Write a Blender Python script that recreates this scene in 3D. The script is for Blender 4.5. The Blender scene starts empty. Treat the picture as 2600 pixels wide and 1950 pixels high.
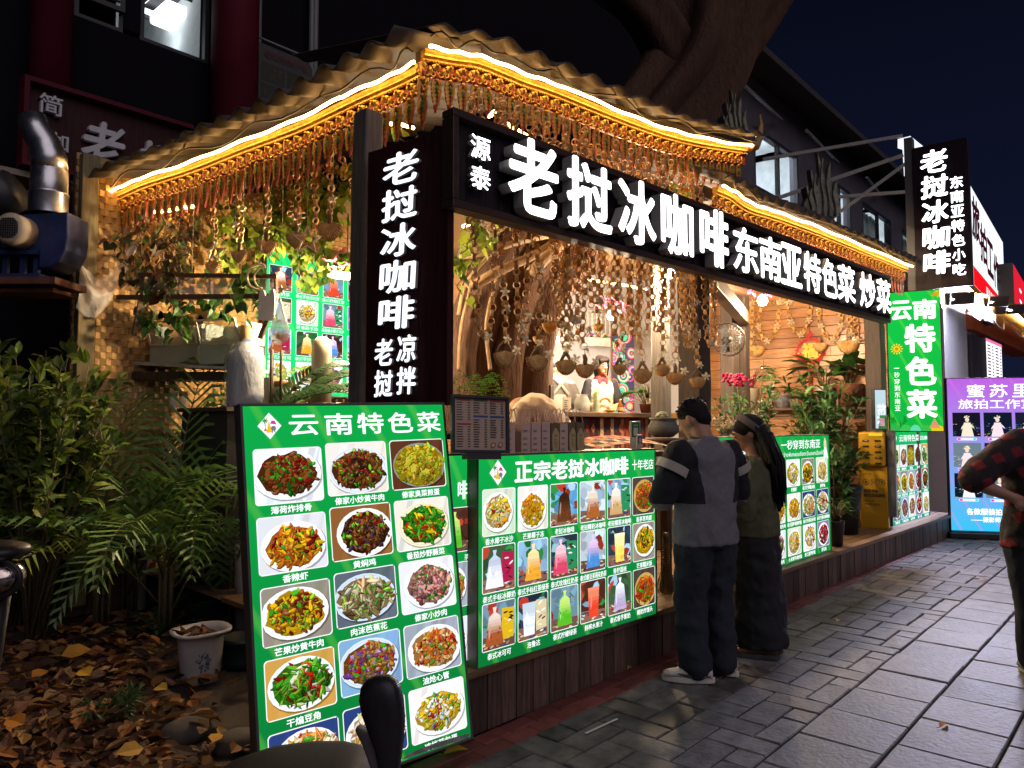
import bpy, bmesh, math, random
from math import sin, cos, pi, radians, sqrt, atan2, tan
from mathutils import Vector as V, Matrix, noise
S = bpy.context.scene
COL = S.collection
# ------------------------------------------------------------------ camera
CAMZ, FPX, YAW, PIT = 1.55, 1900.0, radians(41.87), radians(3.19)
cam = bpy.data.cameras.new('camera')
camo = bpy.data.objects.new('camera', cam)
COL.objects.link(camo)
cam.sensor_width = 36.0
cam.lens = 36.0 * FPX / 2600.0
cam.clip_start, cam.clip_end = 0.05, 500.0
camo.location = (0, 0, CAMZ)
camo.rotation_euler = (pi / 2 + PIT, 0, -(pi / 2 - YAW))
S.camera = camo
# ------------------------------------------------------------------ world (night)
W = bpy.data.worlds.new('World')
S.world = W
W.use_nodes = True
wt = W.node_tree
bg = wt.nodes['Background']
tcw = wt.nodes.new('ShaderNodeTexCoord')
sepw = wt.nodes.new('ShaderNodeSeparateXYZ')
rampw = wt.nodes.new('ShaderNodeValToRGB')
wt.links.new(tcw.outputs['Generated'], sepw.inputs[0])
wt.links.new(sepw.outputs['Z'], rampw.inputs[0])
wt.links.new(rampw.outputs[0], bg.inputs[0])
rampw.color_ramp.elements[0].position = 0.0
rampw.color_ramp.elements[0].color = (0.0085, 0.0125, 0.037, 1)
rampw.color_ramp.elements[1].position = 0.62
rampw.color_ramp.elements[1].color = (0.0016, 0.0021, 0.0055, 1)
e_ = rampw.color_ramp.elements.new(0.25)
e_.color = (0.0052, 0.0074, 0.023, 1)
bg.inputs[1].default_value = 0.62
# a very weak, wide, cool "sun": the glow of the street behind the camera at night
sun = bpy.data.lights.new('night_glow', 'SUN')
sun.energy = 0.6
sun.angle = radians(60)
sun.color = (0.95, 0.84, 0.94)
suno = bpy.data.objects.new('night_glow', sun)
COL.objects.link(suno)
suno.rotation_euler = (radians(52), 0, radians(-14))
S.view_settings.view_transform = 'Standard'
S.view_settings.look = 'None'
S.view_settings.exposure = 0.38
S.view_settings.gamma = 1.0
S.render.engine = 'CYCLES'
S.cycles.use_denoising = True
S.cycles.max_bounces = 6
S.cycles.diffuse_bounces = 3
S.cycles.glossy_bounces = 3
S.cycles.transmission_bounces = 4
S.cycles.transparent_max_bounces = 8
S.cycles.sample_clamp_indirect = 4.0
S.cycles.caustics_reflective = False
S.cycles.caustics_refractive = False
# ------------------------------------------------------------------ measuring: photograph pixel -> point in the place
_F = V((cos(YAW), sin(YAW), 0))
_R = V((sin(YAW), -cos(YAW), 0))
_FW = V((_F.x * cos(PIT), _F.y * cos(PIT), sin(PIT)))
_UP = V((-_F.x * sin(PIT), -_F.y * sin(PIT), cos(PIT)))
C0 = V((0, 0, CAMZ))
def ray(u, v):
 return _FW + _R * ((u - 1300) / FPX) - _UP * ((v - 975) / FPX)
def at(u, v, d):
 r = ray(u, v)
 return C0 + r * (d / r.dot(_F))
def aty(u, v, y):
 r = ray(u, v)
 return C0 + r * (y / r.y)
def atx(u, v, x):
 r = ray(u, v)
 return C0 + r * (x / r.x)
def atz(u, v, z):
 r = ray(u, v)
 return C0 + r * ((z - CAMZ) / r.z)
def atp(u, v, p, n):
 r = ray(u, v)
 return C0 + r * ((V(p) - C0).dot(n) / r.dot(n))
def rnd(a, b):
 return random.uniform(a, b)
# ------------------------------------------------------------------ mesh builder
class MB:
 def __init__(s):
  s.v, s.f, s.c, s.s = [], [], [], []
 def add(s, vs, fs, col=None, sm=False, M=None):
  o = len(s.v)
  for p in vs:
   p = V(p)
   s.v.append(M @ p if M is not None else p)
  for f in fs:
   s.f.append([o + i for i in f])
   s.c.append(col)
   s.s.append(sm)
  return s
 def poly(s, pts, col=None, M=None):
  return s.add(pts, [list(range(len(pts)))], col, False, M)
 def box(s, c, d, R=None, col=None, M=None):
  x, y, z = d[0] / 2, d[1] / 2, d[2] / 2
  vs = [V((a * x, b * y, e * z)) for e in (-1, 1) for b in (-1, 1) for a in (-1, 1)]
  if R is not None:
   vs = [R @ p for p in vs]
  c = V(c)
  return s.add([p + c for p in vs], [(0, 2, 3, 1), (4, 5, 7, 6), (0, 1, 5, 4), (2, 6, 7, 3), (0, 4, 6, 2), (1, 3, 7, 5)], col, False, M)
 def bar(s, a, b, w, h, col=None):
  """square bar from a to b, w sideways, h in the upright sense"""
  a, b = V(a), V(b)
  t = (b - a)
  L = t.length
  t = t / L
  up = V((0, 0, 1)) if abs(t.z) < 0.95 else V((0, 1, 0))
  x = t.cross(up).normalized()
  u = x.cross(t).normalized()
  R = Matrix((x, t, u)).transposed()
  return s.box((a + b) / 2, (w, L, h), R, col)
 def tube(s, pts, r, n=6, col=None, caps=True, closed=False, sm=True, flat=1.0, M=None):
  pts = [V(p) for p in pts]
  m = len(pts)
  if m < 2:
   return s
  rs = r if isinstance(r, (list, tuple)) else [r] * m
  vs, nrm = [], None
  for i, p in enumerate(pts):
   if closed:
    t = pts[(i + 1) % m] - pts[i - 1]
   else:
    t = pts[min(i + 1, m - 1)] - pts[max(i - 1, 0)]
   if t.length < 1e-9:
    t = V((0, 0, 1))
   t.normalize()
   if nrm is None:
    nrm = t.orthogonal().normalized()
   nrm = (nrm - t * nrm.dot(t))
   nrm = nrm.normalized() if nrm.length > 1e-6 else t.orthogonal().normalized()
   b = t.cross(nrm)
   for k in range(n):
    a = 2 * pi * k / n
    vs.append(p + (nrm * cos(a) + b * sin(a) * flat) * rs[i])
  fs = []
  for i in range(m if closed else m - 1):
   j = (i + 1) % m
   for k in range(n):
    k2 = (k + 1) % n
    fs.append((i * n + k, i * n + k2, j * n + k2, j * n + k))
  if caps and not closed:
   fs.append(list(range(n - 1, -1, -1)))
   fs.append([(m - 1) * n + k for k in range(n)])
  return s.add(vs, fs, col, sm, M)
 def loft(s, rings, col=None, caps=True, sm=True, M=None, closed=True):
  n = len(rings[0])
  vs = [p for r in rings for p in r]
  fs = []
  for i in range(len(rings) - 1):
   for k in range(n if closed else n - 1):
    k2 = (k + 1) % n
    fs.append((i * n + k, i * n + k2, (i + 1) * n + k2, (i + 1) * n + k))
  if caps:
   fs.append(list(range(n - 1, -1, -1)))
   fs.append([(len(rings) - 1) * n + k for k in range(n)])
  return s.add(vs, fs, col, sm, M)
 def lathe(s, prof, c=(0, 0, 0), n=16, col=None, caps=True, sm=True, M=None):
  c = V(c)
  rings = [[c + V((r * cos(2 * pi * k / n), r * sin(2 * pi * k / n), z)) for k in range(n)] for r, z in prof]
  return s.loft(rings, col, caps, sm, M)
 def ell(s, c, r, n=12, m=8, col=None, R=None, M=None):
  c = V(c)
  rings = []
  for i in range(m + 1):
   t = pi * (i + 0.02) / (m + 0.04)
   ring = []
   for k in range(n):
    a = 2 * pi * k / n
    p = V((r[0] * sin(t) * cos(a), r[1] * sin(t) * sin(a), -r[2] * cos(t)))
    ring.append(c + (R @ p if R is not None else p))
   rings.append(ring)
  return s.loft(rings, col, True, True, M)
 def prism(s, pts, y0, y1, col=None, M=None):
  """outline in (x,z) given thickness along y"""
  n = len(pts)
  vs = [V((x, y0, z)) for x, z in pts] + [V((x, y1, z)) for x, z in pts]
  fs = [list(range(n)), list(range(2 * n - 1, n - 1, -1))]
  for k in range(n):
   k2 = (k + 1) % n
   fs.append((k, n + k, n + k2, k2))
  return s.add(vs, fs, col, False, M)
 def join(s, o, M=None):
  k = len(s.v)
  s.v += [M @ p for p in o.v] if M is not None else o.v
  s.f += [[k + i for i in f] for f in o.f]
  s.c += o.c
  s.s += o.s
  return s
 def build(s, name, mat, parent=None, bevel=0, mods=None, loc=None):
  me = bpy.data.meshes.new(name)
  me.from_pydata([tuple(p) for p in s.v], [], s.f)
  if any(c is not None for c in s.c):
   at_ = me.color_attributes.new('Col', 'FLOAT_COLOR', 'CORNER')
   buf = []
   for f, c in zip(s.f, s.c):
    c = (1, 1, 1) if c is None else c
    buf.extend((c[0], c[1], c[2], 1.0) * len(f))
   at_.data.foreach_set('color', buf)
  me.polygons.foreach_set('use_smooth', s.s)
  me.materials.append(mat)
  me.update()
  o = bpy.data.objects.new(name, me)
  COL.objects.link(o)
  if parent is not None:
   o.parent = parent
  if loc is not None:
   o.location = loc
  if bevel:
   b = o.modifiers.new('bevel', 'BEVEL')
   b.width = bevel
   b.segments = 2
   b.limit_method = 'ANGLE'
   b.angle_limit = radians(40)
  return o
def tag(o, label=None, cat=None, group=None, kind=None):
 if label:
  o['label'] = label
 if cat:
  o['category'] = cat
 if group:
  o['group'] = group
 if kind:
  o['kind'] = kind
 return o
def thing(name, label, cat, loc=(0, 0, 0), rz=0.0, group=None, M=None):
 o = bpy.data.objects.new(name, None)
 COL.objects.link(o)
 o.empty_display_size = 0.1
 if M is not None:
  o.matrix_world = M
 else:
  o.location = loc
  o.rotation_euler = (0, 0, rz)
 return tag(o, label, cat, group)
def frame(o, ex, up=(0, 0, 1)):
 """matrix: local x along ex, local z along up, local -y towards the viewer side"""
 ex = V(ex).normalized()
 up = V(up)
 up = (up - ex * up.dot(ex)).normalized()
 ey = up.cross(ex)
 M = Matrix((ex, ey, up)).transposed().to_4x4()
 M.translation = V(o)
 return M
# ------------------------------------------------------------------ materials
def lin(h):
 h = h.lstrip('#')
 out = []
 for k in (0, 2, 4):
  c = int(h[k:k + 2], 16) / 255
  out.append(c / 12.92 if c <= 0.04045 else ((c + 0.055) / 1.055) ** 2.4)
 return tuple(out)
_mats = {}
def mt(name, col, rough=0.6, metal=0.0, var=0.25, sc=6.0, bump=0.15, stretch=(1, 1, 1), col2=None, spec=0.4, attr=False, trans=0.0,
  coat=0.0, emit=None, es=0.0, alpha=1.0, sheen=0.0, bd=0.01, detail=5.0, sss=0.0, bsc=None):
 if name in _mats:
  return _mats[name]
 m = bpy.data.materials.new(name)
 m.use_nodes = True
 t = m.node_tree
 b = t.nodes['Principled BSDF']
 L = t.links.new
 tc = t.nodes.new('ShaderNodeTexCoord')
 mp = t.nodes.new('ShaderNodeMapping')
 mp.inputs['Scale'].default_value = stretch
 L(tc.outputs['Object'], mp.inputs[0])
 nz = t.nodes.new('ShaderNodeTexNoise')
 nz.inputs['Scale'].default_value = sc
 nz.inputs['Detail'].default_value = detail
 nz.inputs['Roughness'].default_value = 0.62
 L(mp.outputs[0], nz.inputs[0])
 rp = t.nodes.new('ShaderNodeMapRange')
 rp.inputs[1].default_value = 0.28
 rp.inputs[2].default_value = 0.72
 L(nz.outputs[0], rp.inputs[0])
 mx = t.nodes.new('ShaderNodeMix')
 mx.data_type = 'RGBA'
 L(rp.outputs[0], mx.inputs[0])
 c2 = col2 if col2 else tuple(c * (1 - var) for c in col)
 hi = tuple(min(1.0, c * (1 + var * 0.6)) for c in col)
 mx.inputs[6].default_value = (*c2, 1)
 mx.inputs[7].default_value = (*hi, 1)
 out = mx.outputs[2]
 if attr:
  a = t.nodes.new('ShaderNodeVertexColor')
  a.layer_name = 'Col'
  mu = t.nodes.new('ShaderNodeMix')
  mu.data_type = 'RGBA'
  mu.blend_type = 'MULTIPLY'
  mu.inputs[0].default_value = 1.0
  L(out, mu.inputs[6])
  L(a.outputs[0], mu.inputs[7])
  out = mu.outputs[2]
 L(out, b.inputs['Base Color'])
 rr = t.nodes.new('ShaderNodeMapRange')
 rr.inputs[3].default_value = max(0.03, rough - 0.12)
 rr.inputs[4].default_value = min(1.0, rough + 0.12)
 L(nz.outputs[0], rr.inputs[0])
 L(rr.outputs[0], b.inputs['Roughness'])
 b.inputs['Metallic'].default_value = metal
 b.inputs['Specular IOR Level'].default_value = spec
 if coat:
  b.inputs['Coat Weight'].default_value = coat
  b.inputs['Coat Roughness'].default_value = 0.15
 if trans:
  b.inputs['Transmission Weight'].default_value = trans
 if alpha < 1:
  b.inputs['Alpha'].default_value = alpha
 if sss:
  b.inputs['Subsurface Weight'].default_value = sss
  b.inputs['Subsurface Radius'].default_value = (0.02, 0.008, 0.004)
 if emit:
  b.inputs['Emission Color'].default_value = (*emit, 1)
  b.inputs['Emission Strength'].default_value = es
 if bump:
  n2 = nz
  if bsc:
   n2 = t.nodes.new('ShaderNodeTexNoise')
   n2.inputs['Scale'].default_value = bsc
   n2.inputs['Detail'].default_value = 4
   L(mp.outputs[0], n2.inputs[0])
  bp = t.nodes.new('ShaderNodeBump')
  bp.inputs['Strength'].default_value = bump
  bp.inputs['Distance'].default_value = bd
  L(n2.outputs[0], bp.inputs['Height'])
  L(bp.outputs[0], b.inputs['Normal'])
 _mats[name] = m
 return m
def glow(name, col, st, attr=False):
 if name in _mats:
  return _mats[name]
 m = bpy.data.materials.new(name)
 m.use_nodes = True
 t = m.node_tree
 t.nodes.remove(t.nodes['Principled BSDF'])
 e = t.nodes.new('ShaderNodeEmission')
 e.inputs[0].default_value = (*col, 1)
 e.inputs[1].default_value = st
 if attr:
  a = t.nodes.new('ShaderNodeVertexColor')
  a.layer_name = 'Col'
  t.links.new(a.outputs[0], e.inputs[0])
  m.cycles.emission_sampling = 'NONE'
 t.links.new(e.outputs[0], t.nodes['Material Output'].inputs[0])
 _mats[name] = m
 return m
def leafmat(name, tr=0.35, rough=0.45):
 """foliage: colour per leaf from the mesh, light passes through thin blades"""
 if name in _mats:
  return _mats[name]
 m = bpy.data.materials.new(name)
 m.use_nodes = True
 t = m.node_tree
 b = t.nodes['Principled BSDF']
 L = t.links.new
 a = t.nodes.new('ShaderNodeVertexColor')
 a.layer_name = 'Col'
 nz = t.nodes.new('ShaderNodeTexNoise')
 nz.inputs['Scale'].default_value = 30
 hs = t.nodes.new('ShaderNodeHueSaturation')
 mr = t.nodes.new('ShaderNodeMapRange')
 mr.inputs[3].default_value = 0.7
 mr.inputs[4].default_value = 1.3
 L(nz.outputs[0], mr.inputs[0])
 L(mr.outputs[0], hs.inputs['Value'])
 L(a.outputs[0], hs.inputs['Color'])
 L(hs.outputs[0], b.inputs['Base Color'])
 b.inputs['Roughness'].default_value = rough
 b.inputs['Specular IOR Level'].default_value = 0.35
 tl = t.nodes.new('ShaderNodeBsdfTranslucent')
 L(hs.outputs[0], tl.inputs[0])
 mx = t.nodes.new('ShaderNodeMixShader')
 mx.inputs[0].default_value = tr
 L(b.outputs[0], mx.inputs[1])
 L(tl.outputs[0], mx.inputs[2])
 L(mx.outputs[0], t.nodes['Material Output'].inputs[0])
 _mats[name] = m
 return m
def clearmat(name, col=(0.9, 0.95, 1), mixf=0.75, rough=0.1):
 """thin clear plastic or glass sheet"""
 if name in _mats:
  return _mats[name]
 m = bpy.data.materials.new(name)
 m.use_nodes = True
 t = m.node_tree
 b = t.nodes['Principled BSDF']
 b.inputs['Base Color'].default_value = (*col, 1)
 b.inputs['Roughness'].default_value = rough
 b.inputs['Specular IOR Level'].default_value = 0.8
 nz = t.nodes.new('ShaderNodeTexNoise')
 nz.inputs['Scale'].default_value = 14
 nz.inputs['Detail'].default_value = 3
 bp = t.nodes.new('ShaderNodeBump')
 bp.inputs['Strength'].default_value = 0.6
 bp.inputs['Distance'].default_value = 0.02
 t.links.new(nz.outputs[0], bp.inputs['Height'])
 t.links.new(bp.outputs[0], b.inputs['Normal'])
 tr = t.nodes.new('ShaderNodeBsdfTransparent')
 tr.inputs[0].default_value = (*col, 1)
 mx = t.nodes.new('ShaderNodeMixShader')
 mx.inputs[0].default_value = mixf
 t.links.new(b.outputs[0], mx.inputs[1])
 t.links.new(tr.outputs[0], mx.inputs[2])
 t.links.new(mx.outputs[0], t.nodes['Material Output'].inputs[0])
 _mats[name] = m
 return m
WHITE_TXT = glow('lit_white_print', (0.93, 0.97, 1.0), 1.0)
PRINT = glow('lit_print', (1, 1, 1), 0.92, attr=True)
INK = mt('printed_ink', (0.03, 0.03, 0.035), 0.6, bump=0)
FLAT = mt('printed_sheet', (1, 1, 1), 0.5, var=0.04, bump=0.02, attr=True)
WOOD_DK = mt('dark_weathered_wood', (0.060, 0.040, 0.031), 0.62, var=0.55, sc=5, stretch=(9, 9, 0.7), bump=0.5)
WOOD_GREY = mt('grey_weathered_wood', (0.16, 0.145, 0.13), 0.75, var=0.5, sc=5, stretch=(9, 9, 0.7), bump=0.5)
WOOD_MID = mt('brown_wood', (0.13, 0.07, 0.04), 0.55, var=0.45, sc=5, stretch=(1.2, 8, 8), bump=0.35)
METAL_DK = mt('dark_powder_coated_metal', (0.035, 0.035, 0.038), 0.42, var=0.2, bump=0.04)
METAL_GR = mt('grey_powder_coated_metal', (0.16, 0.165, 0.17), 0.45, var=0.15, bump=0.04)
STEEL = mt('galvanised_steel', (0.55, 0.55, 0.56), 0.33, metal=1.0, var=0.3, sc=9, bump=0.25)
LEAF = leafmat('green_leaf')
PALMM = leafmat('palm_leaf', 0.25, 0.4)
DRYLEAF = leafmat('dry_leaf', 0.15, 0.7)
STRAW = mt('dry_palm_leaf_weave', (0.70, 0.43, 0.16), 0.65, var=0.5, sc=22, bump=0.5, attr=True, bd=0.004)
PETAL = leafmat('petal', 0.3, 0.6)
# ------------------------------------------------------------------ writing
_fc = bpy.data.curves.new('letters', 'FONT')
_fo = bpy.data.objects.new('letters', _fc)
def glyphs(s, extrude=0.0, res=2):
 _fc.body = s
 _fc.resolution_u = res
 _fc.extrude = extrude
 me = bpy.data.meshes.new_from_object(_fo)
 vs = [v.co.copy() for v in me.vertices]
 fs = [tuple(p.vertices) for p in me.polygons]
 bpy.data.meshes.remove(me)
 return vs, fs
def text(mb, s, x0, z0, w, h, y=-0.004, depth=0.0, bold=0.0, res=2, keep=False, col=None, shear=0.0):
 """lettering fitted into the rectangle x0..x0+w, z0..z0+h of a sign's own frame; -y is its face"""
 vs, fs = glyphs(s, 0.5 if depth else 0.0, res)
 if not vs:
  return
 a0, a1 = min(v.x for v in vs), max(v.x for v in vs)
 b0, b1 = min(v.y for v in vs), max(v.y for v in vs)
 kx, kz = w / max(1e-6, a1 - a0), h / max(1e-6, b1 - b0)
 if keep:
  k = min(kx, kz)
  x0 += (w - k * (a1 - a0)) / 2
  z0 += (h - k * (b1 - b0)) / 2
  kx = kz = k
 if s == '一':
  z0, h = z0 + h * .44, h * .11
  kz = h / max(1e-6, b1 - b0)
 offs = [(0, 0)] if not bold else [(0, 0), (bold, 0), (-bold, 0), (0, bold * 0.8), (0, -bold * 0.8)]
 if bold and bold > 0.03:
  offs += [(bold * .7, bold * .6), (-bold * .7, bold * .6), (bold * .7, -bold * .6), (-bold * .7, -bold * .6)]
 for q, (ox, oz) in enumerate(offs):
  pts = []
  for v in vs:
   yy = y - q * 0.0003
   if depth:
    yy = y - (v.z + 0.5) * (depth + q * 0.0006)
   xx = (v.x - a0) + ox * (a1 - a0) / max(1, len(s))
   zz = (v.y - b0) + oz * (b1 - b0)
   pts.append((x0 + xx * kx + shear * zz * kz, yy, z0 + zz * kz))
  mb.add(pts, fs, col)
def textobj(name, s, x0, z0, w, h, mat, parent, **k):
 mb = MB()
 text(mb, s, x0, z0, w, h, **k)
 if mb.v:
  return mb.build(name, mat, parent)
def vtext(mb, s, x0, ztop, w, h, **k):
 """one character below the other"""
 n = len(s)
 ch = h / n
 for i, c in enumerate(s):
  text(mb, c, x0, ztop - (i + 1) * ch + ch * 0.09, w, ch * 0.82, **k)
def rrect(x0, z0, w, h, r, n=5):
 pts = []
 for cx, cz, a0 in ((x0 + w - r, z0 + h - r, 0), (x0 + r, z0 + h - r, 90), (x0 + r, z0 + r, 180), (x0 + w - r, z0 + r, 270)):
  for k in range(n + 1):
   a = radians(a0 + 90 * k / n)
   pts.append((cx + r * cos(a), cz + r * sin(a)))
 return pts
def circ(cx, cz, rx, rz, n=24, a0=0):
 return [(cx + rx * cos(a0 + 2 * pi * k / n), cz + rz * sin(a0 + 2 * pi * k / n)) for k in range(n)]
class Pic:
 """a printed picture: flat coloured shapes laid one over another, each a hair in front of the last"""
 def __init__(s, y0=-0.0015):
  s.mb, s.y, s.clip = MB(), y0, None
 def sh(s, pts, col):
  if s.clip:
   x0, z0, x1, z1 = s.clip
   pts = [(min(max(x, x0), x1), min(max(z, z0), z1)) for x, z in pts]
  s.y -= 0.000035
  s.mb.poly([(x, s.y, z) for x, z in pts], col)
def jit(c, a=0.25):
 k = rnd(1 - a, 1 + a)
 return tuple(max(0, min(1, x * k * rnd(0.92, 1.08))) for x in c)
def blade(cx, cz, l, w, a, n=1):
 dx, dz = cos(a) * l / 2, sin(a) * l / 2
 px, pz = -sin(a) * w / 2, cos(a) * w / 2
 return [(cx - dx, cz - dz), (cx - dx * .4 + px, cz - dz * .4 + pz), (cx + dx * .5 + px * .9, cz + dz * .5 + pz * .9), (cx + dx, cz + dz),
   (cx + dx * .5 - px * .9, cz + dz * .5 - pz * .9), (cx - dx * .4 - px, cz - dz * .4 - pz)]
G1, G2, G3 = lin('3f9a1c'), lin('1f6a14'), lin('8fc832')
RD, DR, OR, YE = lin('c8231a'), lin('7a1712'), lin('e07a1e'), lin('f2c21a')
BR1, BR2, BR3 = lin('6b3a1a'), lin('9a5a26'), lin('3f2412')
WH, CR, PK, PU = lin('f4f6f8'), lin('f0dfb8'), lin('e9a9a0'), lin('7a3f8f')
DISHES = {
 'ribs': ([BR1, BR2, DR, lin('8a3a1c'), BR1], [G2, G2, lin('174f12'), G1], lin('e6ecf2'), WH),
 'beef': ([BR1, BR2, BR3, lin('7d4a2a')], [G1, G3, RD, G1], lin('e9e4dc'), lin('dfe6ee')),
 'omelette': ([lin('c9b21e'), lin('b89416'), lin('d9c63a'), lin('8f9a1e')], [lin('9aa81c'), G3, lin('a9761a')], lin('5a3420'), lin('8a8f90')),
 'shrimp': ([OR, lin('c8701e'), YE, lin('b0561a')], [DR, G1, lin('e89a2a')], lin('d8dce4'), WH),
 'chicken': ([BR3, BR1, BR2, lin('523a50')], [G1, G3, DR], lin('8a5a2e'), WH),
 'fern': ([G2, G1, lin('2a7a1a'), G1], [YE, G3, RD], lin('e8e4d8'), lin('f0e8c8')),
 'mango': ([YE, YE, BR1, BR2, lin('e8b010')], [G3, DR, G1], lin('8f887c'), WH),
 'banana': ([lin('b59a6a'), lin('8f7a4e'), lin('d6c79a'), lin('6b5a36')], [G1, lin('c9d690'), G3], lin('5a6570'), lin('cfe0f2')),
 'pork': ([lin('b98a80'), lin('9a6258'), PK, lin('8a5048')], [G1, G2, RD, G1], lin('e2e6ee'), WH),
 'beans': ([G1, G2, lin('5aa82a'), lin('2f7a14'), G3], [DR, RD, lin('e0e0c0')], lin('c99a4a'), WH),
 'eggplant': ([BR2, PU, lin('b08a3a'), lin('9a6a2a')], [RD, G1, lin('caa0c8')], lin('7fa9d0'), lin('d6e4f4')),
 'tripe': ([lin('d8a05a'), OR, lin('c8602a'), lin('e8c89a')], [G1, RD, DR, G3], lin('9aa2b0'), WH),
 'noodle': ([lin('e8c890'), lin('d89a4a'), lin('f0e0b8')], [RD, G1, OR], lin('2a3f7a'), WH),
 'egg': ([YE, lin('e8d050'), WH, lin('d8a01a')], [G1, RD, PU, G3], lin('f0f0ee'), WH),
 'curry': ([YE, lin('e0a81a'), lin('c8881a')], [CR, OR], lin('e8e4e0'), WH),
 'fried': ([OR, lin('b8541a'), BR2], [G1, RD], lin('4a4038'), lin('c9a25a')),
 'rice': ([lin('f0d890'), CR, YE], [RD, G1, OR], lin('d0e0c8'), WH),
 'red': ([DR, RD, lin('a0241a'), PU], [G1, WH, lin('e8a090')], lin('8a7aa8'), WH),
}
def dish(P, x0, z0, w, h, kind, n=110, r=0.02):
 main, acc, bgc, plate = DISHES[kind]
 P.sh(rrect(x0, z0, w, h, r), WH)
 b = min(w, h) * 0.018
 P.clip = (x0 + b, z0 + b, x0 + w - b, z0 + h - b)
 P.sh(rrect(x0 + b, z0 + b, w - 2 * b, h - 2 * b, r), bgc)
 for k in range(7):
  a = rnd(0, 1)
  P.sh([(x0 + w * (k / 7), z0), (x0 + w * ((k + .7) / 7), z0), (x0 + w * ((k + .7) / 7 + .25), z0 + h), (x0 + w * (k / 7 + .25), z0 + h)], jit(bgc, .2))
 cx, cz = x0 + w * (.5 + rnd(-.05, .05)), z0 + h * (.48 + rnd(-.04, .04))
 rx, rz = w * rnd(.45, .5), h * rnd(.42, .46)
 P.sh(circ(cx + w * .015, cz - h * .025, rx * 1.02, rz * 1.02), tuple(c * .45 for c in bgc))
 P.sh(circ(cx, cz, rx, rz), plate)
 P.sh(circ(cx, cz, rx * .93, rz * .93), tuple(c * .8 for c in plate))
 P.sh(circ(cx, cz, rx * .9, rz * .9), tuple(min(1, c * 1.03) for c in plate))
 if kind in ('fern', 'tripe', 'noodle', 'banana', 'beef', 'mango', 'curry', 'omelette', 'egg'):
  P.sh(circ(cx, cz, rx * .82, rz * .8), jit(main[-1] if kind != 'fern' else lin('d8a81a'), .1))
 fx, fz = rx * .79, rz * .77
 if kind == 'omelette':
  fx, fz = rx * .88, rz * .86
 for k in range(3):
  q = 1.08 - .22 * k
  P.sh([(cx + fx * q * cos(a) * rnd(.9, 1.1), cz + fz * q * sin(a) * rnd(.9, 1.1) + h * .02 * k) for a in [2 * pi * j / 18 for j in range(18)]], tuple(c * (.4 + .2 * k) for c in main[k % len(main)]))
 long_ = {'beans': 3.4, 'banana': 3, 'noodle': 3.5, 'fern': 2.6, 'shrimp': 2.2, 'fried': 2.4}.get(kind, 1.6)
 base = w * 0.044 * (110 / n) ** 0.4
 n = int(n * 1.7)
 for k in range(n):
  t = sqrt(rnd(0, 1)) * rnd(.9, 1.12)
  a = rnd(0, 2 * pi)
  o_ = rnd(0, pi)
  px, pz = cx + fx * t * cos(a), cz + fz * t * sin(a) + h * .03 * (1 - t)
  pal = acc if rnd(0, 1) < .25 else main
  c = random.choice(pal)
  sh = 0.50 + 0.55 * (0.5 + 0.5 * sin(a)) * t + (0.25 if k > n * .6 else 0)
  c = tuple(min(1, q * sh * rnd(.75, 1.2)) for q in c)
  z_ = rnd(.55, 1.9) if k < n * .8 else rnd(.5, 1)
  l = base * rnd(.8, 1.5) * long_ * z_ ** .7
  P.sh(blade(px + base * .1, pz - base * .12, l, base * rnd(.7, 1.0) * z_, o_), tuple(q * .3 for q in c))
  P.sh(blade(px - base * .08, pz + base * .12, l * .92, base * rnd(.5, .85) * z_, o_), c)
  if k % 4 == 0:
   P.sh(blade(px - base * .15, pz + base * .2, l * .35, base * .22, o_), tuple(min(1, q * 1.5 + .12) for q in c))
 P.clip = None
DRINKS = [(lin('e8eef6'), lin('b8c8dc')), (lin('6b3a20'), lin('3a1f12')), (lin('a8622e'), lin('e8d8c8')), (lin('c8a070'), lin('f0e8da')), (lin('e8a030'), lin('f4d8a0')),
   (lin('58b828'), lin('b8e070')), (lin('d84a6a'), lin('f4c0cc')), (lin('4a8ad0'), lin('d8c0e0')), (lin('f0d860'), lin('f8f0c0')), (lin('a0522a'), lin('e0d0c0')),
   (lin('e0432a'), lin('f08a6a')), (lin('b8a8d0'), lin('ece8f4'))]
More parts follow.
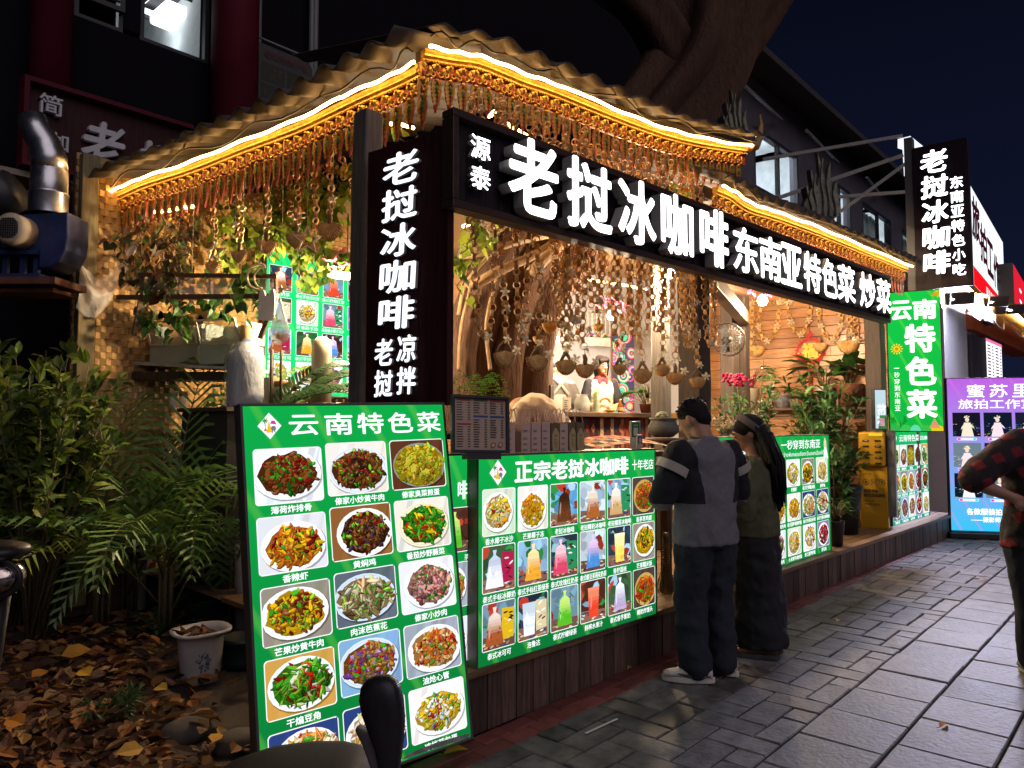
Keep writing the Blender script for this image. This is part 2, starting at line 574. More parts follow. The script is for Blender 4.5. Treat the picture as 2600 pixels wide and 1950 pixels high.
def drink(P, x0, z0, w, h, k, r=0.012, style='bag'):
 lo, hi = DRINKS[k % len(DRINKS)]
 P.sh(rrect(x0, z0, w, h, r), WH)
 b = min(w, h) * 0.02
 P.clip = (x0 + b, z0 + b, x0 + w - b, z0 + h - b)
 bgc = random.choice([lin('3a5a3a'), lin('2a3a4a'), lin('5a9ac8'), lin('4a2a20'), lin('8ab0d0'), lin('6a8a9a'), lin('b8c8d4')])
 P.sh(rrect(x0 + b, z0 + b, w - 2 * b, h - 2 * b, r), bgc)
 for q in range(26):
  c = jit(random.choice([bgc] * 7 + [lin('a83a28'), lin('2a7a3a'), lin('9ab8d8')]), .45)
  P.sh(blade(x0 + rnd(0, w), z0 + rnd(.3, 1) * h, w * rnd(.2, .5), w * rnd(.1, .3), rnd(0, pi)), c)
 P.sh([(x0, z0), (x0 + w, z0), (x0 + w, z0 + h * .24), (x0, z0 + h * .3)], jit(lin('7a5a4a'), .4))
 for q in range(22):
  P.sh(blade(x0 + rnd(0, w), z0 + rnd(0, .25) * h, w * .14, w * .04, rnd(-.5, .5)), jit(random.choice([lin('c8a070'), lin('8a2a2a'), lin('2a3a6a'), lin('d8d0c0')]), .4))
 bx = x0 + w * rnd(.32, .42)
 if k % 3 == 0:
  c = random.choice([lin('d8b020'), lin('a82048'), lin('2a8a5a'), lin('d8c8a0')])
  P.sh([(x0 + w * .58, z0 + h * .16), (x0 + w * .94, z0 + h * .2), (x0 + w * .94, z0 + h * .82), (x0 + w * .58, z0 + h * .84)], c)
  for q in range(10):
   P.sh(blade(x0 + w * rnd(.64, .9), z0 + h * rnd(.25, .78), w * .16, w * .04, rnd(-.6, .6)), jit(random.choice([c, WH, lin('40200a')]), .5))
 cx, wb, wt_, zb, zt = x0 + w * (.5 if k % 3 else .36), w * .27, w * .17, z0 + h * .1, z0 + h * .7
 if style == 'glass':
  wb, wt_, zt = w * .17, w * .22, z0 + h * .82
 N = 9
 for q in range(N):
  a, c_ = q / N, (q + 1) / N
  m_ = min(1, max(0, (a - .35) * 2.2))
  c = tuple(lo[i] * (1 - m_) + hi[i] * m_ for i in range(3))
  wa, wc = wb + (wt_ - wb) * a, wb + (wt_ - wb) * c_
  P.sh([(cx - wa, zb + (zt - zb) * a), (cx + wa, zb + (zt - zb) * a), (cx + wc, zb + (zt - zb) * c_), (cx - wc, zb + (zt - zb) * c_)], jit(c, .08))
 if style == 'bag':
  P.sh([(cx - wt_, zt), (cx + wt_, zt), (cx + w * .03, zt + h * .09), (cx + w * .06, zt + h * .2), (cx - w * .06, zt + h * .2), (cx - w * .03, zt + h * .09)], tuple(min(1, q * 1.1) for q in hi))
 P.sh(blade(cx - wb * .55, (zb + zt) / 2, h * .36, w * .05, pi / 2 - .1), tuple(min(1, q * 1.2 + .2) for q in lo))
 for q in range(7):
  P.sh(blade(cx + rnd(-.8, .8) * wb, zb + rnd(.1, .6) * (zt - zb), w * .08, w * .05, rnd(0, pi)), jit(lo, .35))
 P.clip = None
def emblem(P, cx, cz, s):
 """white diamond with a palm, a golden pagoda, an umbrella and an elephant"""
 P.sh([(cx - s, cz), (cx, cz - s * 1.08), (cx + s, cz), (cx, cz + s * 1.08)], WH)
 P.sh([(cx - .28 * s, cz - .55 * s), (cx + .2 * s, cz - .55 * s), (cx + .05 * s, cz + .1 * s), (cx - .04 * s, cz + .45 * s), (cx - .12 * s, cz + .1 * s)], lin('e0b820'))
 P.sh([(cx - .5 * s, cz - .42 * s), (cx - .2 * s, cz - .42 * s), (cx - .35 * s, cz - .1 * s)], lin('c87a28'))
 P.sh(blade(cx - .36 * s, cz + .12 * s, .6 * s, .06 * s, pi / 2), lin('6a4a20'))
 for a in range(7):
  P.sh(blade(cx - .36 * s + cos(a * .9) * .14 * s, cz + .42 * s + sin(a * .9) * .1 * s, .32 * s, .09 * s, a * .9), lin('2f8a2a'))
 P.sh([(cx + .05 * s, cz + .18 * s), (cx + .6 * s, cz + .1 * s), (cx + .45 * s, cz + .4 * s), (cx + .2 * s, cz + .44 * s)], lin('c8388a'))
 P.sh(circ(cx + .32 * s, cz - .2 * s, .22 * s, .2 * s, 14), lin('6f7480'))
 P.sh(blade(cx + .22 * s, cz - .45 * s, .34 * s, .1 * s, pi / 2), lin('6f7480'))
 P.sh(blade(cx + .42 * s, cz - .45 * s, .3 * s, .1 * s, pi / 2), lin('5f6470'))
random.seed(7)
# ================================================================== SETTING
EARTH = mt('bare_soil', (0.055, 0.04, 0.03), 0.95, var=0.5, sc=3, bump=0.6, bd=0.03)
PAVE = mt('grey_paving_stone', (0.17, 0.165, 0.175), 0.62, var=0.75, sc=8, bump=0.9, attr=True, bd=0.006, detail=10, bsc=34)
JOINT = mt('dirt_in_paving_joints', (0.035, 0.028, 0.024), 0.95, var=0.4, sc=30)
g = MB()
g.poly([(-60, -60, -0.06), (120, -60, -0.06), (120, 120, -0.06), (-60, 120, -0.06)])
tag(g.build('ground', EARTH), kind='structure')
g = MB()
g.poly([(-4, -7, -0.022), (30, -7, -0.022), (30, 2.72, -0.022), (-4, 2.72, -0.022)])
tag(g.build('pavement_bed', JOINT), kind='structure')
def paver(mb, x0, y0, x1, y1, j=0.005, h=0.0, col=None, rough=0.004):
 x0, y0, x1, y1 = x0 + j, y0 + j, x1 - j, y1 - j
 if x1 - x0 < 0.02 or y1 - y0 < 0.02:
  return
 hz = [h + rnd(-rough, rough) for _ in range(4)]
 i = 0.006
 b = [(x0, y0), (x1, y0), (x1, y1), (x0, y1)]
 t = [(x0 + i, y0 + i), (x1 - i, y0 + i), (x1 - i, y1 - i), (x0 + i, y1 - i)]
 vs = [(x, y, -0.04) for x, y in b] + [(x, y, hz[k] - 0.006) for k, (x, y) in enumerate(b)] + [(x, y, hz[k]) for k, (x, y) in enumerate(t)]
 fs = [(k + o, (k + 1) % 4 + o, (k + 1) % 4 + 4 + o, k + 4 + o) for o in (0, 4) for k in range(4)] + [(8, 9, 10, 11)]
 mb.add(vs, fs, col)
pv = MB()
Y1, Y2, Y3, Y4 = 1.517, 2.49, 2.70, 2.72
for r in range(16):
 yb = Y1 - 0.41 * r
 off = rnd(0, 0.44)
 for k in range(-8, 60):
  c = rnd(0.78, 1.15) * (0.6 if rnd(0, 1) < .07 else 1)
  paver(pv, -2 + .44 * k + off, yb - 0.41, -2 + .44 * (k + 1) + off, yb, 0.006, rnd(-.003, .003), (c, c, c * 1.03))
w = 0.174
for m_ in range(-70, 110):
 for e in range(-8, 26):
  x, y = m_ * w, (m_ + 4 * e) * w - 14
  for (a, b_, c_, d_) in ((x, y, x + 2 * w, y + w), (x, y + w, x + w, y + 3 * w)):
   a1, b1, c1, d1 = max(a, -3), max(b_, Y1), min(c_, 19), min(d_, Y2)
   if c1 - a1 > .03 and d1 - b1 > .03:
    c = rnd(0.5, 1.0)
    paver(pv, a1, b1, c1, d1, 0.004, rnd(-.003, .003), (c, c * .94, c * rnd(.84, .95)))
tag(pv.build('pavement', PAVE), kind='structure')
pv = MB()
for r in range(2):
 for k in range(-20, 110):
  c = rnd(0.6, 1.1)
  paver(pv, .2 * k + .1 * r, Y2 + .105 * r, .2 * (k + 1) + .1 * r, Y2 + .105 * (r + 1), 0.002, -.002, (c, c, c), 0.002)
tag(pv.build('red_kerb_paving', mt('red_brick_paver', (0.22, 0.055, 0.05), 0.6, var=0.4, sc=12, bump=0.3, attr=True)), kind='structure')
# ------------------------------------------------------------------ stall geometry
DE = V((cos(radians(-1.6)), sin(radians(-1.6)), 0))            # front edge of the deck
DK0 = V((2.62, 2.747, 0))
DKZ = 0.31
FR = V((cos(radians(-3.6)), sin(radians(-3.6)), 0))            # signs along the front
def deckpt(s, back=0.0, z=0.0):
 n = V((-DE.y, DE.x, 0))
 return DK0 + DE * s + n * back + V((0, 0, z))
stall = thing('food_stall', 'open wooden street food stall with carved golden eaves, raised plank deck and tin roof', 'food stall', (2.75, 2.92, 0))
SI = Matrix.Translation((-2.75, -2.92, 0))
def part(mb, name, mat, **k):
 mb.v = [SI @ V(p) for p in mb.v]
 return mb.build(name, mat, stall, **k)
# skirt boards under the deck
mb = MB()
s, LD = 0.0, 9.55
while s < LD:
 wd = rnd(0.10, 0.15)
 c = rnd(0.55, 1.3)
 a, b = deckpt(s + .002, 0), deckpt(min(LD, s + wd - .004), 0)
 n = V((-DE.y, DE.x, 0)) * 0.02
 o = n * rnd(-.2, .15)
 z1 = DKZ - .035
 vs = [a + o, b + o, b + n, a + n]
 mb.add([p + V((0, 0, -.02)) for p in vs] + [p + V((0, 0, z1)) for p in vs], [(0, 1, 5, 4), (1, 2, 6, 5), (3, 0, 4, 7), (4, 5, 6, 7)], (c, c * .97, c * .95))
 s += wd
part(mb, 'skirt_boards', mt('dark_stained_planks', (0.115, 0.072, 0.056), 0.55, var=0.6, sc=4, stretch=(14, 14, 1.2), bump=0.5, attr=True))
pts = [deckpt(0, 0), deckpt(0, 6)]
for k in range(45):
 a, b = pts[0].lerp(pts[1], k / 45), pts[0].lerp(pts[1], (k + .96) / 45)
 mb.bar(a.lerp(b, .5) + V((0, 0, -.02)), a.lerp(b, .5) + V((0, 0, DKZ - .035)), .015, .12, (.8, .8, .8))
# deck planks run along the front
mb = MB()
for r in range(22):
 y0 = r * 0.115
 s0 = -rnd(0, 1.5)
 while s0 < LD:
  L = rnd(1.6, 2.6)
  a, b = max(0, s0), min(LD, s0 + L - .004)
  if b - a > .05:
   c = rnd(.7, 1.25)
   p0, p1, p2, p3 = deckpt(a, y0 - .03), deckpt(b, y0 - .03), deckpt(b, y0 + .078), deckpt(a, y0 + .078)
   mb.add([q + V((0, 0, DKZ - .034)) for q in (p0, p1, p2, p3)] + [q + V((0, 0, DKZ)) for q in (p0, p1, p2, p3)],
     [(0, 1, 5, 4), (1, 2, 6, 5), (2, 3, 7, 6), (3, 0, 4, 7), (4, 5, 6, 7)], (c, c, c))
  s0 += L
part(mb, 'deck_floor', mt('deck_planks', (0.22, 0.125, 0.06), 0.5, var=0.4, sc=5, stretch=(1, 9, 9), bump=0.4, attr=True))
mb = MB()
mb.poly([deckpt(0, 2.45, .29), deckpt(LD, 2.45, .29), deckpt(LD, 5.6, .29), deckpt(0, 5.6, .29)])
part(mb, 'inner_floor', mt('inner_floor_boards', (0.12, 0.075, 0.045), 0.6, bump=0.2))
# posts
def post(u, vb, d, z0, z1, w, mat, lean=0):
 p = at(u, vb, d)
 m_ = MB()
 rings = []
 for k in range(9):
  t = k / 8
  q = w / 2 * rnd(.92, 1.05)
  c = V((p.x + lean * t, p.y + rnd(-.004, .004), z0 + (z1 - z0) * t))
  rings.append([c + V((sx * q, sy * q, 0)) for sx, sy in ((-1, -1), (1, -1), (1, 1), (-1, 1))])
 m_.loft(rings, sm=False)
 return part(m_, 'post', mat, bevel=.012)
post(920, 700, 4.55, DKZ, 3.5, .135, WOOD_GREY, .03)
post(1677, 900, 7.6, DKZ, 3.6, .15, WOOD_GREY)
post(1762, 900, 6.35, DKZ, 3.45, .215, WOOD_DK)
post(2222, 900, 9.35, DKZ, 3.4, .20, WOOD_DK)
post(1852, 900, 9.2, DKZ, 3.7, .17, WOOD_DK)
post(1885, 900, 9.5, DKZ, 3.7, .15, WOOD_DK)
post(1375, 900, 8.2, DKZ, 3.7, .2, WOOD_DK)
post(2312, 900, 10.2, DKZ, 3.9, .14, WOOD_MID)
mb = MB()
a, b = at(1790, 690, 6.5), at(1890, 745, 9.3)
mb.bar(V((a.x, a.y, 2.88)), V((b.x, b.y, 2.88)), .13, .15)
a, b = at(1660, 650, 7.5), at(1900, 680, 9.4)
mb.bar(V((a.x, a.y, 3.25)), V((b.x, b.y, 3.25)), .12, .14)
part(mb, 'cross_beam', WOOD_MID, bevel=.01)
# ------------------------------------------------------------------ eaves
GOLD = mt('gilded_carving', (0.62, 0.36, 0.07), 0.38, metal=0.55, var=0.45, sc=30, bump=0.5, bd=0.004)
REDC = mt('red_painted_carving', (0.32, 0.035, 0.02), 0.5, var=0.4, sc=20, bump=0.3)
GREENC = mt('green_inlay', (0.035, 0.11, 0.035), 0.4, var=0.4, sc=20, bump=0.3)
TIN = mt('dusty_corrugated_sheet', (0.095, 0.08, 0.07), 0.6, var=0.5, sc=3, bump=0.25, detail=8)
TILE = mt('dark_roof_tile', (0.05, 0.042, 0.045), 0.7, var=0.5, sc=9, bump=0.6)
LED = glow('warm_led_strip', (1.0, 0.56, 0.18), 24.0)
CABLE = mt('black_cable', (0.015, 0.015, 0.015), 0.5, bump=0)
EV = V((2.95, 3.39, 3.715))                                # eave corner nearest the camera
S1 = V((-0.152, 0.9884, 0))                                # along the side eave
F1 = V((0.990, -0.141, 0))                                 # along the front eave
def eave_path(pts):
 """smooth polyline through measured points"""
 out = []
 for i in range(len(pts) - 1):
  p0, p1, p2, p3 = pts[max(i - 1, 0)], pts[i], pts[i + 1], pts[min(i + 2, len(pts) - 1)]
  for k in range(6):
   t = k / 6
   out.append(0.5 * ((2 * p1) + (p2 - p0) * t + (2 * p0 - 5 * p1 + 4 * p2 - p3) * t * t + (3 * p1 - p0 - 3 * p2 + p3) * t ** 3))
 out.append(pts[-1])
 return out
NS = V((-0.9884, -0.152, 0))                               # outwards on the side
NF = V((-0.141, -0.990, 0))                                # outwards on the front
side_px = [(1062, 163), (1000, 195), (900, 240), (760, 308), (620, 362), (480, 418), (360, 458), (285, 492), (252, 508)]
side_pts = [atp(u, v, EV, NS) for u, v in side_px]
front_px = [(1082, 123), (1160, 138), (1228, 150), (1330, 192), (1425, 226), (1570, 286), (1690, 330), (1790, 355), (1903, 373)]
front_pts = [atp(u, v, EV, NF) for u, v in front_px]
E2 = V((5.55, 2.80, 3.46))
F2 = V((0.9975, -0.07, 0))
NF2 = V((-0.07, -0.9975, 0))
low_px = [(1826, 474), (1862, 490), (1905, 520), (1980, 545), (2090, 586), (2200, 632), (2310, 678)]
low_pts = [atp(u, v, E2, NF2) for u, v in low_px]
def motif():
 """one repeat of the carved valance: local x along, z down from 0, -y outwards -> gold, red, green"""
 gd, rd, gr = MB(), MB(), MB()
 for sg in (-1, 1):
  pts = []
  for k in range(13):
   a = k / 12 * 3.6 * pi / 2
   r = .026 * (1 - k / 16)
   pts.append((sg * (.026 + r * cos(a) * .9), -.012, -.105 + r * sin(a) * -1))
  gd.tube(pts, [.008 * (1 - k / 22) for k in range(13)], 4)
  gd.tube([(sg * .052, -.012, -.062), (sg * .045, -.016, -.085), (sg * .05, -.014, -.11)], [.007, .009, .005], 4)
 for k in range(7):
  a = pi * (k / 6) - pi
  gd.add([(0, -.02, -.05), (.012 * cos(a + 1.3) + .018 * cos(a), -.012, -.05 + .02 * sin(a) + .01 * sin(a + 1.3)), (.036 * cos(a), -.006, -.052 + .036 * sin(a)),
    (.018 * cos(a) - .012 * cos(a + 1.3), -.012, -.05 + .02 * sin(a) - .01 * sin(a + 1.3))], [(0, 1, 2, 3)])
 gd.ell((0, -.018, -.05), (.011, .011, .011), 6, 4)
 gd.box((.055, -.012, -.096), (.03, .016, .018))
 rd.ell((0, -.008, -.115), (.017, .014, .034), 8, 5)
 # hanging drop: red tongue, gold saw-toothed leaf, green eye
 out = [(-.026, -.145), (-.034, -.2), (-.024, -.26), (0, -.35), (.024, -.26), (.034, -.2), (.026, -.145)]
 rd.prism(out, -.008, .008)
 for sg in (-1, 1):
  for k in range(6):
   z = -.15 - k * .026
   x = sg * (.036 - abs(k - 1.5) * .004)
   gd.add([(sg * .004, -.016, z - .01), (x, -.013, z + .006), (x * 1.25, -.011, z - .022), (x * .5, -.013, z - .026)], [(0, 1, 2, 3)])
 gd.ell((0, -.014, -.148), (.018, .012, .014), 6, 4)
 gr.ell((0, -.014, -.205), (.009, .009, .032), 6, 5)
 return gd, rd, gr
MOT = motif()
def resample(pts, step):
 out, acc, prev = [pts[0].copy()], 0.0, pts[0]
 for p in pts[1:]:
  seg = (p - prev).length
  while acc + seg >= step:
   t = (step - acc) / seg
   prev = prev + (p - prev) * t
   out.append(prev.copy())
   seg = (p - prev).length
   acc = 0.0
  acc += seg
  prev = p
 return out
def valance(pts, nrm, inset, led=True, drop=0.06, sc=1.0):
 path = eave_path(pts)
 path = [p - nrm * inset for p in path]
 base = [p + V((0, 0, -.03)) for p in path]
 st = resample(base, .104 * sc)
 red, gold, green, band = MB(), MB(), MB(), MB()
 # straight boards behind the carving
 rings = []
 for p in base:
  rings.append([p - nrm * .02 + V((0, 0, -.01)), p + V((0, 0, -.01)), p + V((0, 0, -.13 * sc)), p - nrm * .02 + V((0, 0, -.13 * sc))])
 red.loft(rings, sm=False)
 rings = []
 for p in base:
  prof = [(-.01, .035), (.03, .035), (.035, .02), (.028, .008), (.03, -.004), (.016, -.016), (.014, -.034), (-.01, -.034)]
  rings.append([p + nrm * a_ * 1.2 + V((0, 0, b_ * 1.1)) for a_, b_ in prof])
 band.loft(rings, sm=False)
 for p in resample(base, .022):
  band.ell(p + nrm * .022 + V((0, 0, -.03)), (.008, .008, .008), 5, 3)
 for i in range(len(st) - 1):
  p, q = st[i], st[i + 1]
  ex = (q - p).normalized()
  up = V((0, 0, 1))
  exh = V((ex.x, ex.y, 0)).normalized()
  ey = -nrm
  k = rnd(.94, 1.06) * sc
  # carving follows the slope of the eave; the drops hang plumb
  M = Matrix(((ex.x * sc, ey.x * sc, 0, p.x + nrm.x * .004), (ex.y * sc, ey.y * sc, 0, p.y + nrm.y * .004), (ex.z * sc, ey.z * sc, k, p.z), (0, 0, 0, 1)))
  gold.join(MOT[0], M)
  red.join(MOT[1], M)
  green.join(MOT[2], M)
 root = part(red, 'valance', REDC)
 for mb_, nm, mm in ((gold, 'gilded_carving', GOLD), (green, 'green_inlay', GREENC), (band, 'gilded_moulding', GOLD)):
  mb_.v = [SI @ V(p) for p in mb_.v]
  mb_.build(nm, mm, root)
 return path
pS = valance(side_pts, NS, .05)
pF = valance(front_pts, NF, .05)
pL = valance(low_pts, NF2, .05)
def strip(pts, nrm, up, gaps=9):
 path = eave_path(pts)
 cuts = sorted(random.sample(range(4, len(path) - 4), 3))
 prev = 0
 for c in cuts + [len(path) - 1]:
  seg = path[prev:c + 1]
  m_ = MB()
  n_ = len(seg)
  q = [p + nrm * .035 + V((0, 0, up + .006 * sin(i * 1.3) - .006 * sin(pi * i / max(1, n_ - 1)))) for i, p in enumerate(seg)]
  if n_ > 2:
   q[0] = q[0].lerp(q[1], .12)
  m_.tube(q, .011, 6)
  part(m_, 'light_strip', LED)
  prev = c
 m_ = MB()
 m_.tube([p + nrm * (.05 + .03 * sin(i * .7)) + V((0, 0, up + .055 + .03 * sin(i * .9))) for i, p in enumerate(path)], .007, 5)
 part(m_, 'cable', CABLE)
strip(side_pts, NS, 0.0)
strip(front_pts, NF, 0.0)
strip(low_pts, NF2, 0.0)
# corrugated roof sheets
def tin_roof(path, nrm, over, depth, rise, lift, pitch=.17, amp=.028, name='roof_sheet', mat=TIN, droop=.0):
 pts = resample(path, .0283)
 mb_ = MB()
 rings = []
 for j in range(9):
  t = j / 8
  off = over - (over + depth) * t
  row = []
  for i, p in enumerate(pts):
   ph = i * .0283 / pitch * 2 * pi
   a_ = amp * (1.0 + .3 * sin(i * .05))
   z = lift + a_ * cos(ph) + rise * max(0, (over - off)) + (.012 * noise.noise(V((i * .03, j, 3))) if j == 0 else 0)
   row.append(p + nrm * (off + .02 * noise.noise(V((i * .08, j * 5, 1)))) + V((0, 0, z + (droop if j == 0 else 0))))
  rings.append(row)
 mb_.loft(rings, caps=False, closed=False)
 o = part(mb_, name, mat)
 sol = o.modifiers.new('thick', 'SOLIDIFY')
 sol.thickness = .006
 return o
pathS = eave_path(side_pts)
pathF = eave_path(front_pts)
pathL = eave_path(low_pts)
# run the side sheet a little past both ends
tin_roof([pathS[0] - S1 * .05 + V((0, 0, .02))] + pathS + [pathS[-1] + S1 * .2], NS, .27, 1.9, .30, .055, .205, .03)
tin_roof([pathF[0] + V((0, 0, .0))] + pathF, NF, .20, 2.0, .30, .06, .26, .022)
# main roof decks and second roof of dark tiles
tin_roof(pathL, NF2, .14, 4.2, .42, .05, .19, .03, 'tiled_roof', TILE)
mb = MB()
nn = len(pathL)
a, b = pathL[0] + V((0, .2, 0)), pathL[-1] + V((0, .2, 0))
mb.bar(a, b, .1, .1)
mb.bar(pathF[1] - NF * .12 + V((0, 0, .02)), pathF[-1] - NF * .12, .08, .1)
mb.bar(pathS[1] - NS * .12 + V((0, 0, .02)), pathS[-1] - NS * .12, .08, .1)
part(mb, 'eave_beam', WOOD_DK)
# ceiling boards inside, a bamboo-lined soffit
BAMB = mt('bamboo_lining', (0.40, 0.25, 0.12), 0.5, var=0.4, sc=3, stretch=(1, 30, 1), bump=0.5)
mb = MB()
q0, q1, q2, q3 = deckpt(2.0, 1.9, 3.62), deckpt(9.3, .7, 3.55), deckpt(9.3, 5.4, 3.9), deckpt(.2, 5.4, 3.9)
mb.add([q0, q1, q2, q3] + [p + V((0, 0, .03)) for p in (q0, q1, q2, q3)], [(0, 1, 2, 3), (4, 7, 6, 5), (0, 4, 5, 1), (1, 5, 6, 2), (2, 6, 7, 3), (3, 7, 4, 0)])
part(mb, 'soffit', BAMB)
# roof finials
def flame(p, h, w, mb_, n=5, lean=(0, 0)):
 """carved flame-shaped naga finial: a stack of curling tongues with thickness"""
 ex = V((.8, -.6, 0))
 for k in range(n):
  sg = 1 if k % 2 else -1
  hh = h * (1 - k / (n + 2)) * (1 if k else 1.0)
  cx = sg * w * .13 * (k + 1)
  if k == 0:
   cx = 0
  ww = w * .22
  out = [(cx - ww, 0), (cx - ww * 1.3, hh * .35), (cx - ww * .4, hh * .62), (cx + sg * ww * .8, hh), (cx + ww * .7, hh * .6), (cx + ww * 1.35, hh * .3), (cx + ww, 0)]
  M = frame(p, ex)
  mb_.prism(out, -.03 - .008 * k, .03 + .008 * k, None, M)
  mb_.tube([M @ V((cx + ww * .6 * sin(j * .9) * .5, -.045 - .008 * k, hh * j / 9)) for j in range(9)], [.022 * (1 - j / 12) for j in range(9)], 5)
CARV = mt('weathered_painted_carving', (0.26, 0.26, 0.19), 0.7, var=0.6, sc=12, bump=0.8, bd=0.02)
FIN = ((at(2085, 550, 9.6), .85, .30), (at(1862, 352, 7.4), .5, .17))
for p, h_, w_ in FIN:
 mb = MB()
 flame(p, h_, w_, mb, 5)
 part(mb, 'roof_finial', CARV)
mb = MB()
p0 = pathF[-1]
mb.tube([p0, p0 + F1 * .10 + V((0, 0, .03)), p0 + F1 * .17 + V((0, 0, .12)), p0 + F1 * .2 + V((0, 0, .26)), p0 + F1 * .185 + V((0, 0, .36))], [.05, .045, .035, .022, .006], 7)
part(mb, 'horn_finial', mt('gilded_horn', (.4, .24, .09), .5, var=.5, bump=.4))
# ================================================================== LIT MENU BOARDS
def sheet_glow(name, top, bot, h, st=1.0):
 """printed green film over tubes: brightest near the tubes"""
 if name in _mats:
  return _mats[name]
 m = bpy.data.materials.new(name)
 m.use_nodes = True
 t = m.node_tree
 t.nodes.remove(t.nodes['Principled BSDF'])
 L = t.links.new
 tc = t.nodes.new('ShaderNodeTexCoord')
 sp = t.nodes.new('ShaderNodeSeparateXYZ')
 L(tc.outputs['Object'], sp.inputs[0])
 mr = t.nodes.new('ShaderNodeMapRange')
 mr.inputs[1].default_value = 0
 mr.inputs[2].default_value = h
 L(sp.outputs['Z'], mr.inputs[0])
 mx = t.nodes.new('ShaderNodeMix')
 mx.data_type = 'RGBA'
 mx.inputs[6].default_value = (*bot, 1)
 mx.inputs[7].default_value = (*top, 1)
 L(mr.outputs[0], mx.inputs[0])
 mp = t.nodes.new('ShaderNodeMapping')
 mp.inputs['Rotation'].default_value = (0, radians(-62), 0)
 L(tc.outputs['Object'], mp.inputs[0])
 wv = t.nodes.new('ShaderNodeTexWave')
 wv.inputs['Scale'].default_value = 1.4
 wv.inputs['Distortion'].default_value = 1.0
 wv.bands_direction = 'Z'
 L(mp.outputs[0], wv.inputs[0])
 cr = t.nodes.new('ShaderNodeMapRange')
 cr.inputs[1].default_value = .9
 cr.inputs[2].default_value = 1
 cr.inputs[3].default_value = 0
 cr.inputs[4].default_value = .35
 L(wv.outputs[1], cr.inputs[0])
 m2 = t.nodes.new('ShaderNodeMix')
 m2.data_type = 'RGBA'
 m2.inputs[7].default_value = (top[0] + .10, top[1] * 1.3 + .05, top[2], 1)
 L(cr.outputs[0], m2.inputs[0])
 L(mx.outputs[2], m2.inputs[6])
 e = t.nodes.new('ShaderNodeEmission')
 e.inputs[1].default_value = st
 L(m2.outputs[2], e.inputs[0])
 L(e.outputs[0], t.nodes['Material Output'].inputs[0])
 _mats[name] = m
 return m
def lightbox(name, label, cat, M, w, h, depth, mat_face, mat_case, group=None, rim=.012):
 root = thing(name, label, cat, M=M, group=group)
 c = MB()
 c.box((-rim / 2, depth / 2, h / 2), (rim, depth, h + 2 * rim))
 c.box((w + rim / 2, depth / 2, h / 2), (rim, depth, h + 2 * rim))
 c.box((w / 2, depth / 2 - .0005, -rim / 2), (w, depth - .001, rim))
 c.box((w / 2, depth / 2 - .0005, h + rim / 2), (w, depth - .001, rim))
 c.box((w / 2, depth - .01, h / 2), (w, .016, h))
 c.build('casing', mat_case, root, bevel=.003)
 f = MB()
 f.box((w / 2, .012, h / 2), (w - .001, .016, h - .001))
 f.build('lit_panel', mat_face, root)
 return root
def face_fit(bl, br, tl):
 """frame from three measured corners; returns matrix, width, height"""
 ex = br - bl
 up = tl - bl
 return frame(bl, ex, up), ex.length, (up - ex.normalized() * up.dot(ex.normalized())).length
GREEN_HI, GREEN_LO = (0.004, 0.33, 0.055), (0.003, 0.155, 0.03)
CASE = mt('brown_metal_casing', (0.10, 0.09, 0.085), 0.4, var=.2, bump=.03)
CASEG = mt('grey_metal_casing', (0.22, 0.21, 0.20), 0.4, var=.2, bump=.03)
# ---- big leaning board in front
random.seed(11)
bl, br = V((1.575, 2.70, .06)), V((2.565, 2.555, .085))
tl = V((1.60, 2.895, 1.632))
M, bw, bh = face_fit(bl, br, tl)
B1 = lightbox('menu_board', 'big green lit food menu board leaning back at the corner behind the scooter seat', 'menu board', M, bw, bh, .075,
    sheet_glow('green_film_corner', GREEN_HI, GREEN_LO, bh), CASE)
P = Pic()
emblem(P, .108, bh * .946, .052)
P.mb.build('emblem', PRINT, B1)
textobj('title', '云', .195, bh * .918, .13, bh * .055, WHITE_TXT, B1, bold=.022)
for k, ch in enumerate('南特色菜'):
 textobj('title', ch, .195 + .165 * (k + 1) - .005 * k, bh * .916, .132, bh * .060, WHITE_TXT, B1, bold=.022)
kinds1 = ['ribs', 'beef', 'omelette', 'shrimp', 'chicken', 'fern', 'mango', 'banana', 'pork', 'beans', 'eggplant', 'tripe', 'noodle', 'noodle', 'egg']
caps1 = ['薄荷炸排骨', '傣家小炒黄牛肉', '傣家臭菜煎蛋', '香辣虾', '黄焖鸡', '番茄炒野蕨菜', '芒果炒黄牛肉', '肉沫芭蕉花', '傣家小炒肉', '干煸豆角', '茄子', '油炝心管', '', '须', '凉拌荷包蛋']
pw, ph = bw * .304, bh * .148
for i in range(15):
 c, r = i % 3, i // 3
 x0, zt = bw * (.030 + .323 * c), bh * (1 - .107 - .1785 * r) - (.012 if c == 0 else 0)
 P = Pic()
 dish(P, x0, zt - ph, pw, ph, kinds1[i], 120, .016)
 P.mb.build('dish_picture', PRINT, B1)
 if caps1[i]:
  tw = .0335 * len(caps1[i]) + .01
  xx = x0 + pw / 2 - tw / 2 + (.09 if i in (10, 13) else 0)
  textobj('caption', caps1[i], xx, zt - ph - bh * .0245, tw, bh * .0195, WHITE_TXT, B1, bold=.024)
# torn bright edge of the film along the bottom right
mb = MB()
mb.add([(bw * .62, -.004, .012), (bw * .98, -.004, .004), (bw * .985, -.012, .024), (bw * .8, -.016, .036), (bw * .65, -.012, .03)], [(0, 1, 2, 3, 4)])
mb.build('film_edge', mt('crumpled_clear_film', (.6, .65, .62), .15, var=.5, sc=20, bump=.8, metal=.3), B1)
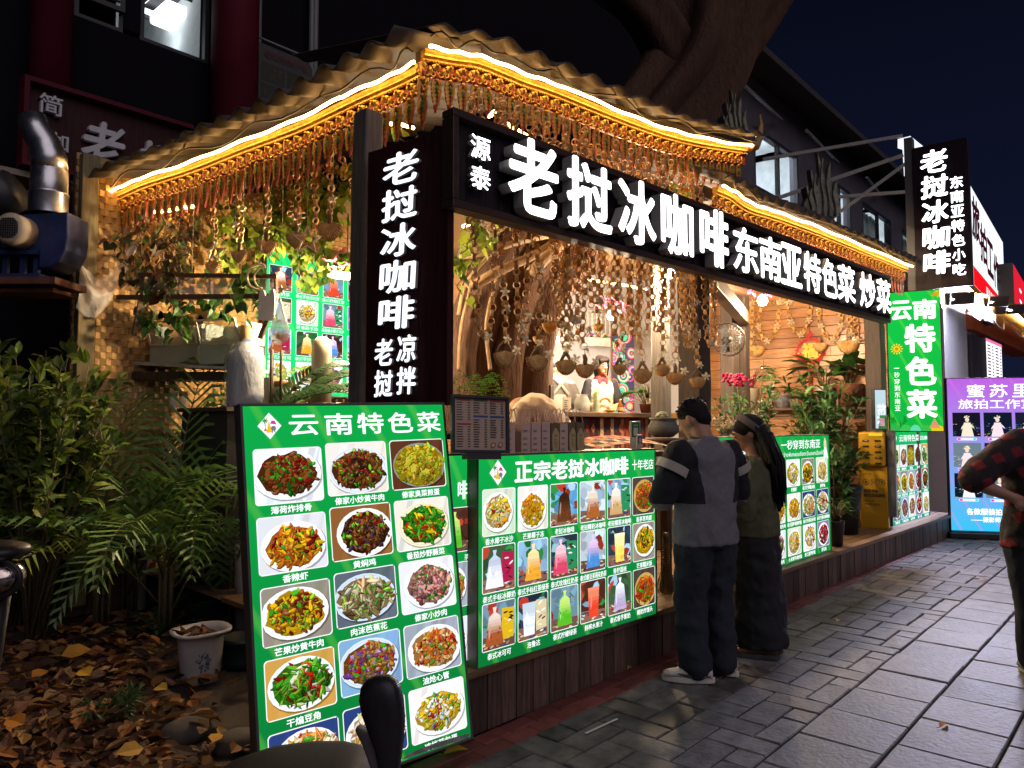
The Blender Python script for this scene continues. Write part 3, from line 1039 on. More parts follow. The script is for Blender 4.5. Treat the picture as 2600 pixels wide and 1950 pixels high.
# ---- board hidden behind it, only a strip showing
n2 = V((0, -1, 0))
bl = V((1.98, 2.86, .05))
br = aty(1192, 1600, 2.80)
br.z = .05
M = frame(bl, br - bl)
w2 = (br - bl).length
B2 = lightbox('menu_board', 'green lit menu board mostly hidden, only a narrow strip showing between two larger boards', 'menu board', M, w2, 1.345, .08,
    sheet_glow('green_film_hidden', GREEN_HI, GREEN_LO, 1.345), CASE)
textobj('title', '啡', w2 - .085, 1.12, .062, .095, WHITE_TXT, B2, bold=.02)
for r in range(3):
 P = Pic()
 if r == 0:
  drink(P, w2 - .2, .85 - .28 * r, .19, .23, 5)
 else:
  dish(P, w2 - .2, .85 - .28 * r, .19, .23, ('tripe', 'pork')[r - 1], 60, .012)
 P.mb.build('dish_picture', PRINT, B2)
textobj('caption', '茶', w2 - .04, .805, .032, .03, WHITE_TXT, B2)
# ---- coffee menu in the middle
random.seed(12)
bl, br, tl = aty(1215, 1676, 2.725), aty(1667, 1541, 2.635), None
bl.z = br.z = DKZ + .003
M = frame(bl, br - bl)
bw, bh = (br - bl).length, 1.075
B3 = lightbox('menu_board', 'wide green lit drinks menu board with six columns of photos left of the standing man', 'menu board', M, bw, bh, .09,
    sheet_glow('green_film_drinks', GREEN_HI, GREEN_LO, bh), CASE)
P = Pic()
emblem(P, bw * .085, bh * .92, .062)
P.mb.build('emblem', PRINT, B3)
for k, ch in enumerate('正宗老挝冰咖啡'):
 textobj('title', ch, bw * (.165 + .093 * k), bh * .868, bw * .083, bh * .098, WHITE_TXT, B3, bold=.042)
textobj('subtitle', '十年老店', bw * .835, bh * .885, bw * .148, bh * .062, WHITE_TXT, B3, bold=.008)
caps3 = ['香水椰子冰沙', '芒果椰子冻', '老挝冰咖啡', '老挝椰奶冰咖啡', '老挝榴莲冰咖啡', '香茅草鸡翅', '泰式手标冰椰奶', '泰式手标红茶绿茶', '泰式玫瑰红奶茶', '泰式蝶豆茉莉花奶茶', '青柠荔枝', '芒果糯米饭',
   '泰式冰可可', '泡鲁达', '泰式柠檬绿茶', '鲜榨水果汁', '泰式香芋紫奶', '椰奶炸馒头']
dk = [None, None, 1, 2, 3, 'fried', 0, 4, 6, 7, 8, 'mango', 9, 0, 5, 10, 11, 'fried']
pw, ph = bw * .153, bh * .228
for i in range(18):
 c, r = i % 6, i // 6
 x0, zt = bw * (.014 + .1645 * c), bh * (.842 - .274 * r)
 P = Pic()
 k = dk[i]
 if k is None:
  dish(P, x0, zt - ph, pw, ph, 'rice' if i == 0 else 'curry', 60, .013)
 elif isinstance(k, str):
  dish(P, x0, zt - ph, pw, ph, k, 60, .013)
 else:
  drink(P, x0, zt - ph, pw, ph, k, .013, 'glass' if i in (10, 13, 15) else 'bag')
 P.mb.build('drink_picture', PRINT, B3)
 tw = min(pw * 1.02, .034 * len(caps3[i]))
 textobj('caption', caps3[i], x0 + pw / 2 - tw / 2, zt - ph - bh * .040, tw, bh * .031, WHITE_TXT, B3, bold=.012)
# ---- snack menu behind the couple
random.seed(13)
bl, br = aty(1805, 1470, 2.72), aty(2111, 1381, 2.665)
bl.z = br.z = DKZ + .003
M = frame(bl, br - bl)
bw, bh = (br - bl).length, 1.14
B4 = lightbox('menu_board', 'green lit snack menu board partly hidden behind the woman with the headband', 'menu board', M, bw, bh, .09,
    sheet_glow('green_film_snacks', GREEN_HI, (.003, .2, .04), bh), METAL_GR)
textobj('title', '老挝特色小吃', bw * .10, bh * .845, bw * .37, bh * .105, WHITE_TXT, B4, bold=.035)
textobj('subtitle', '一秒穿到东南亚', bw * .53, bh * .895, bw * .37, bh * .075, WHITE_TXT, B4, bold=.012)
textobj('subtitle', 'ของว่างพิเศษเอเชียตะวันออกเฉียงใต้', bw * .5, bh * .838, bw * .44, bh * .038, WHITE_TXT, B4)
mb = MB()
Pp = Pic()
Pp.sh(circ(bw * .955, bh * .92, .035, .04), lin('f0c8a8'))
Pp.sh([(bw * .935, bh * .80), (bw * .985, bh * .80), (bw * .968, bh * .9), (bw * .945, bh * .9)], lin('f0f0f4'))
Pp.sh([(bw * .94, bh * .94), (bw * .97, bh * .94), (bw * .955, bh * .985)], lin('e8c8c0'))
Pp.mb.build('emblem', PRINT, B4)
caps4 = ['香茅草排骨', '香茅草鸡翅', '柠檬虾', '泰式芒果糯米饭', '菠萝饭', '泰式咖喱面包虾', '泰式咖喱面包鸡', '泰式菠萝海鲜炒饭', '泰式冬阴功米线', '泰式冬阴功海鲜面', '舂鸡脚', '柠檬手撕鸡', '小米辣牛肉炒面', '虾仁菠萝炒饭', '茶包鱼']
kinds4 = ['red', 'fried', 'egg', 'mango', 'rice', 'curry', 'curry', 'curry', 'noodle', 'noodle', 'chicken', 'pork', 'rice', 'egg', 'red']
pw, ph = bw * .122, bh * .218
for r in range(3):
 for c in range(7):
  x0, zt = bw * (.015 + .14 * c), bh * (.815 - .272 * r)
  i = r * 5 + c - 2
  P = Pic()
  dish(P, x0, zt - ph, pw, ph, kinds4[i] if c > 1 else ('chicken', 'tripe')[c], 46, .014)
  P.mb.build('dish_picture', PRINT, B4)
  if c > 1:
   tw = min(pw * 1.05, .042 * len(caps4[i]))
   textobj('caption', caps4[i], x0 + pw / 2 - tw / 2, zt - ph - bh * .040, tw, bh * .032, WHITE_TXT, B4, bold=.012, res=1)
# ---- small board at the far end
random.seed(14)
bl, br = aty(2268, 1330, 2.72), aty(2361, 1301, 2.665)
bl.z = br.z = DKZ + .003
M = frame(bl, br - bl)
bw, bh = (br - bl).length, 1.16
B5 = lightbox('menu_board', 'small green lit menu board on the far deck end beside the yellow charging cabinet', 'menu board', M, bw, bh, .13,
    sheet_glow('green_film_far', (.004, .40, .09), (.004, .30, .22), bh), METAL_GR)
P = Pic()
emblem(P, bw * .10, bh * .93, .07)
P.mb.build('emblem', PRINT, B5)
textobj('title', '云南特色菜', bw * .20, bh * .89, bw * .53, bh * .075, WHITE_TXT, B5, bold=.014)
textobj('subtitle', '正宗云南味', bw * .76, bh * .90, bw * .22, bh * .05, WHITE_TXT, B5, bold=.012)
pw, ph = bw * .182, bh * .245
kinds5 = ['fern', 'pork', 'omelette', 'ribs', 'beans', 'tripe', 'mango', 'tripe', 'red', 'chicken', 'banana', 'eggplant', 'pork', 'red', 'egg']
caps5 = ['薄荷炸排骨', '黄焖鸡', '煎蛋', '排骨', '蕨菜', '小炒黄牛肉', '芒果牛肉', '油炝心管', '小炒肉', '香辣虾', '芭蕉花', '干煸豆角', '凉拌鸡', '辣子鸡', '荷包蛋']
for i in range(15):
 c, r = i % 5, i // 5
 x0, zt = bw * (.012 + .1965 * c), bh * (.855 - .285 * r)
 P = Pic()
 dish(P, x0, zt - ph, pw, ph, kinds5[i], 36, .012)
 P.mb.build('dish_picture', PRINT, B5)
 tw = min(pw, .06 * len(caps5[i]))
 textobj('caption', caps5[i], x0 + pw / 2 - tw / 2, zt - ph - bh * .034, tw, bh * .028, WHITE_TXT, B5, bold=.02, res=1)
# ---- menu inside the kitchen
random.seed(15)
M = frame(aty(672, 1000, 6.6), FR)
a, b = aty(672, 1000, 6.6), aty(905, 1000, 6.6)
bw, z0, z1 = (b - a).length * 1.12, a.z, aty(720, 640, 6.6).z
bh = z1 - z0
M = frame(a, V((1, -.03, 0)))
B6 = lightbox('menu_board', 'bright green lit drinks menu hung inside the kitchen behind the tall bag of cups', 'menu board', M, bw, bh, .06,
    sheet_glow('green_film_inside', (.01, .62, .16), (.01, .58, .15), bh, 1.15), METAL_GR)
caps6 = ['泰式奶茶', '泰式手标绿奶茶', '泰式柠檬红茶', '老挝椰子', '泰式椰奶', '芒果椰子冻', '泰国香水椰子冰沙', '青柠荔枝', '泰式冰可可', '泰式手标红茶', '泰式茉莉花茶奶茶', '柠檬茶', '柠檬虾', '柠檬手撕鸡', '炒面', '舂鸡脚']
pw, ph = bw * .205, bh * .178
for i in range(16):
 c, r = i % 4, i // 4
 x0, zt = bw * (.02 + .25 * c), bh * (.90 - .222 * r)
 P = Pic()
 if r < 3 and i not in (5, 7):
  drink(P, x0, zt - ph, pw, ph, (2, 5, 10, 4, 0, 8, 6, 3, 9, 4, 7, 11)[i], .012)
 else:
  dish(P, x0, zt - ph, pw, ph, ('egg', 'rice', 'pork', 'red')[i % 4], 40, .012)
 P.mb.build('drink_picture', glow('lit_print_inside', (1, 1, 1), 1.15, attr=True), B6)
 tw = min(pw * 1.08, .05 * len(caps6[i]))
 textobj('caption', caps6[i], x0 + pw / 2 - tw / 2, zt - ph - bh * .034, tw, bh * .026, WHITE_TXT, B6, bold=.014, res=1)
# ================================================================== SIGNS WITH RAISED LETTERS
LETTER = glow('lit_white_letter_face', (0.96, 0.98, 1.0), 3.5)
LETTER_B = glow('lit_cool_letter_face', (0.86, 0.90, 1.0), 1.35)
LSIDE = mt('letter_return', (.42, .40, .38), .5, var=.15, bump=0)
SIGNW = mt('dark_stained_sign_boards', (0.022, 0.016, 0.020), 0.55, spec=.15, var=.5, sc=4, stretch=(12, 12, .8), bump=.4)
SIGNR = mt('dark_red_sign_boards', (0.050, 0.014, 0.014), 0.5, spec=.15, var=.5, sc=4, stretch=(10, 10, .6), bump=.3)
def letters(root, ch, x0, z0, w, h, d, bold, face=LETTER, res=4, shear=0.0):
 f, b_ = MB(), MB()
 text(f, ch, x0, z0, w, h, y=-d, bold=bold, res=res, shear=shear)
 text(b_, ch, x0, z0, w, h, y=-.0006, depth=d - .004, bold=bold, res=res, shear=shear)
 o = f.build('letter', face, root)
 b_.build('letter_side', LSIDE, o)
 return o
# ---- long front sign
sl, sr = at(1144, 520, 4.0), at(2258, 823, 8.62)
sz0, sz1 = (sl.z + sr.z) / 2, (at(1144, 266, 4.0).z + at(2258, 704, 8.62).z) / 2
sl.z = sr.z = sz0
M = frame(sl, sr - sl)
sw, sh = (sr - sl).length, sz1 - sz0
sign_n = (M.to_3x3() @ V((0, 1, 0)))
sgn = thing('shop_sign', 'long dark wooden front sign with big glowing white raised characters above the stall opening', 'shop sign', M=M)
mb = MB()
x = 0
while x < sw - .01:
 wd = min(.145, sw - x)
 mb.box((x + wd / 2, .05 + rnd(-.002, .002), sh / 2), (wd - .004, .03, sh - .02))
 x += wd
mb.build('sign_boards', SIGNW, sgn, bevel=.002)
mb = MB()
mb.box((sw / 2, .03, sh - .022), (sw, .10, .044))
mb.box((sw / 2, .03, .022), (sw, .10, .044))
mb.box((.022, .03, sh / 2), (.044, .098, sh - .09))
mb.box((sw - .022, .03, sh / 2), (.044, .098, sh - .09))
mb.build('sign_frame', mt('stained_sign_frame', (.05, .024, .02), .45, var=.4, sc=5, stretch=(1, 8, 8), bump=.2), sgn, bevel=.005)
Mi = M.inverted()
def sx(u, d=.08):
 return (Mi @ atp(u, 600, sl - sign_n * d, sign_n)).x
big = [('老', 1293, 1413), ('挝', 1442, 1550), ('冰', 1572, 1662), ('咖', 1680, 1757), ('啡', 1778, 1846)]
for ch, u0, u1 in big:
 a, b = sx(u0), sx(u1)
 letters(sgn, ch, a, sh * .11, b - a, sh * .78, .085, .033)
for ch, u0, u1 in [('东', 1866, 1930), ('南', 1932, 1987), ('亚', 1986, 2038), ('特', 2043, 2086), ('色', 2089, 2127), ('菜', 2128, 2172), ('炒', 2183, 2222), ('菜', 2225, 2261)]:
 a, b = sx(u0), sx(u1)
 letters(sgn, ch, a, sh * .15, (b - a) * .95, sh * .66, .07, .027)
a, b = sx(1195, .03), sx(1245, .03)
for k, ch in enumerate('源泰'):
 letters(sgn, ch, a, sh * (.55 - .31 * k), b - a, sh * .235, .03, .012)
# ---- upright sign on the left corner
M, w_, h_ = None, 0, 0
n_side = V((-.985, -.10, 0))
tr = at(1140, 330, 4.03)
bl = atp(925, 1033, tr, n_side)
br = atp(1134, 1037, tr, n_side)
tl = atp(957, 372, tr, n_side)
h_ = .5 * (tl.z + tr.z) - bl.z
ex = V((br.x - bl.x, br.y - bl.y, 0))
M = frame(bl, ex)
w_ = ex.length
sg2 = thing('shop_sign', 'upright dark red wooden sign with glowing white characters on the near stall corner', 'shop sign', M=M)
mb = MB()
x = 0
while x < w_ - .01:
 wd = min(.11, w_ - x)
 mb.box((x + wd / 2, .03 + rnd(-.0015, .0015), h_ / 2), (wd - .002, .05, h_))
 x += wd
mb.build('sign_boards', SIGNR, sg2, bevel=.002)
LB = mt('pale_letter_return', (.5, .5, .55), .5, bump=0)
for k, ch in enumerate('老挝冰咖啡'):
 letters(sg2, ch, w_ * .25 - .006 * k, h_ * (.835 - .1365 * k), w_ * .42, h_ * .118, .022, .03, LETTER_B, shear=.06)
for k, ch in enumerate('老挝'):
 letters(sg2, ch, w_ * .16, h_ * (.155 - .118 * k), w_ * .22, h_ * .098, .02, .028, LETTER_B, shear=.06)
for k, ch in enumerate('凉拌'):
 letters(sg2, ch, w_ * .44, h_ * (.162 - .118 * k), w_ * .22, h_ * .098, .02, .028, LETTER_B, shear=.06)
# ---- upright sign on the far corner
n3 = V((-1, -.05, 0))
p3 = at(2326, 738, 9.9)
bl, br, tl = p3, atp(2469, 722, p3, n3), atp(2322, 375, p3, n3)
ex = V((br.x - bl.x, br.y - bl.y, 0))
M = frame(bl, ex)
w_, h_ = ex.length, tl.z - bl.z
sg3 = thing('shop_sign', 'upright dark sign with glowing white characters in two columns high on the far corner', 'shop sign', M=M)
mb = MB()
mb.box((w_ / 2, .05, h_ / 2), (w_, .08, h_))
mb.build('sign_panel', mt('dark_purple_sign_panel', (.03, .018, .026), .4, var=.4, sc=4, stretch=(8, 8, .6), bump=.2), sg3, bevel=.004)
mb = MB()
mb.box((-.05, .10, h_ / 2 + .04), (.10, .16, h_ + .25))
mb.build('side_post', METAL_GR, sg3)
for k, ch in enumerate('老挝冰咖啡'):
 letters(sg3, ch, w_ * .16, h_ * (.80 - .175 * k), w_ * .46, h_ * .15, .03, .034, LETTER, shear=.05, res=3)
for k, ch in enumerate('东南亚特色小吃'):
 letters(sg3, ch, w_ * .68, h_ * (.665 - .0985 * k), w_ * .22, h_ * .078, .02, .025, LETTER, res=2)
# ---- upright green lightbox
aL = -radians(64)
dv = V((cos(YAW - aL), sin(YAW - aL), 0))
p4 = at(2261, 1094, 9.5)
n4 = V((-dv.y, dv.x, 0))
br4 = atp(2396, 1097, p4, n4)
ex = V((br4.x - p4.x, br4.y - p4.y, 0))
M = frame(p4, ex)
w_, h_ = ex.length, atp(2263, 744, p4, n4).z - p4.z
sg4 = lightbox('lightbox_sign', 'tall narrow green lit sign with large white characters above the far small menu', 'sign', M, w_, h_, .14,
    sheet_glow('green_film_tall', (.006, .45, .05), (.005, .36, .04), h_, 1.05), METAL_DK)
WT2 = glow('bright_white_print', (.97, 1, .97), 1.25)
textobj('title', '云', w_ * .085, h_ * .80, w_ * .37, h_ * .135, WT2, sg4, bold=.045)
textobj('title', '南', w_ * .51, h_ * .80, w_ * .42, h_ * .135, WT2, sg4, bold=.045)
for k, ch in enumerate('特色菜'):
 textobj('title', ch, w_ * .34, h_ * (.565 - .235 * k), w_ * .54, h_ * .195, WT2, sg4, bold=.042)
mb = MB()
vtext(mb, '一秒穿到东南亚', w_ * .10, h_ * .475, w_ * .105, h_ * .335)
mb.build('subtitle', WT2, sg4)
P = Pic()
cx, cz = w_ * .165, h_ * .59
for k in range(12):
 P.sh(blade(cx + cos(k * pi / 6) * .058, cz + sin(k * pi / 6) * .058, .03, .014, k * pi / 6), lin('f0d020'))
P.sh(circ(cx, cz, .04, .04, 16), lin('f0c020'))
P.sh(circ(cx, cz, .02, .02, 12), lin('c88a10'))
P.mb.build('sun_emblem', PRINT, sg4)
P = Pic()
P.clip = (0, 0, w_, h_)
for cx, r, c in ((.08, .14, '2fa848'), (.3, .12, '3ab850'), (.48, .10, '58d0a0'), (.86, .17, 'd8c020'), (.68, .1, '38b048')):
 P.sh(circ(w_ * cx, 0, w_ * r, h_ * .045, 18), lin(c))
for k in range(5):
 P.sh([(w_ * (.74 + .018 * k), h_ * (.022 + .013 * k)), (w_ * (.94 - .018 * k), h_ * (.022 + .013 * k)), (w_ * (.92 - .018 * k), h_ * (.034 + .013 * k)), (w_ * (.76 + .018 * k), h_ * (.034 + .013 * k))], lin('d88a6a'))
for k in range(9):
 P.sh(blade(w_ * rnd(0, .3), h_ * rnd(.03, .09), .1, .02, rnd(.8, 2.2)), lin('158a2a'))
 P.sh(blade(w_ * rnd(.8, 1), h_ * rnd(.955, .995), .09, .025, rnd(0, 3)), lin(random.choice(['8ad830', 'd8901a', '30a838'])))
P.mb.build('landscape_print', PRINT, sg4)
# ---- white studio lightbox above the next shop
random.seed(3)
n5 = V((.06, -1, 0))
p5 = aty(2473, 723, 2.75)
br5 = atp(2552, 763, p5, n5)
ex = V((br5.x - p5.x, br5.y - p5.y, 0))
M = frame(p5, ex)
w_, h_ = ex.length, atp(2465, 472, p5, n5).z - p5.z
sg5 = lightbox('lightbox_sign', 'big white lit sign with a red band and brush characters above the next shop', 'sign', M, w_, h_, .25,
    glow('white_lit_film', (.9, .95, 1), .95), METAL_DK)
mb = MB()
mb.box((w_ / 2, -.003, h_ * .095), (w_, .003, h_ * .19))
mb.build('red_band', glow('red_lit_film', (.75, .006, .012), 1.0), sg5)
REDK = glow('dark_red_print', (.03, .003, .008), 1.0)
for k, ch in enumerate('旅拍工作室'):
 textobj('title', ch, w_ * (-.0 + .195 * k), h_ * (.42 - .055 * k + (.08 if k == 0 else 0)), w_ * .185, h_ * (.40 if k else .42), REDK, sg5, y=-.006, shear=.08, bold=.05)
textobj('subtitle', '服务电话:18645599116', w_ * .32, h_ * .04, w_ * .64, h_ * .085, WHITE_TXT, sg5, y=-.008, bold=.01)
# white box behind the far upright sign: only a corner shows over it
p6 = at(2311, 410, 12.4)
q6 = at(2376, 396, 12.4)
M = frame(p6 + V((0, 0, -1.2)), V((1, -.08, 0)))
a, b = at(2311, 344, 12.4), at(2374, 394, 15.5)
w6 = 2.4
sg6 = thing('lightbox_sign', 'white lit sign mostly hidden behind the far upright dark sign, only its corner showing', 'sign', M=M)
mb = MB()
ex6 = V((1, -.08, 0)).normalized()
n6 = V((.08, 1, 0)).normalized()
pc = [at(2310, 343, 12.4), atp(2374, 395, at(2310, 343, 12.4), n6), atp(2374, 470, at(2310, 343, 12.4), n6), atp(2328, 470, at(2310, 343, 12.4), n6), atp(2320, 352, at(2310, 343, 12.4), n6)][:0] + [atp(u, v, at(2310, 343, 12.4), n6) for u, v in ((2312, 345), (2374, 395), (2374, 440), (2328, 440), (2324, 372), (2312, 368))]
lp = [M.inverted() @ p for p in pc]
mb.prism([(p.x, p.z) for p in lp], -.0, .2)
mb.build('lit_panel', glow('white_lit_film', (.9, .95, 1), .95), sg6)
# red sign at the picture's edge
n7 = V((.06, -1, 0))
p7 = aty(2576, 768, 2.7)
M = frame(p7, V((1, .06, 0)))
h_ = aty(2576, 672, 2.7).z - p7.z
sg7 = lightbox('lightbox_sign', 'red lit sign with white lettering cut off at the right edge of the picture', 'sign', M, 4.2, h_, .3,
    glow('bright_red_film', (.62, .012, .03), 1.0), METAL_DK)
mb = MB()
mb.box((1.6, -.004, h_ * .55), (.5, .004, h_ * .08))
mb.box((1.6, -.004, h_ * .25), (.5, .004, h_ * .08))
mb.build('white_print', WHITE_TXT, sg7)
# ---- purple studio stand on the pavement
random.seed(21)
p8 = at(2416, 1338, 10.5)
p8.z = .10
dv8 = V((cos(YAW + radians(76)), sin(YAW + radians(76)), 0))
ex = -dv8
M = frame(p8, ex)
w_, h_ = 1.22, at(2410, 962, 10.5).z - .10
sg8 = lightbox('advertising_stand', 'purple to cyan lit photo studio advertising stand standing on the pavement at the right', 'advertising stand', M, w_, h_, .10,
    sheet_glow('violet_film', (.42, .10, .62), (.03, .45, .75), h_, 1.0), METAL_DK)
mb = MB()
mb.box((w_ / 2, .06, -.055), (w_ + .12, .42, .07))
mb.box((w_ / 2, .06, -.0125), (w_ + .02, .24, .014))
mb.build('foot_plate', METAL_DK, sg8, bevel=.006)
WT3 = glow('bright_white_print', (.97, 1, .97), 1.25)
for k, ch in enumerate('蜜苏里'):
 textobj('title', ch, w_ * (.20 + .23 * k), h_ * .875, w_ * .18, h_ * .085, WT3, sg8, bold=.012, shear=.04)
textobj('title', '旅拍工作室', w_ * .11, h_ * .80, w_ * .78, h_ * .062, WT3, sg8, bold=.012)
textobj('subtitle', '各款服装拍服化妆造型', w_ * .16, h_ * .105, w_ * .72, h_ * .042, WT3, sg8, bold=.02)
textobj('subtitle', '——摄影师跟拍服务——', w_ * .20, h_ * .058, w_ * .66, h_ * .034, WT3, sg8, bold=.015)
for i in range(9):
 c, r = i % 3, i // 3
 x0, z1_ = w_ * (.045 + .318 * c), h_ * (.775 - .2 * r)
 pw, ph = w_ * .285, h_ * .158
 P = Pic()
 z0_ = z1_ - ph
 dark = random.choice([lin('141422'), lin('1a1a30'), lin('0f1828')]) if i not in (3, 7) else lin('6a7a88')
 P.clip = (x0, z0_, x0 + pw, z1_)
 P.sh([(x0, z0_), (x0 + pw, z0_), (x0 + pw, z1_), (x0, z1_)], dark)
 for q in range(42):
  cc = random.choice([lin('d8b060'), lin('4060c0'), lin('c8c8d8'), lin('2a6a3a'), dark, dark])
  P.sh(blade(x0 + rnd(0, 1) * pw, z0_ + rnd(0, .55) * ph, pw * rnd(.03, .16), pw * .02, rnd(-.4, .4)), cc)
 cx, s_ = x0 + pw * rnd(.42, .58), ph
 body = random.choice([WH, lin('e8e0c8'), lin('f0d8e0')])
 P.sh([(cx - .24 * s_, z0_), (cx + .24 * s_, z0_), (cx + .12 * s_, z0_ + .58 * s_), (cx - .12 * s_, z0_ + .58 * s_)], body)
 P.sh(blade(cx - .16 * s_, z0_ + .42 * s_, .3 * s_, .06 * s_, 1.0), body)
 P.sh(blade(cx + .17 * s_, z0_ + .44 * s_, .3 * s_, .06 * s_, 2.3), body)
 P.sh(circ(cx, z0_ + .70 * s_, .075 * s_, .105 * s_, 14), lin('f0d0b8'))
 for q in range(9):
  P.sh(blade(cx + cos(q * .4) * .09 * s_, z0_ + .76 * s_ + sin(q * .4) * .09 * s_, .09 * s_, .03 * s_, q * .4), random.choice([lin('1a1210'), lin('e8c040'), WH]))
 P.mb.build('portrait_picture', PRINT, sg8)
 P = Pic()
 P.sh(rrect(x0 + pw * .14, z0_ - h_ * .026, pw * .72, h_ * .018, h_ * .0085), lin('e8e8f8'))
 P.sh(blade(x0 + pw * .22, z0_ - h_ * .017, pw * .14, h_ * .015, 0), lin('f040a0'))
 P.sh(blade(x0 + pw * .78, z0_ - h_ * .017, pw * .14, h_ * .015, 0), lin('40d8d0'))
 P.mb.build('caption', PRINT, sg8)
# ================================================================== LAMPS THE PLACE SHOWS, AND ONE ADDED STRIP
random.seed(31)
BULB = glow('lamp_bulb_glass', (1.0, .93, .82), 22.0)
TUBEW = glow('cool_tube', (.85, .93, 1.0), 9.0)
SHADE = mt('rattan_lamp_shade', (.30, .17, .07), .6, var=.4, sc=30, bump=.4)
PINKP = leafmat('pink_silk_petal', .35, .6)
def lamp(name, label, u, v, d, power, col=(1, .74, .45), r=.05, shade=None, grp='lamps hanging in the stall'):
 p = at(u, v, d)
 t = thing(name, label, 'lamp', p, group=grp)
 m_ = MB()
 m_.lathe([(.001, -r), (r * .7, -r * .75), (r, 0), (r * .72, r * .8), (r * .3, r * 1.2)], n=12)
 m_.build('bulb', BULB, t)
 m_ = MB()
 m_.lathe([(r * .32, r * 1.2), (r * .34, r * 2.0), (.006, r * 2.1)], n=10)
 m_.tube([(0, 0, r * 2.1), (0, 0, .5)], .005, 5)
 m_.build('lamp_holder', METAL_DK, t)
 if shade == 'flowers':
  m_ = MB()
  for k in range(60):
   a, e = rnd(0, 2 * pi), rnd(.1, 1.3)
   c = V((cos(a) * cos(e), sin(a) * cos(e), sin(e))) * rnd(.13, .2) + V((0, 0, r * .7))
   q = V((rnd(-1, 1), rnd(-1, 1), rnd(-1, 1))).normalized() * .04
   q2 = q.orthogonal().normalized() * .03
   m_.add([c - q, c + q2, c + q, c - q2], [(0, 1, 2, 3)], jit(random.choice([lin('f07aa8'), lin('d84a80'), lin('f4b0c8')]), .2))
  m_.build('flower_shade', PINKP, t)
 if shade == 'basket':
  m_ = MB()
  m_.lathe([(.05, .16), (.10, .10), (.16, -.02), (.165, -.03)], n=14, caps=False)
  m_.build('lamp_shade', SHADE, t)
 l = bpy.data.lights.new(name + '_light', 'POINT')
 l.energy = power
 l.color = col
 l.shadow_soft_size = .07
 lo = bpy.data.objects.new(name + '_light', l)
 COL.objects.link(lo)
 lo.location = p + V((0, 0, -r * 1.6 - .06))
 return t
lamp('pendant_lamp', 'bright pendant lamp hanging beside the post left of the upright red sign', 882, 692, 6.2, 190, r=.05, shade='basket')
lamp('pendant_lamp', 'bright pendant lamp hanging behind the palm chains near the middle post', 1703, 696, 7.3, 190, r=.045)
lamp('pendant_lamp', 'flower-covered pink lamp hanging above the serving woman', 1553, 802, 7.9, 130, r=.05, shade='flowers')
lamp('pendant_lamp', 'small pendant lamp in front of the white wall behind the hanging shells', 1413, 862, 9.2, 90, r=.04, col=(1, .80, .60))
lamp('pendant_lamp', 'pink flower lamp glowing in front of the plank wall', 1936, 764, 8.6, 150, r=.06, shade='flowers')
lamp('pendant_lamp', 'small warm bulb high under the far eave beside the sign end', 2190, 675, 9.3, 14, r=.02, col=(1, .65, .35))
# short strips under the inner beams
def inner_strip(u0, v0, u1, v1, d0, d1, lab):
 a, b = at(u0, v0, d0), at(u1, v1, d1)
 m_ = MB()
 m_.tube([a, a.lerp(b, .33) + V((0, 0, -.008)), a.lerp(b, .66) + V((0, 0, .004)), b], .014, 5)
 m_.v = [p - a for p in m_.v]
 o = m_.build('light_strip', LED, loc=a)
 tag(o, lab, 'light strip', 'short light strips under the inner beams')
inner_strip(388, 538, 500, 523, 6.3, 6.0, 'warm light strip under the beam above the bamboo wall')
inner_strip(905, 512, 1045, 470, 5.6, 5.3, 'warm light strip among the vine leaves behind the near post')
inner_strip(960, 305, 1050, 325, 5.3, 5.6, 'warm light strip just under the eave corner')
inner_strip(1240, 295, 1262, 280, 5.4, 5.3, 'short warm strip behind the carved eave above the front sign')
inner_strip(1262, 300, 1560, 470, 5.45, 6.2, 'long warm strip along the inner beam behind the front sign')
inner_strip(1580, 480, 1860, 610, 6.3, 7.8, 'warm strip on the inner beam above the dark post')
inner_strip(1450, 700, 1640, 735, 8.6, 9.6, 'long warm strip under the bamboo soffit above the bar')
inner_strip(1175, 575, 1232, 545, 5.75, 5.9, 'added short warm strip lighting the banyan trunk behind the front sign')  # extra strip, added only to brighten the trunk from the front
inner_strip(2010, 735, 2120, 690, 9.6, 9.0, 'warm strip behind the far end of the front sign')
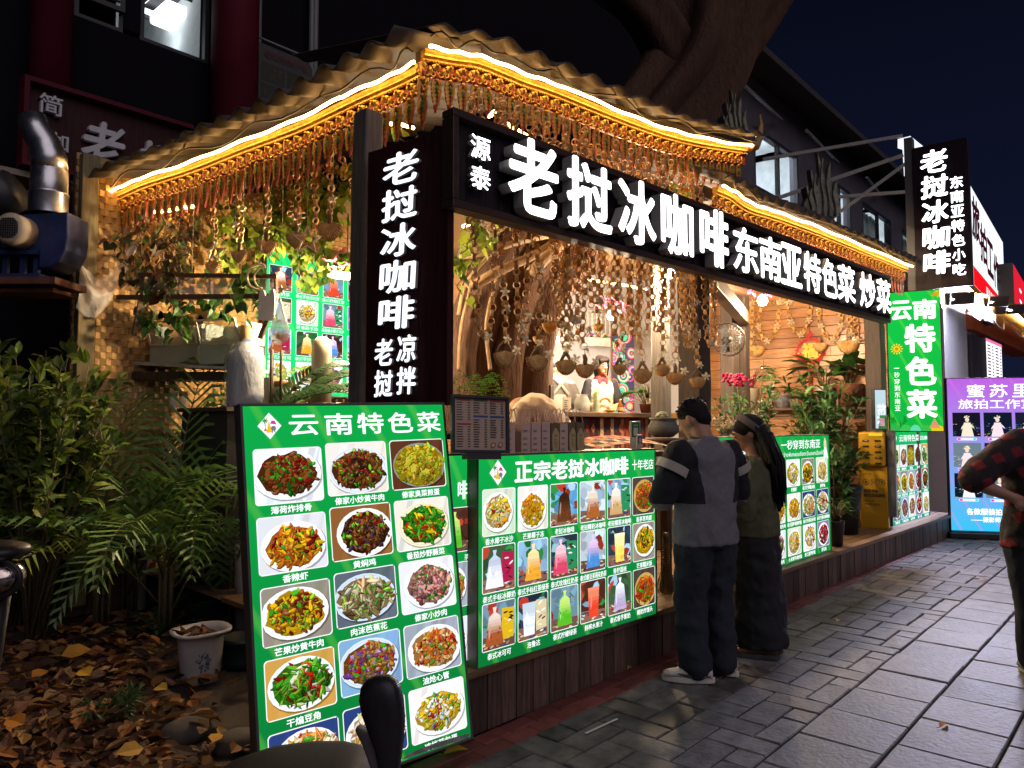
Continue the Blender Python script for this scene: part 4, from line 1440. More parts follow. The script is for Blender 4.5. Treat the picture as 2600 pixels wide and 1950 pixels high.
# flood lamps of the next shop: they light the pavement
FLOODG = glow('flood_lamp_led', (.88, .92, 1.0), 5.0)
for u, v, y, tgt, lab, pw_ in ((2412, 757, 2.5, (5.5, -.6, 0), 'twin white flood lamp nearest the green upright sign', 1000), (2508, 765, 2.5, (7.5, -2.0, 0), 'twin white flood lamp on the middle of the next shop eave', 1300),
        (2553, 784, 2.4, (10, -2, 0), 'twin white flood lamp farthest along the next shop eave', 900)):
 p = aty(u, v, y)
 dr = (V(tgt) - p).normalized()
 hx = V((-dr.y, dr.x, 0)).normalized()
 M = frame(p, -hx, -dr.cross(-hx) if dr.cross(-hx).z < 0 else dr.cross(-hx))
 t = thing('flood_lamp', lab, 'flood lamp', M=M, group='flood lamps of the next shop')
 for s_ in (-1, 1):
  m_ = MB()
  m_.box((s_ * .16, .03, 0), (.30, .05, .18))
  h_o = m_.build('lamp_housing', METAL_DK, t, bevel=.006)
  m_ = MB()
  m_.box((s_ * .16, -.0, 0), (.26, .008, .14))
  m_.build('lamp_glass', FLOODG, h_o)
 m_ = MB()
 m_.tube([(0, .05, 0), (0, .3, .05)], .015, 6)
 m_.build('bracket', METAL_DK, t)
 l = bpy.data.lights.new('flood_light', 'SPOT')
 l.energy = pw_
 l.spot_size = radians(125)
 l.spot_blend = .8
 l.color = (.72, .72, 1.0)
 l.shadow_soft_size = .25
 lo = bpy.data.objects.new('flood_light', l)
 COL.objects.link(lo)
 lo.location = p + dr * .06
 lo.rotation_euler = dr.to_track_quat('-Z', 'Y').to_euler()
# ================================================================== BACKGROUND
# ---- tree that grows through the stall
BARK = mt('banyan_bark', (0.085, 0.048, 0.032), 0.9, spec=.08, var=0.55, sc=7, stretch=(3, 3, .6), bump=1.0, bd=.05, detail=9, col2=(.07, .038, .028))
tr = thing('banyan_tree', 'huge banyan tree trunk growing inside the stall and rising dark above its roof', 'tree', at(1290, 1060, 7.4) * 1.0)
TL = tr.location.copy()
def trunk(mb, pts, rad, n=40, rough=.16, lobes=5, seed=0):
 m_ = len(pts)
 pts = [V(p) for p in pts]
 dense, rr = [], []
 for i in range(m_ - 1):
  p0, p1, p2, p3 = pts[max(i - 1, 0)], pts[i], pts[i + 1], pts[min(i + 2, m_ - 1)]
  for k in range(10):
   t = k / 10
   dense.append(.5 * ((2 * p1) + (p2 - p0) * t + (2 * p0 - 5 * p1 + 4 * p2 - p3) * t * t + (3 * p1 - p0 - 3 * p2 + p3) * t ** 3))
   rr.append(rad[i] + (rad[i + 1] - rad[i]) * t)
 dense.append(pts[-1])
 rr.append(rad[-1])
 rings = []
 for i, p in enumerate(dense):
  t = (dense[min(i + 1, len(dense) - 1)] - dense[max(i - 1, 0)]).normalized()
  x = t.cross(V((.3, 1, .1))).normalized()
  y = t.cross(x)
  ring = []
  for k in range(n):
   a = 2 * pi * k / n
   q = 1 + rough * sin(lobes * a + seed + i * .05) + rough * .8 * noise.noise(V((cos(a) * 2.2, sin(a) * 2.2, i * .09 + seed))) + rough * .5 * noise.noise(V((cos(a) * 7, sin(a) * 7, i * .12 + seed)))
   ring.append(p + (x * cos(a) + y * sin(a)) * rr[i] * q - TL)
  rings.append(ring)
 mb.loft(rings)
mb = MB()
trunk(mb, [at(1255, 1120, 7.4), at(1275, 900, 7.4), at(1330, 720, 7.6), at(1450, 560, 8.0), at(1600, 400, 8.6), at(1740, 220, 9.2), at(1800, 60, 9.6), at(1840, -250, 10.2)],
  [.5, .40, .40, .46, .52, .60, .66, .8], 56, .20, 6)
trunk(mb, [at(1190, 1100, 7.0), at(1180, 900, 7.0), at(1235, 740, 7.1), at(1300, 640, 7.3), at(1420, 560, 7.8)], [.24, .20, .2, .22, .2], 36, .22, 4, 3)
trunk(mb, [at(1372, 1080, 7.6), at(1345, 900, 7.6), at(1350, 780, 7.6), at(1420, 660, 7.8)], [.13, .12, .16, .2], 28, .2, 3, 7)
mb.build('trunk', BARK, tr)
mb = MB()
for pts, r in (([at(1190, 735, 6.6), at(1260, 690, 6.6), at(1340, 655, 6.7), at(1400, 620, 6.8), at(1450, 585, 7)], .05), ([at(1170, 650, 6.7), at(1230, 640, 6.6), at(1330, 610, 6.8), at(1440, 590, 7.2)], .035),
    ([at(1350, 690, 6.6), at(1400, 640, 6.7), at(1450, 600, 6.9), at(1500, 540, 7.2)], .055), ([at(1165, 800, 6.7), at(1185, 720, 6.7), at(1240, 650, 6.8)], .022),
    ([at(1165, 940, 6.7), at(1172, 830, 6.7), at(1200, 700, 6.7)], .02), ([at(1245, 940, 6.7), at(1235, 820, 6.7), at(1262, 700, 6.8)], .018)):
 trunk(mb, pts, [r * (1 - .1 * i) for i in range(len(pts))], 12, .12, 3, r * 90)
mb.build('aerial_root', mt('pale_aerial_root', (.34, .22, .12), .8, var=.4, sc=9, bump=.6), tr)
mb = MB()
trunk(mb, [at(1740, 200, 9.3), at(1660, 60, 9.0), at(1560, -60, 8.8), at(1450, -160, 8.6)], [.36, .28, .24, .2], 24, .16, 4, 5)
trunk(mb, [at(1850, 120, 9.7), at(1950, -10, 10.0), at(2050, -120, 10.4)], [.36, .3, .22], 24, .16, 4, 9)
mb.build('limb', BARK, tr)
# ---- tall dark building behind on the left
BW = thing('apartment_building', 'dark building behind the stall with red columns and lit upstairs windows', 'building', (3, 8, 0))
BL = Matrix.Translation((-3, -8, 0))
DWALL = mt('dark_painted_wall', (.007, .006, .010), .9, spec=.08, var=.3, bump=.1)
MAROON = mt('maroon_column', (.10, .009, .02), .6, spec=.15, var=.3, sc=2, bump=.1)
def bpart(mb_, name, mat, root=BW, L=BL, **k):
 mb_.v = [L @ V(p) for p in mb_.v]
 return mb_.build(name, mat, root, **k)
YB = 8.0
wx = [aty(188, 60, YB).x, aty(314, 60, YB).x, aty(357, 60, YB).x, aty(533, 60, YB).x]
zs = aty(357, 100, YB).z
mb = MB()
mb.box((4.5, YB + .12, zs / 2 - .05), (17, .24, zs + .1))
mb.box(((wx[0] - 4) / 2, YB + .12, zs + 2), (wx[0] + 4, .24, 3.9))
mb.box(((wx[1] + wx[2]) / 2, YB + .12, zs + 2), (wx[2] - wx[1], .24, 3.9))
mb.box(((wx[3] + 13) / 2, YB + .12, zs + 2), (13 - wx[3], .24, 3.9))
bpart(mb, 'wall', DWALL)
for a, b, lab in ((0, 1, 0), (2, 3, 1)):
 x0, x1 = wx[a], wx[b]
 mb = MB()
 xc = (x0 + x1) / 2
 mb.box((xc, YB + 2.6, zs + 1.2), (x1 - x0 + 2.4, .1, 3.2))
 mb.box((x0 - 1.2, YB + 1.45, zs + 1.2), (.1, 2.3, 3.2))
 mb.box((x1 + 1.2, YB + 1.45, zs + 1.2), (.1, 2.3, 3.2))
 mb.box((xc, YB + 1.45, zs + 2.2), (x1 - x0 + 2.4, 2.3, .1))
 bpart(mb, 'lit_room', mt('pale_room_plaster', (.62, .66, .66), .8, var=.25, sc=3, bump=.1))
 mb = MB()
 t_ = .045
 mb.box((x0 + t_ / 2, YB + .05, zs + 1.1), (t_, .07, 2.2))
 mb.box((x1 - t_ / 2, YB + .05, zs + 1.1), (t_, .07, 2.2))
 mb.box((xc, YB + .05, zs + t_ / 2), (x1 - x0 - 2 * t_ - .002, .068, t_))
 w_o = bpart(mb, 'window_frame', METAL_DK)
# louvred sash standing open in the first window
mb = MB()
p = aty(212, 20, YB - .02)
x0_, x1_, zt_ = p.x, wx[1] - .01, zs + 1.5
for k in range(26):
 mb.box(((x0_ + x1_) / 2, YB - .02 - .0, zs + .30 + k * .045), (x1_ - x0_ - .08, .03, .022), Matrix.Rotation(.6, 3, 'X'))
mb.box((x0_ + .02, YB - .02, zs + .85), (.05, .05, 1.3))
mb.box((x1_ - .02, YB - .02, zs + .85), (.05, .05, 1.3))
mb.box(((x0_ + x1_) / 2, YB - .02, zs + .22), (x1_ - x0_, .048, .05))
bpart(mb, 'louvred_sash', METAL_DK)
# ceiling lantern seen through the second window
pL_ = at(452, 30, 9.3)
ln = thing('ceiling_lantern', 'square white lattice ceiling lantern glowing inside the upstairs window', 'lamp', pL_)
mb = MB()
mb.box((0, 0, -.10), (.52, .52, .16))
mb.build('lantern_panel', glow('lantern_panel_light', (.9, .95, 1), 2.2), ln, bevel=.05)
mb = MB()
for s_ in (-1, 1):
 for z in (-.02, .10):
  mb.box((s_ * .40, 0, z), (.025, .82, .025))
  mb.box((0, s_ * .40, z), (.776, .025, .025))
 mb.box((s_ * .40, 0, .04), (.02, .024, .09))
 mb.box((0, s_ * .40, .04), (.024, .02, .09))
 for q in (-.2, .2):
  mb.box((s_ * .40, q, .04), (.02, .02, .09))
  mb.box((q, s_ * .40, .04), (.02, .02, .09))
mb.box((0, 0, .13), (.86, .86, .02))
mb.build('lantern_frame', METAL_DK, ln)
mb = MB()
for s_ in (-1, 1):
 mb.box((s_ * .36, 0, .04), (.012, .7, .07))
 mb.box((0, s_ * .36, .04), (.7, .012, .07))
mb.build('lantern_side_light', glow('lantern_panel_light', (.9, .95, 1), 2.2), ln)
for x_, pw_ in ((pL_.x, 7), ((wx[0] + wx[1]) / 2, 8)):
 l = bpy.data.lights.new('room_light', 'POINT')
 l.energy = pw_
 l.color = (.85, .94, 1)
 l.shadow_soft_size = .25
 lo = bpy.data.objects.new('room_light', l)
 COL.objects.link(lo)
 lo.location = (x_, 9.4, pL_.z - .42)
mb = MB()
for u0, u1 in ((72, 182), (540, 650)):
 a, b = aty(u0, 150, YB - .35), aty(u1, 150, YB - .35)
 mb2 = MB()
 mb2.lathe([((b.x - a.x) / 2, 3.9), ((b.x - a.x) / 2, 9.5)], ((a.x + b.x) / 2, YB - .35, 0), 20)
 bpart(mb2, 'column', MAROON)
a, b = aty(0, 419, 7.3), aty(322, 441, 7.3)
mb = MB()
mb.box(((a.x + b.x) / 2 - 1.2, 7.65, a.z - .03), (b.x - a.x + 2.4, .72, .05))
bpart(mb, 'ledge', mt('pale_ledge', (.30, .24, .19), .7, bump=.1))
# pipes on the wall
mb = MB()
for u in (655, 790, 800):
 p = aty(u, 160, YB - .12)
 mb.tube([(p.x, p.y, 4.0), (p.x, p.y, 8.5)], .035, 8)
bpart(mb, 'drain_pipe', METAL_GR)
# sign over the ledge
p = aty(62, 412, 7.28)
M = frame(p, V((1, 0, 0)))
w_, h_ = aty(470, 420, 7.28).x - p.x, aty(75, 212, 7.28).z - p.z
sgl = thing('shop_sign', 'unlit dark wooden sign with grey white characters on the building at upper left', 'shop sign', M=M)
mb = MB()
mb.box((w_ / 2, .05, h_ / 2), (w_, .08, h_))
mb.build('sign_panel', SIGNR, sgl, bevel=.01)
mb = MB()
mb.box((w_ / 2, .0, h_ + .02), (w_ + .08, .16, .04))
mb.box((-.02, .0, h_ / 2), (.04, .16, h_))
mb.box((w_ / 2, .0, -.02), (w_ + .08, .16, .04))
mb.build('sign_frame', MAROON, sgl)
GREYL = mt('unlit_white_letter', (.62, .60, .62), .5, var=.2, bump=.05)
def dull(ch, x0, z0, w, h, bold=.012, sh=0):
 f = MB()
 text(f, ch, x0, z0, w, h, y=-.0006, depth=.05, bold=bold, res=3, shear=sh)
 f.build('letter', GREYL, sgl)
dull('简', w_ * .06, h_ * .66, w_ * .13, h_ * .25)
dull('咖', w_ * .10, h_ * .22, w_ * .13, h_ * .23)
dull('老', w_ * .30, h_ * .14, w_ * .25, h_ * .60, .03, .1)
dull('挝', w_ * .66, h_ * .06, w_ * .28, h_ * .60, .03, .1)
# dark banner on the wall right of the column
p = aty(655, 262, 7.7)
M = frame(p, V((1, 0, 0)))
w_, h_ = aty(790, 240, 7.7).x - p.x, aty(655, 105, 7.7).z - p.z
bn = thing('wall_banner', 'dim unlit menu banner hung in a metal frame on the dark building above the roof', 'banner', M=M)
P = Pic(-.002)
P.sh([(0, 0), (w_, 0), (w_, h_), (0, h_)], (.05, .048, .05))
for r in range(2):
 for c in range(2):
  x0, z0 = w_ * (.04 + .48 * c), h_ * (.05 + .35 * r)
  P.sh([(x0, z0), (x0 + w_ * .44, z0), (x0 + w_ * .44, z0 + h_ * .31), (x0, z0 + h_ * .31)], (.025, .03, .02))
  for k in range(18):
   P.sh(blade(x0 + w_ * rnd(.06, .38), z0 + h_ * rnd(.06, .26), w_ * .08, w_ * .04, rnd(0, 3)), (rnd(.02, .06), rnd(.02, .05), .02))
P.mb.build('banner_sheet', FLAT, bn)
textobj('title', '老挝特色小吃', w_ * .08, h_ * .80, w_ * .84, h_ * .13, mt('dull_red_print', (.12, .03, .03), .7, bump=0), bn, y=-.02, bold=.01)
mb = MB()
mb.tube([(-.02, 0, -.1), (-.02, 0, h_ + .05), (w_ * .9, 0, h_ + .05), (w_ + .02, 0, h_ - .08), (w_ + .02, 0, -.1)], .02, 6)
mb.build('banner_frame', METAL_GR, bn)
# ---- extractor blower and duct at the left edge
p = at(60, 620, 5.4)
ex = _R.copy()
M = frame(p, ex)
s_ = 5.4 / FPX
BLUE = mt('blue_painted_steel', (.022, .038, .12), .5, var=.4, sc=8, bump=.1)
bwr = thing('extractor_fan', 'blue snail-shaped extractor blower with a round motor on a steel stand', 'extractor fan', M=M)
mb = MB()
out = [(-60, 75), (110, 85), (112, 20), (108, -15), (92, -45), (65, -60), (40, -62), (40, -20), (-60, -10)]
mb.prism([(x * s_, z * s_) for x, z in out], 0.0, .28)
mb.build('scroll_housing', BLUE, bwr, bevel=.012)
mb = MB()
Rx = Matrix.Rotation(pi / 2, 4, 'X')
mb.lathe([(.001, .16), (.085, .16), (.115, .14), (.118, 0)], (0, 0, 0), 24, M=Matrix.Translation((-3 * s_, -.0, 28 * s_)) @ Rx)
mb.build('motor_cover', mt('cream_motor_paint', (.62, .52, .36), .5, var=.4, bump=.15), bwr)
mb = MB()
for k in range(-4, 5):
 c_ = sqrt(max(0, 25 - k * k)) / 5 * .075
 mb.box((-3 * s_ + k * .0165, -.163, 28 * s_), (.006, .006, 2 * c_))
 mb.box((-3 * s_, -.1655, 28 * s_ + k * .0165), (2 * c_, .006, .006))
mb.build('grille', METAL_DK, bwr)
mb = MB()
for x in (-55, -10, 25):
 mb.box((x * s_, .05, -50 * s_), (.035, .035, .2))
mb.box((-15 * s_, .1, -86 * s_), (.42, .35, .03))
mb.box((-15 * s_, .1, -22 * s_), (.30, .25, .03))
mb.build('stand', BLUE, bwr)
mb = MB()
mb.box((0, .1, -100 * s_), (.6, .4, .05))
mb.box((-10 * s_, .12, -120 * s_), (.55, .3, .03))
mb.build('support_timber', mt('rust_red_timber', (.14, .05, .03), .7, var=.5, bump=.4), bwr)
p = at(122, 545, 5.5)
M = frame(p, ex)
dct = thing('ventilation_duct', 'shiny silver ventilation duct rising from the blue blower', 'duct', M=M)
mb = MB()
mb.lathe([(46 * s_, 0), (46 * s_, 52 * s_), (48 * s_, 55 * s_), (44 * s_, 58 * s_), (43 * s_, 118 * s_)], n=24, caps=False)
path = [V((0, 0, 115 * s_)), V((-2 * s_, 0, 150 * s_)), V((-14 * s_, 0, 185 * s_)), V((-40 * s_, 0, 225 * s_)), V((-52 * s_, 0, 262 * s_))]
mb.tube(path, [43 * s_, 42 * s_, 39 * s_, 36 * s_, 33 * s_], 20)
mb.build('pipe', STEEL, dct)
mb = MB()
mb.tube([at(-60, 520, 5.6) - p, at(0, 500, 5.6) - p, at(40, 480, 5.6) - p], .16, 14)
mb.v = [M.to_3x3().inverted() @ q for q in mb.v]
mb.build('black_elbow', METAL_DK, dct)
# ---- lit rear building on the right
YR = 7.5
BR_ = thing('apartment_building', 'grey two storey building with lit upstairs windows and tiled roof behind the stall', 'building', (20, YR, 0))
LR = Matrix.Translation((-20, -YR, 0))
PLAS = mt('grey_violet_plaster', (.11, .10, .125), .85, var=.25, sc=1.5, bump=.1)
wins = [(1915, 2026, 318, 470), (2098, 2160, 440, 566), (2190, 2262, 484, 618), (2290, 2340, 525, 650)]
boxes = []
for u0, u1, v0, v1 in wins:
 a, b = aty(u0, (v0 + v1) / 2, YR).x, aty(u1, (v0 + v1) / 2, YR).x
 boxes.append((a, b))
zt, zb = aty(1915, 318, YR).z, aty(1915, 475, YR).z
mb = MB()
xs = [13.5]
for a, b in boxes:
 mb.box(((xs[-1] + a) / 2, YR + .12, (zb + zt) / 2), (a - xs[-1], .24, zt - zb))
 xs.append(b)
mb.box(((xs[-1] + 45) / 2, YR + .12, (zb + zt) / 2), (45 - xs[-1], .24, zt - zb))
mb.box((29.25, YR + .12, zb / 2), (31.5, .24, zb))
mb.box((29.25, YR + .12, zt + .6), (31.5, .24, 1.2))
bpart(mb, 'wall', PLAS, BR_, LR)
for i, (a, b) in enumerate(boxes):
 mb = MB()
 xc = (a + b) / 2
 mb.box((xc + .5, YR + 3.2, (zb + zt) / 2), (b - a + 3, .1, zt - zb + 1.6))
 mb.box((a - .4, YR + 1.7, (zb + zt) / 2), (.1, 2.9, zt - zb + 1.6))
 mb.box((b + 2.0, YR + 1.7, (zb + zt) / 2), (.1, 2.9, zt - zb + 1.6))
 mb.box((xc + .5, YR + 1.7, zt + .75), (b - a + 3, 2.9, .1))
 bpart(mb, 'lit_room', mt('pale_room_plaster', (.62, .66, .66), .8), BR_, LR)
 if i in (0, 1):
  mb = MB()
  mb.tube([(a - .1, YR + 1.6, zt + .25), (b + 1.6, YR + 2.6, zt + .25)], .03, 6)
  bpart(mb, 'ceiling_tube', TUBEW, BR_, LR)
 mb = MB()
 t_ = .09
 for x in (a + t_ / 2, b - t_ / 2, (a + b) / 2 + .1):
  mb.box((x, YR + .05, (zb + zt) / 2), (t_, .1, zt - zb))
 mb.box((xc, YR + .052, zt - t_ / 2), (b - a - 2 * t_, .09, t_))
 mb.box((xc, YR + .052, zb + t_ / 2), (b - a - 2 * t_, .09, t_))
 f_ = bpart(mb, 'window_frame', METAL_DK, BR_, LR)
 if i > 1:
  mb = MB()
  row0, row1 = [], []
  for k in range(60):
   x = a + (b - a) * k / 59
   y = YR + .4 + .05 * sin(k * 1.1) + .02 * sin(k * 2.7)
   row0.append(V((x, y, zb)))
   row1.append(V((x, y, zt)))
  mb.loft([row0, row1], caps=False, closed=False)
  bpart(mb, 'curtain', mt('pale_green_curtain', (.45, .55, .50), .8, bump=.05), BR_, LR)
 l = bpy.data.lights.new('room_light', 'POINT')
 l.energy = (190, 90, 110, 80)[i]
 l.color = (.82, .90, 1)
 l.shadow_soft_size = .2
 lo = bpy.data.objects.new('room_light', l)
 COL.objects.link(lo)
 lo.location = (xc + .3, YR + 1.5, zt - .1)
# soffit, roof slope
mb = MB()
z1 = aty(2131, 312, 6.7).z
mb.add([(13.5, 6.6, z1), (45, 6.6, z1), (45, YR, zt + 1.15), (13.5, YR, zt + 1.15), (13.5, 6.6, z1 + .16), (45, 6.6, z1 + .16), (45, 11.5, z1 + 2.6), (13.5, 11.5, z1 + 2.6)],
  [(0, 1, 2, 3), (0, 4, 5, 1), (4, 7, 6, 5)])
bpart(mb, 'roof', TILE, BR_, LR)
mb = MB()
for q in range(4):
 a = V((15 + q * 4.2, 7.3, zb + .1 + .0 * q))
 mb.bar(a + V((-3, -1.4, .6)), a + V((3.4, .0, 1.9)), .05, .05)
mb.bar(at(1935, 405, 12), at(2290, 345 + 0, 12.5), .05, .05)
mb.bar(at(1925, 520, 11.4), at(2290, 395, 12.4), .06, .06)
mb.bar(at(2130, 540, 11), at(2300, 415, 11.0), .05, .05)
mb.bar(at(2060, 505, 12), at(2305, 487, 12.4), .05, .05)
bpart(mb, 'brace', METAL_GR, BR_, LR)
# ---- next shop at the right edge
nx = thing('next_shop', 'shop next door with a white pillar, orange fascia, gilded eave and hanging light strip', 'shop', (13, 3, 0))
LN = Matrix.Translation((-13, -3, 0))
mb = MB()
a, b = aty(2395, 800, 3.0), aty(2475, 800, 3.0)
mb.box(((a.x + b.x) / 2, 3.6, 1.9), (b.x - a.x, 1.2, 3.8))
bpart(mb, 'pillar', mt('white_painted_pillar', (.60, .60, .62), .6, var=.12, sc=2, bump=.05), nx, LN)
mb = MB()
mb.box(((b.x + 24) / 2 + .02, 3.9, 1.7), (24 - b.x, .3, 3.4))
bpart(mb, 'wall', mt('purple_wall', (.30, .14, .22), .7, var=.2, sc=1, bump=.05), nx, LN)  # plain purple base colour, slightly mottled
mb = MB()
a2, b2 = aty(2470, 870, 2.9), aty(2620, 930, 2.9)
mb.box(((a2.x + b2.x) / 2, 3.1, aty(2520, 815, 2.9).z), (b2.x - a2.x, .45, .75))
bpart(mb, 'fascia', mt('orange_fascia', (.62, .13, .03), .5, var=.15, bump=.03), nx, LN, bevel=.02)
ev = [aty(u, v, 2.6) for u, v in ((2330, 705), (2395, 716), (2440, 735), (2510, 765), (2570, 800), (2640, 850))]
gd, bd_ = MB(), MB()
path = eave_path(ev)
rings = [[p + V((0, .05, .0)), p + V((0, -.06, 0)), p + V((0, -.06, -.16)), p + V((0, .05, -.16))] for p in path]
gd.loft(rings, sm=False)
for p in resample(path, .12):
 gd.add([p + V((-.05, -.065, -.15)), p + V((.05, -.065, -.15)), p + V((.035, -.06, -.30)), p + V((0, -.06, -.42)), p + V((-.035, -.06, -.30))], [(0, 1, 2, 3, 4)])
bpart(gd, 'gilded_eave', GOLD, nx, LN)
gd = MB()
gd.tube([p + V((0, -.10, -.02 + .03 * sin(i * 1.7))) for i, p in enumerate(path)], .022, 6)
bpart(gd, 'light_strip', LED, nx, LN)
mb = MB()
for k in range(4):
 p = path[0].lerp(path[-1], .2 + .2 * k)
 q = path[0].lerp(path[-1], .36 + .2 * k)
 mb.tube([p, p.lerp(q, .35) + V((0, -.1, -.28)), p.lerp(q, .65) + V((0, -.1, -.3)), q], .012, 5)
bpart(mb, 'cable', mt('grey_cable', (.35, .35, .36), .5, bump=0), nx, LN)
# price list in the next shop
p = aty(2507, 965, 2.85)
q = aty(2546, 960, 2.85)
M = frame(p, V((1, 0, 0)))
w_, h_ = q.x - p.x, aty(2503, 858, 2.85).z - p.z
pl = lightbox('price_list', 'lit white price list with a pink edge in the next shop behind the purple stand', 'price list', M, w_, h_, .08, glow('white_list_film', (.95, .9, .97), 1.1), METAL_GR)
mb = MB()
for r in range(11):
 for c in range(2):
  z_, x_ = h_ * (.07 + .078 * r), w_ * (.06 + .5 * c)
  mb.box((x_ + w_ * .10, -.002, z_), (w_ * .18, .003, h_ * .03))
  mb.box((x_ + w_ * .33, -.002, z_), (w_ * .08, .003, h_ * .03))
mb.build('price_lines', INK, pl)
mb = MB()
mb.box((w_ / 2, -.002, h_ * .965), (w_, .003, h_ * .07))
mb.build('pink_header', glow('pink_film', (.8, .15, .35), 1), pl)
p = at(2400, 840, 10.9)
gp = thing('dark_panel', 'dark grey photo panel standing against the white pillar', 'panel', aty(2480, 1010, 2.95))
mb = MB()
mb.box((0, 0, .45), (.85, .06, 1.5))
mb.build('panel_board', mt('dark_photo_panel', (.06, .05, .06), .35, var=.6, sc=4, bump=0), gp)
cctv = thing('security_camera', 'small white dome security camera on the orange fascia', 'security camera', aty(2511, 812, 2.75))
mb = MB()
mb.box((0, .08, 0), (.16, .2, .05))
mb.tube([(-.16, .25, -.02), (-.06, .12, -.01)], .03, 8)
mb.build('bracket', METAL_GR, cctv)
mb = MB()
mb.ell((0.02, 0, -.02), (.11, .11, .11), 12, 8)
mb.build('dome', METAL_DK, cctv)
# ================================================================== INSIDE THE STALL
random.seed(41)
# bamboo-lined wall behind the left side
a, b = aty(186, 700, 6.75), aty(345, 700, 6.75)
wl = thing('bamboo_wall', 'woven bamboo wall panel glowing orange under the left end of the eave', 'wall panel', (a.x, 6.75, 0))
mb = MB()
NX, NZ = 34, 70
wv = (b.x + 2.3 - a.x)
for i in range(int(wv / .045)):
 for k in range(64):
  z = .3 + k * .055
  off = .011 * (1 if (i + k) % 2 else -1)
  c = rnd(.75, 1.2)
  mb.add([(i * .045, off, z), (i * .045 + .044, -off, z), (i * .045 + .044, -off, z + .053), (i * .045, off, z + .053)], [(0, 1, 2, 3)], (c, c * .97, c * .9))
mb.build('woven_panel', mt('woven_bamboo_strip', (.50, .31, .12), .5, var=.45, sc=25, bump=.3, attr=True), wl)
mb = MB()
mb.box((.08, -.05, 1.95), (.13, .09, 3.7))
mb.build('corner_post', mt('olive_timber', (.26, .20, .09), .6, var=.4, sc=4, stretch=(8, 8, .7), bump=.4), wl, bevel=.008)
mb = MB()
mb.box((wv / 2, .06, 1.9), (wv, .05, 3.8))
mb.build('backing', WOOD_MID, wl)
# crumpled clear sheet hung on it
CLEAR = clearmat('clear_plastic_film', (1, .97, .92), .62, .12)
p = aty(190, 660, 6.6)
cs = thing('plastic_sheet', 'crumpled clear plastic sheet nailed across the bamboo wall', 'plastic sheet', p)
mb = MB()
rows = []
q1 = aty(350, 690, 6.45) - p
for j in range(12):
 row = []
 for i in range(26):
  s_, t_ = i / 25, j / 11
  top = .02 - .30 * sin(pi * s_) * (1 - .4 * s_) + .22 * s_
  x = s_ * q1.x
  z = top - t_ * (.42 - .30 * s_)
  row.append(V((x, -.06 + .06 * noise.noise(V((s_ * 5, t_ * 3, 2))) - .08 * sin(t_ * pi), z + .02 * noise.noise(V((s_ * 7, t_ * 4, 9))))))
 rows.append(row)
mb.loft(rows, caps=False, closed=False)
mb.build('sheet', CLEAR, cs)
# kitchen side: counter, back wall, window, shelf
KW = mt('pale_kitchen_panel', (.36, .35, .34), .5, var=.2, sc=2, bump=.05)
zc = 1.66
cA, cB = aty(578, 1040, 5.55), aty(905, 1040, 5.75)
cA.z = cB.z = 0
dirK = (cB - cA).normalized()
nK = V((-dirK.y, dirK.x, 0))
kc = thing('kitchen_counter', 'dark kitchen counter with pale drawers behind the palms holding the water bottle and cups', 'counter', cA)
mb = MB()
for z0, z1, o_, mm in ((.0, zc, 0, 0),):
 pts = [cA, cB, cB + nK * .6, cA + nK * .6]
 mb.add([q - cA + V((0, 0, z)) for z in (z0, z1) for q in pts], [(0, 1, 5, 4), (1, 2, 6, 5), (2, 3, 7, 6), (3, 0, 4, 7)])
mb.build('cabinet', METAL_DK, kc)
mb = MB()
pts = [cA - nK * .03 - dirK * .03, cB - nK * .03, cB + nK * .63, cA + nK * .63 - dirK * .03]
mb.add([q - cA + V((0, 0, z)) for z in (zc + .004, zc + .034) for q in pts], [(0, 3, 2, 1), (0, 1, 5, 4), (1, 2, 6, 5), (2, 3, 7, 6), (3, 0, 4, 7), (4, 5, 6, 7)])
mb.build('counter_top', WOOD_DK, kc)
lc = thing('kitchen_cabinet', 'long low pale cabinet seen between the palms under the bins', 'cabinet', at(215, 1100, 8.0))
q0, q1 = at(215, 1100, 8.0), at(640, 1100, 7.6)
zq = at(400, 985, 7.8).z
mb = MB()
mb.box(((q1.x - q0.x) / 2, (q1.y - q0.y) / 2, zq / 2 - q0.z), ((q1 - q0).length, .3, zq), Matrix.Rotation(atan2(q1.y - q0.y, q1.x - q0.x), 3, 'Z'))
mb.build('cabinet_body', KW, lc, bevel=.01)
# back wall of the kitchen with a frosted window
kw = thing('kitchen_back_wall', 'plank wall with a frosted window at the back of the kitchen', 'wall', (2.6, 7.0, 0))
LKW = Matrix.Translation((-2.6, -7.0, 0))
a, b = aty(335, 800, 6.9), aty(1190, 800, 6.9)
mb = MB()
n_ = 15
for k in range(n_):
 z = .3 + k * .22
 c = rnd(.7, 1.2)
 x1_ = b.x + 1.5
 mb.add([LKW @ V(q) for q in ((a.x, 6.95, z), (x1_, 6.95, z), (x1_, 6.95, z + .215), (a.x, 6.95, z + .215))], [(0, 1, 2, 3)], (c, c, c))
mb.build('planks', mt('warm_wall_planks', (.30, .16, .07), .55, var=.4, sc=4, stretch=(1, 8, 10), bump=.3, attr=True), kw)
wa, wb, wt_ = aty(340, 930, 6.85), aty(655, 930, 6.85), aty(400, 770, 6.85)
mb = MB()
mb.box(LKW @ V(((wa.x + wb.x) / 2, 6.90, (wa.z + wt_.z) / 2)), (wb.x - wa.x, .03, wt_.z - wa.z))
mb.build('frosted_pane', mt('frosted_glass', (.58, .60, .64), .25, var=.12, sc=40, bump=.6, bd=.004), kw)
mb = MB()
zc_ = (wa.z + wt_.z) / 2
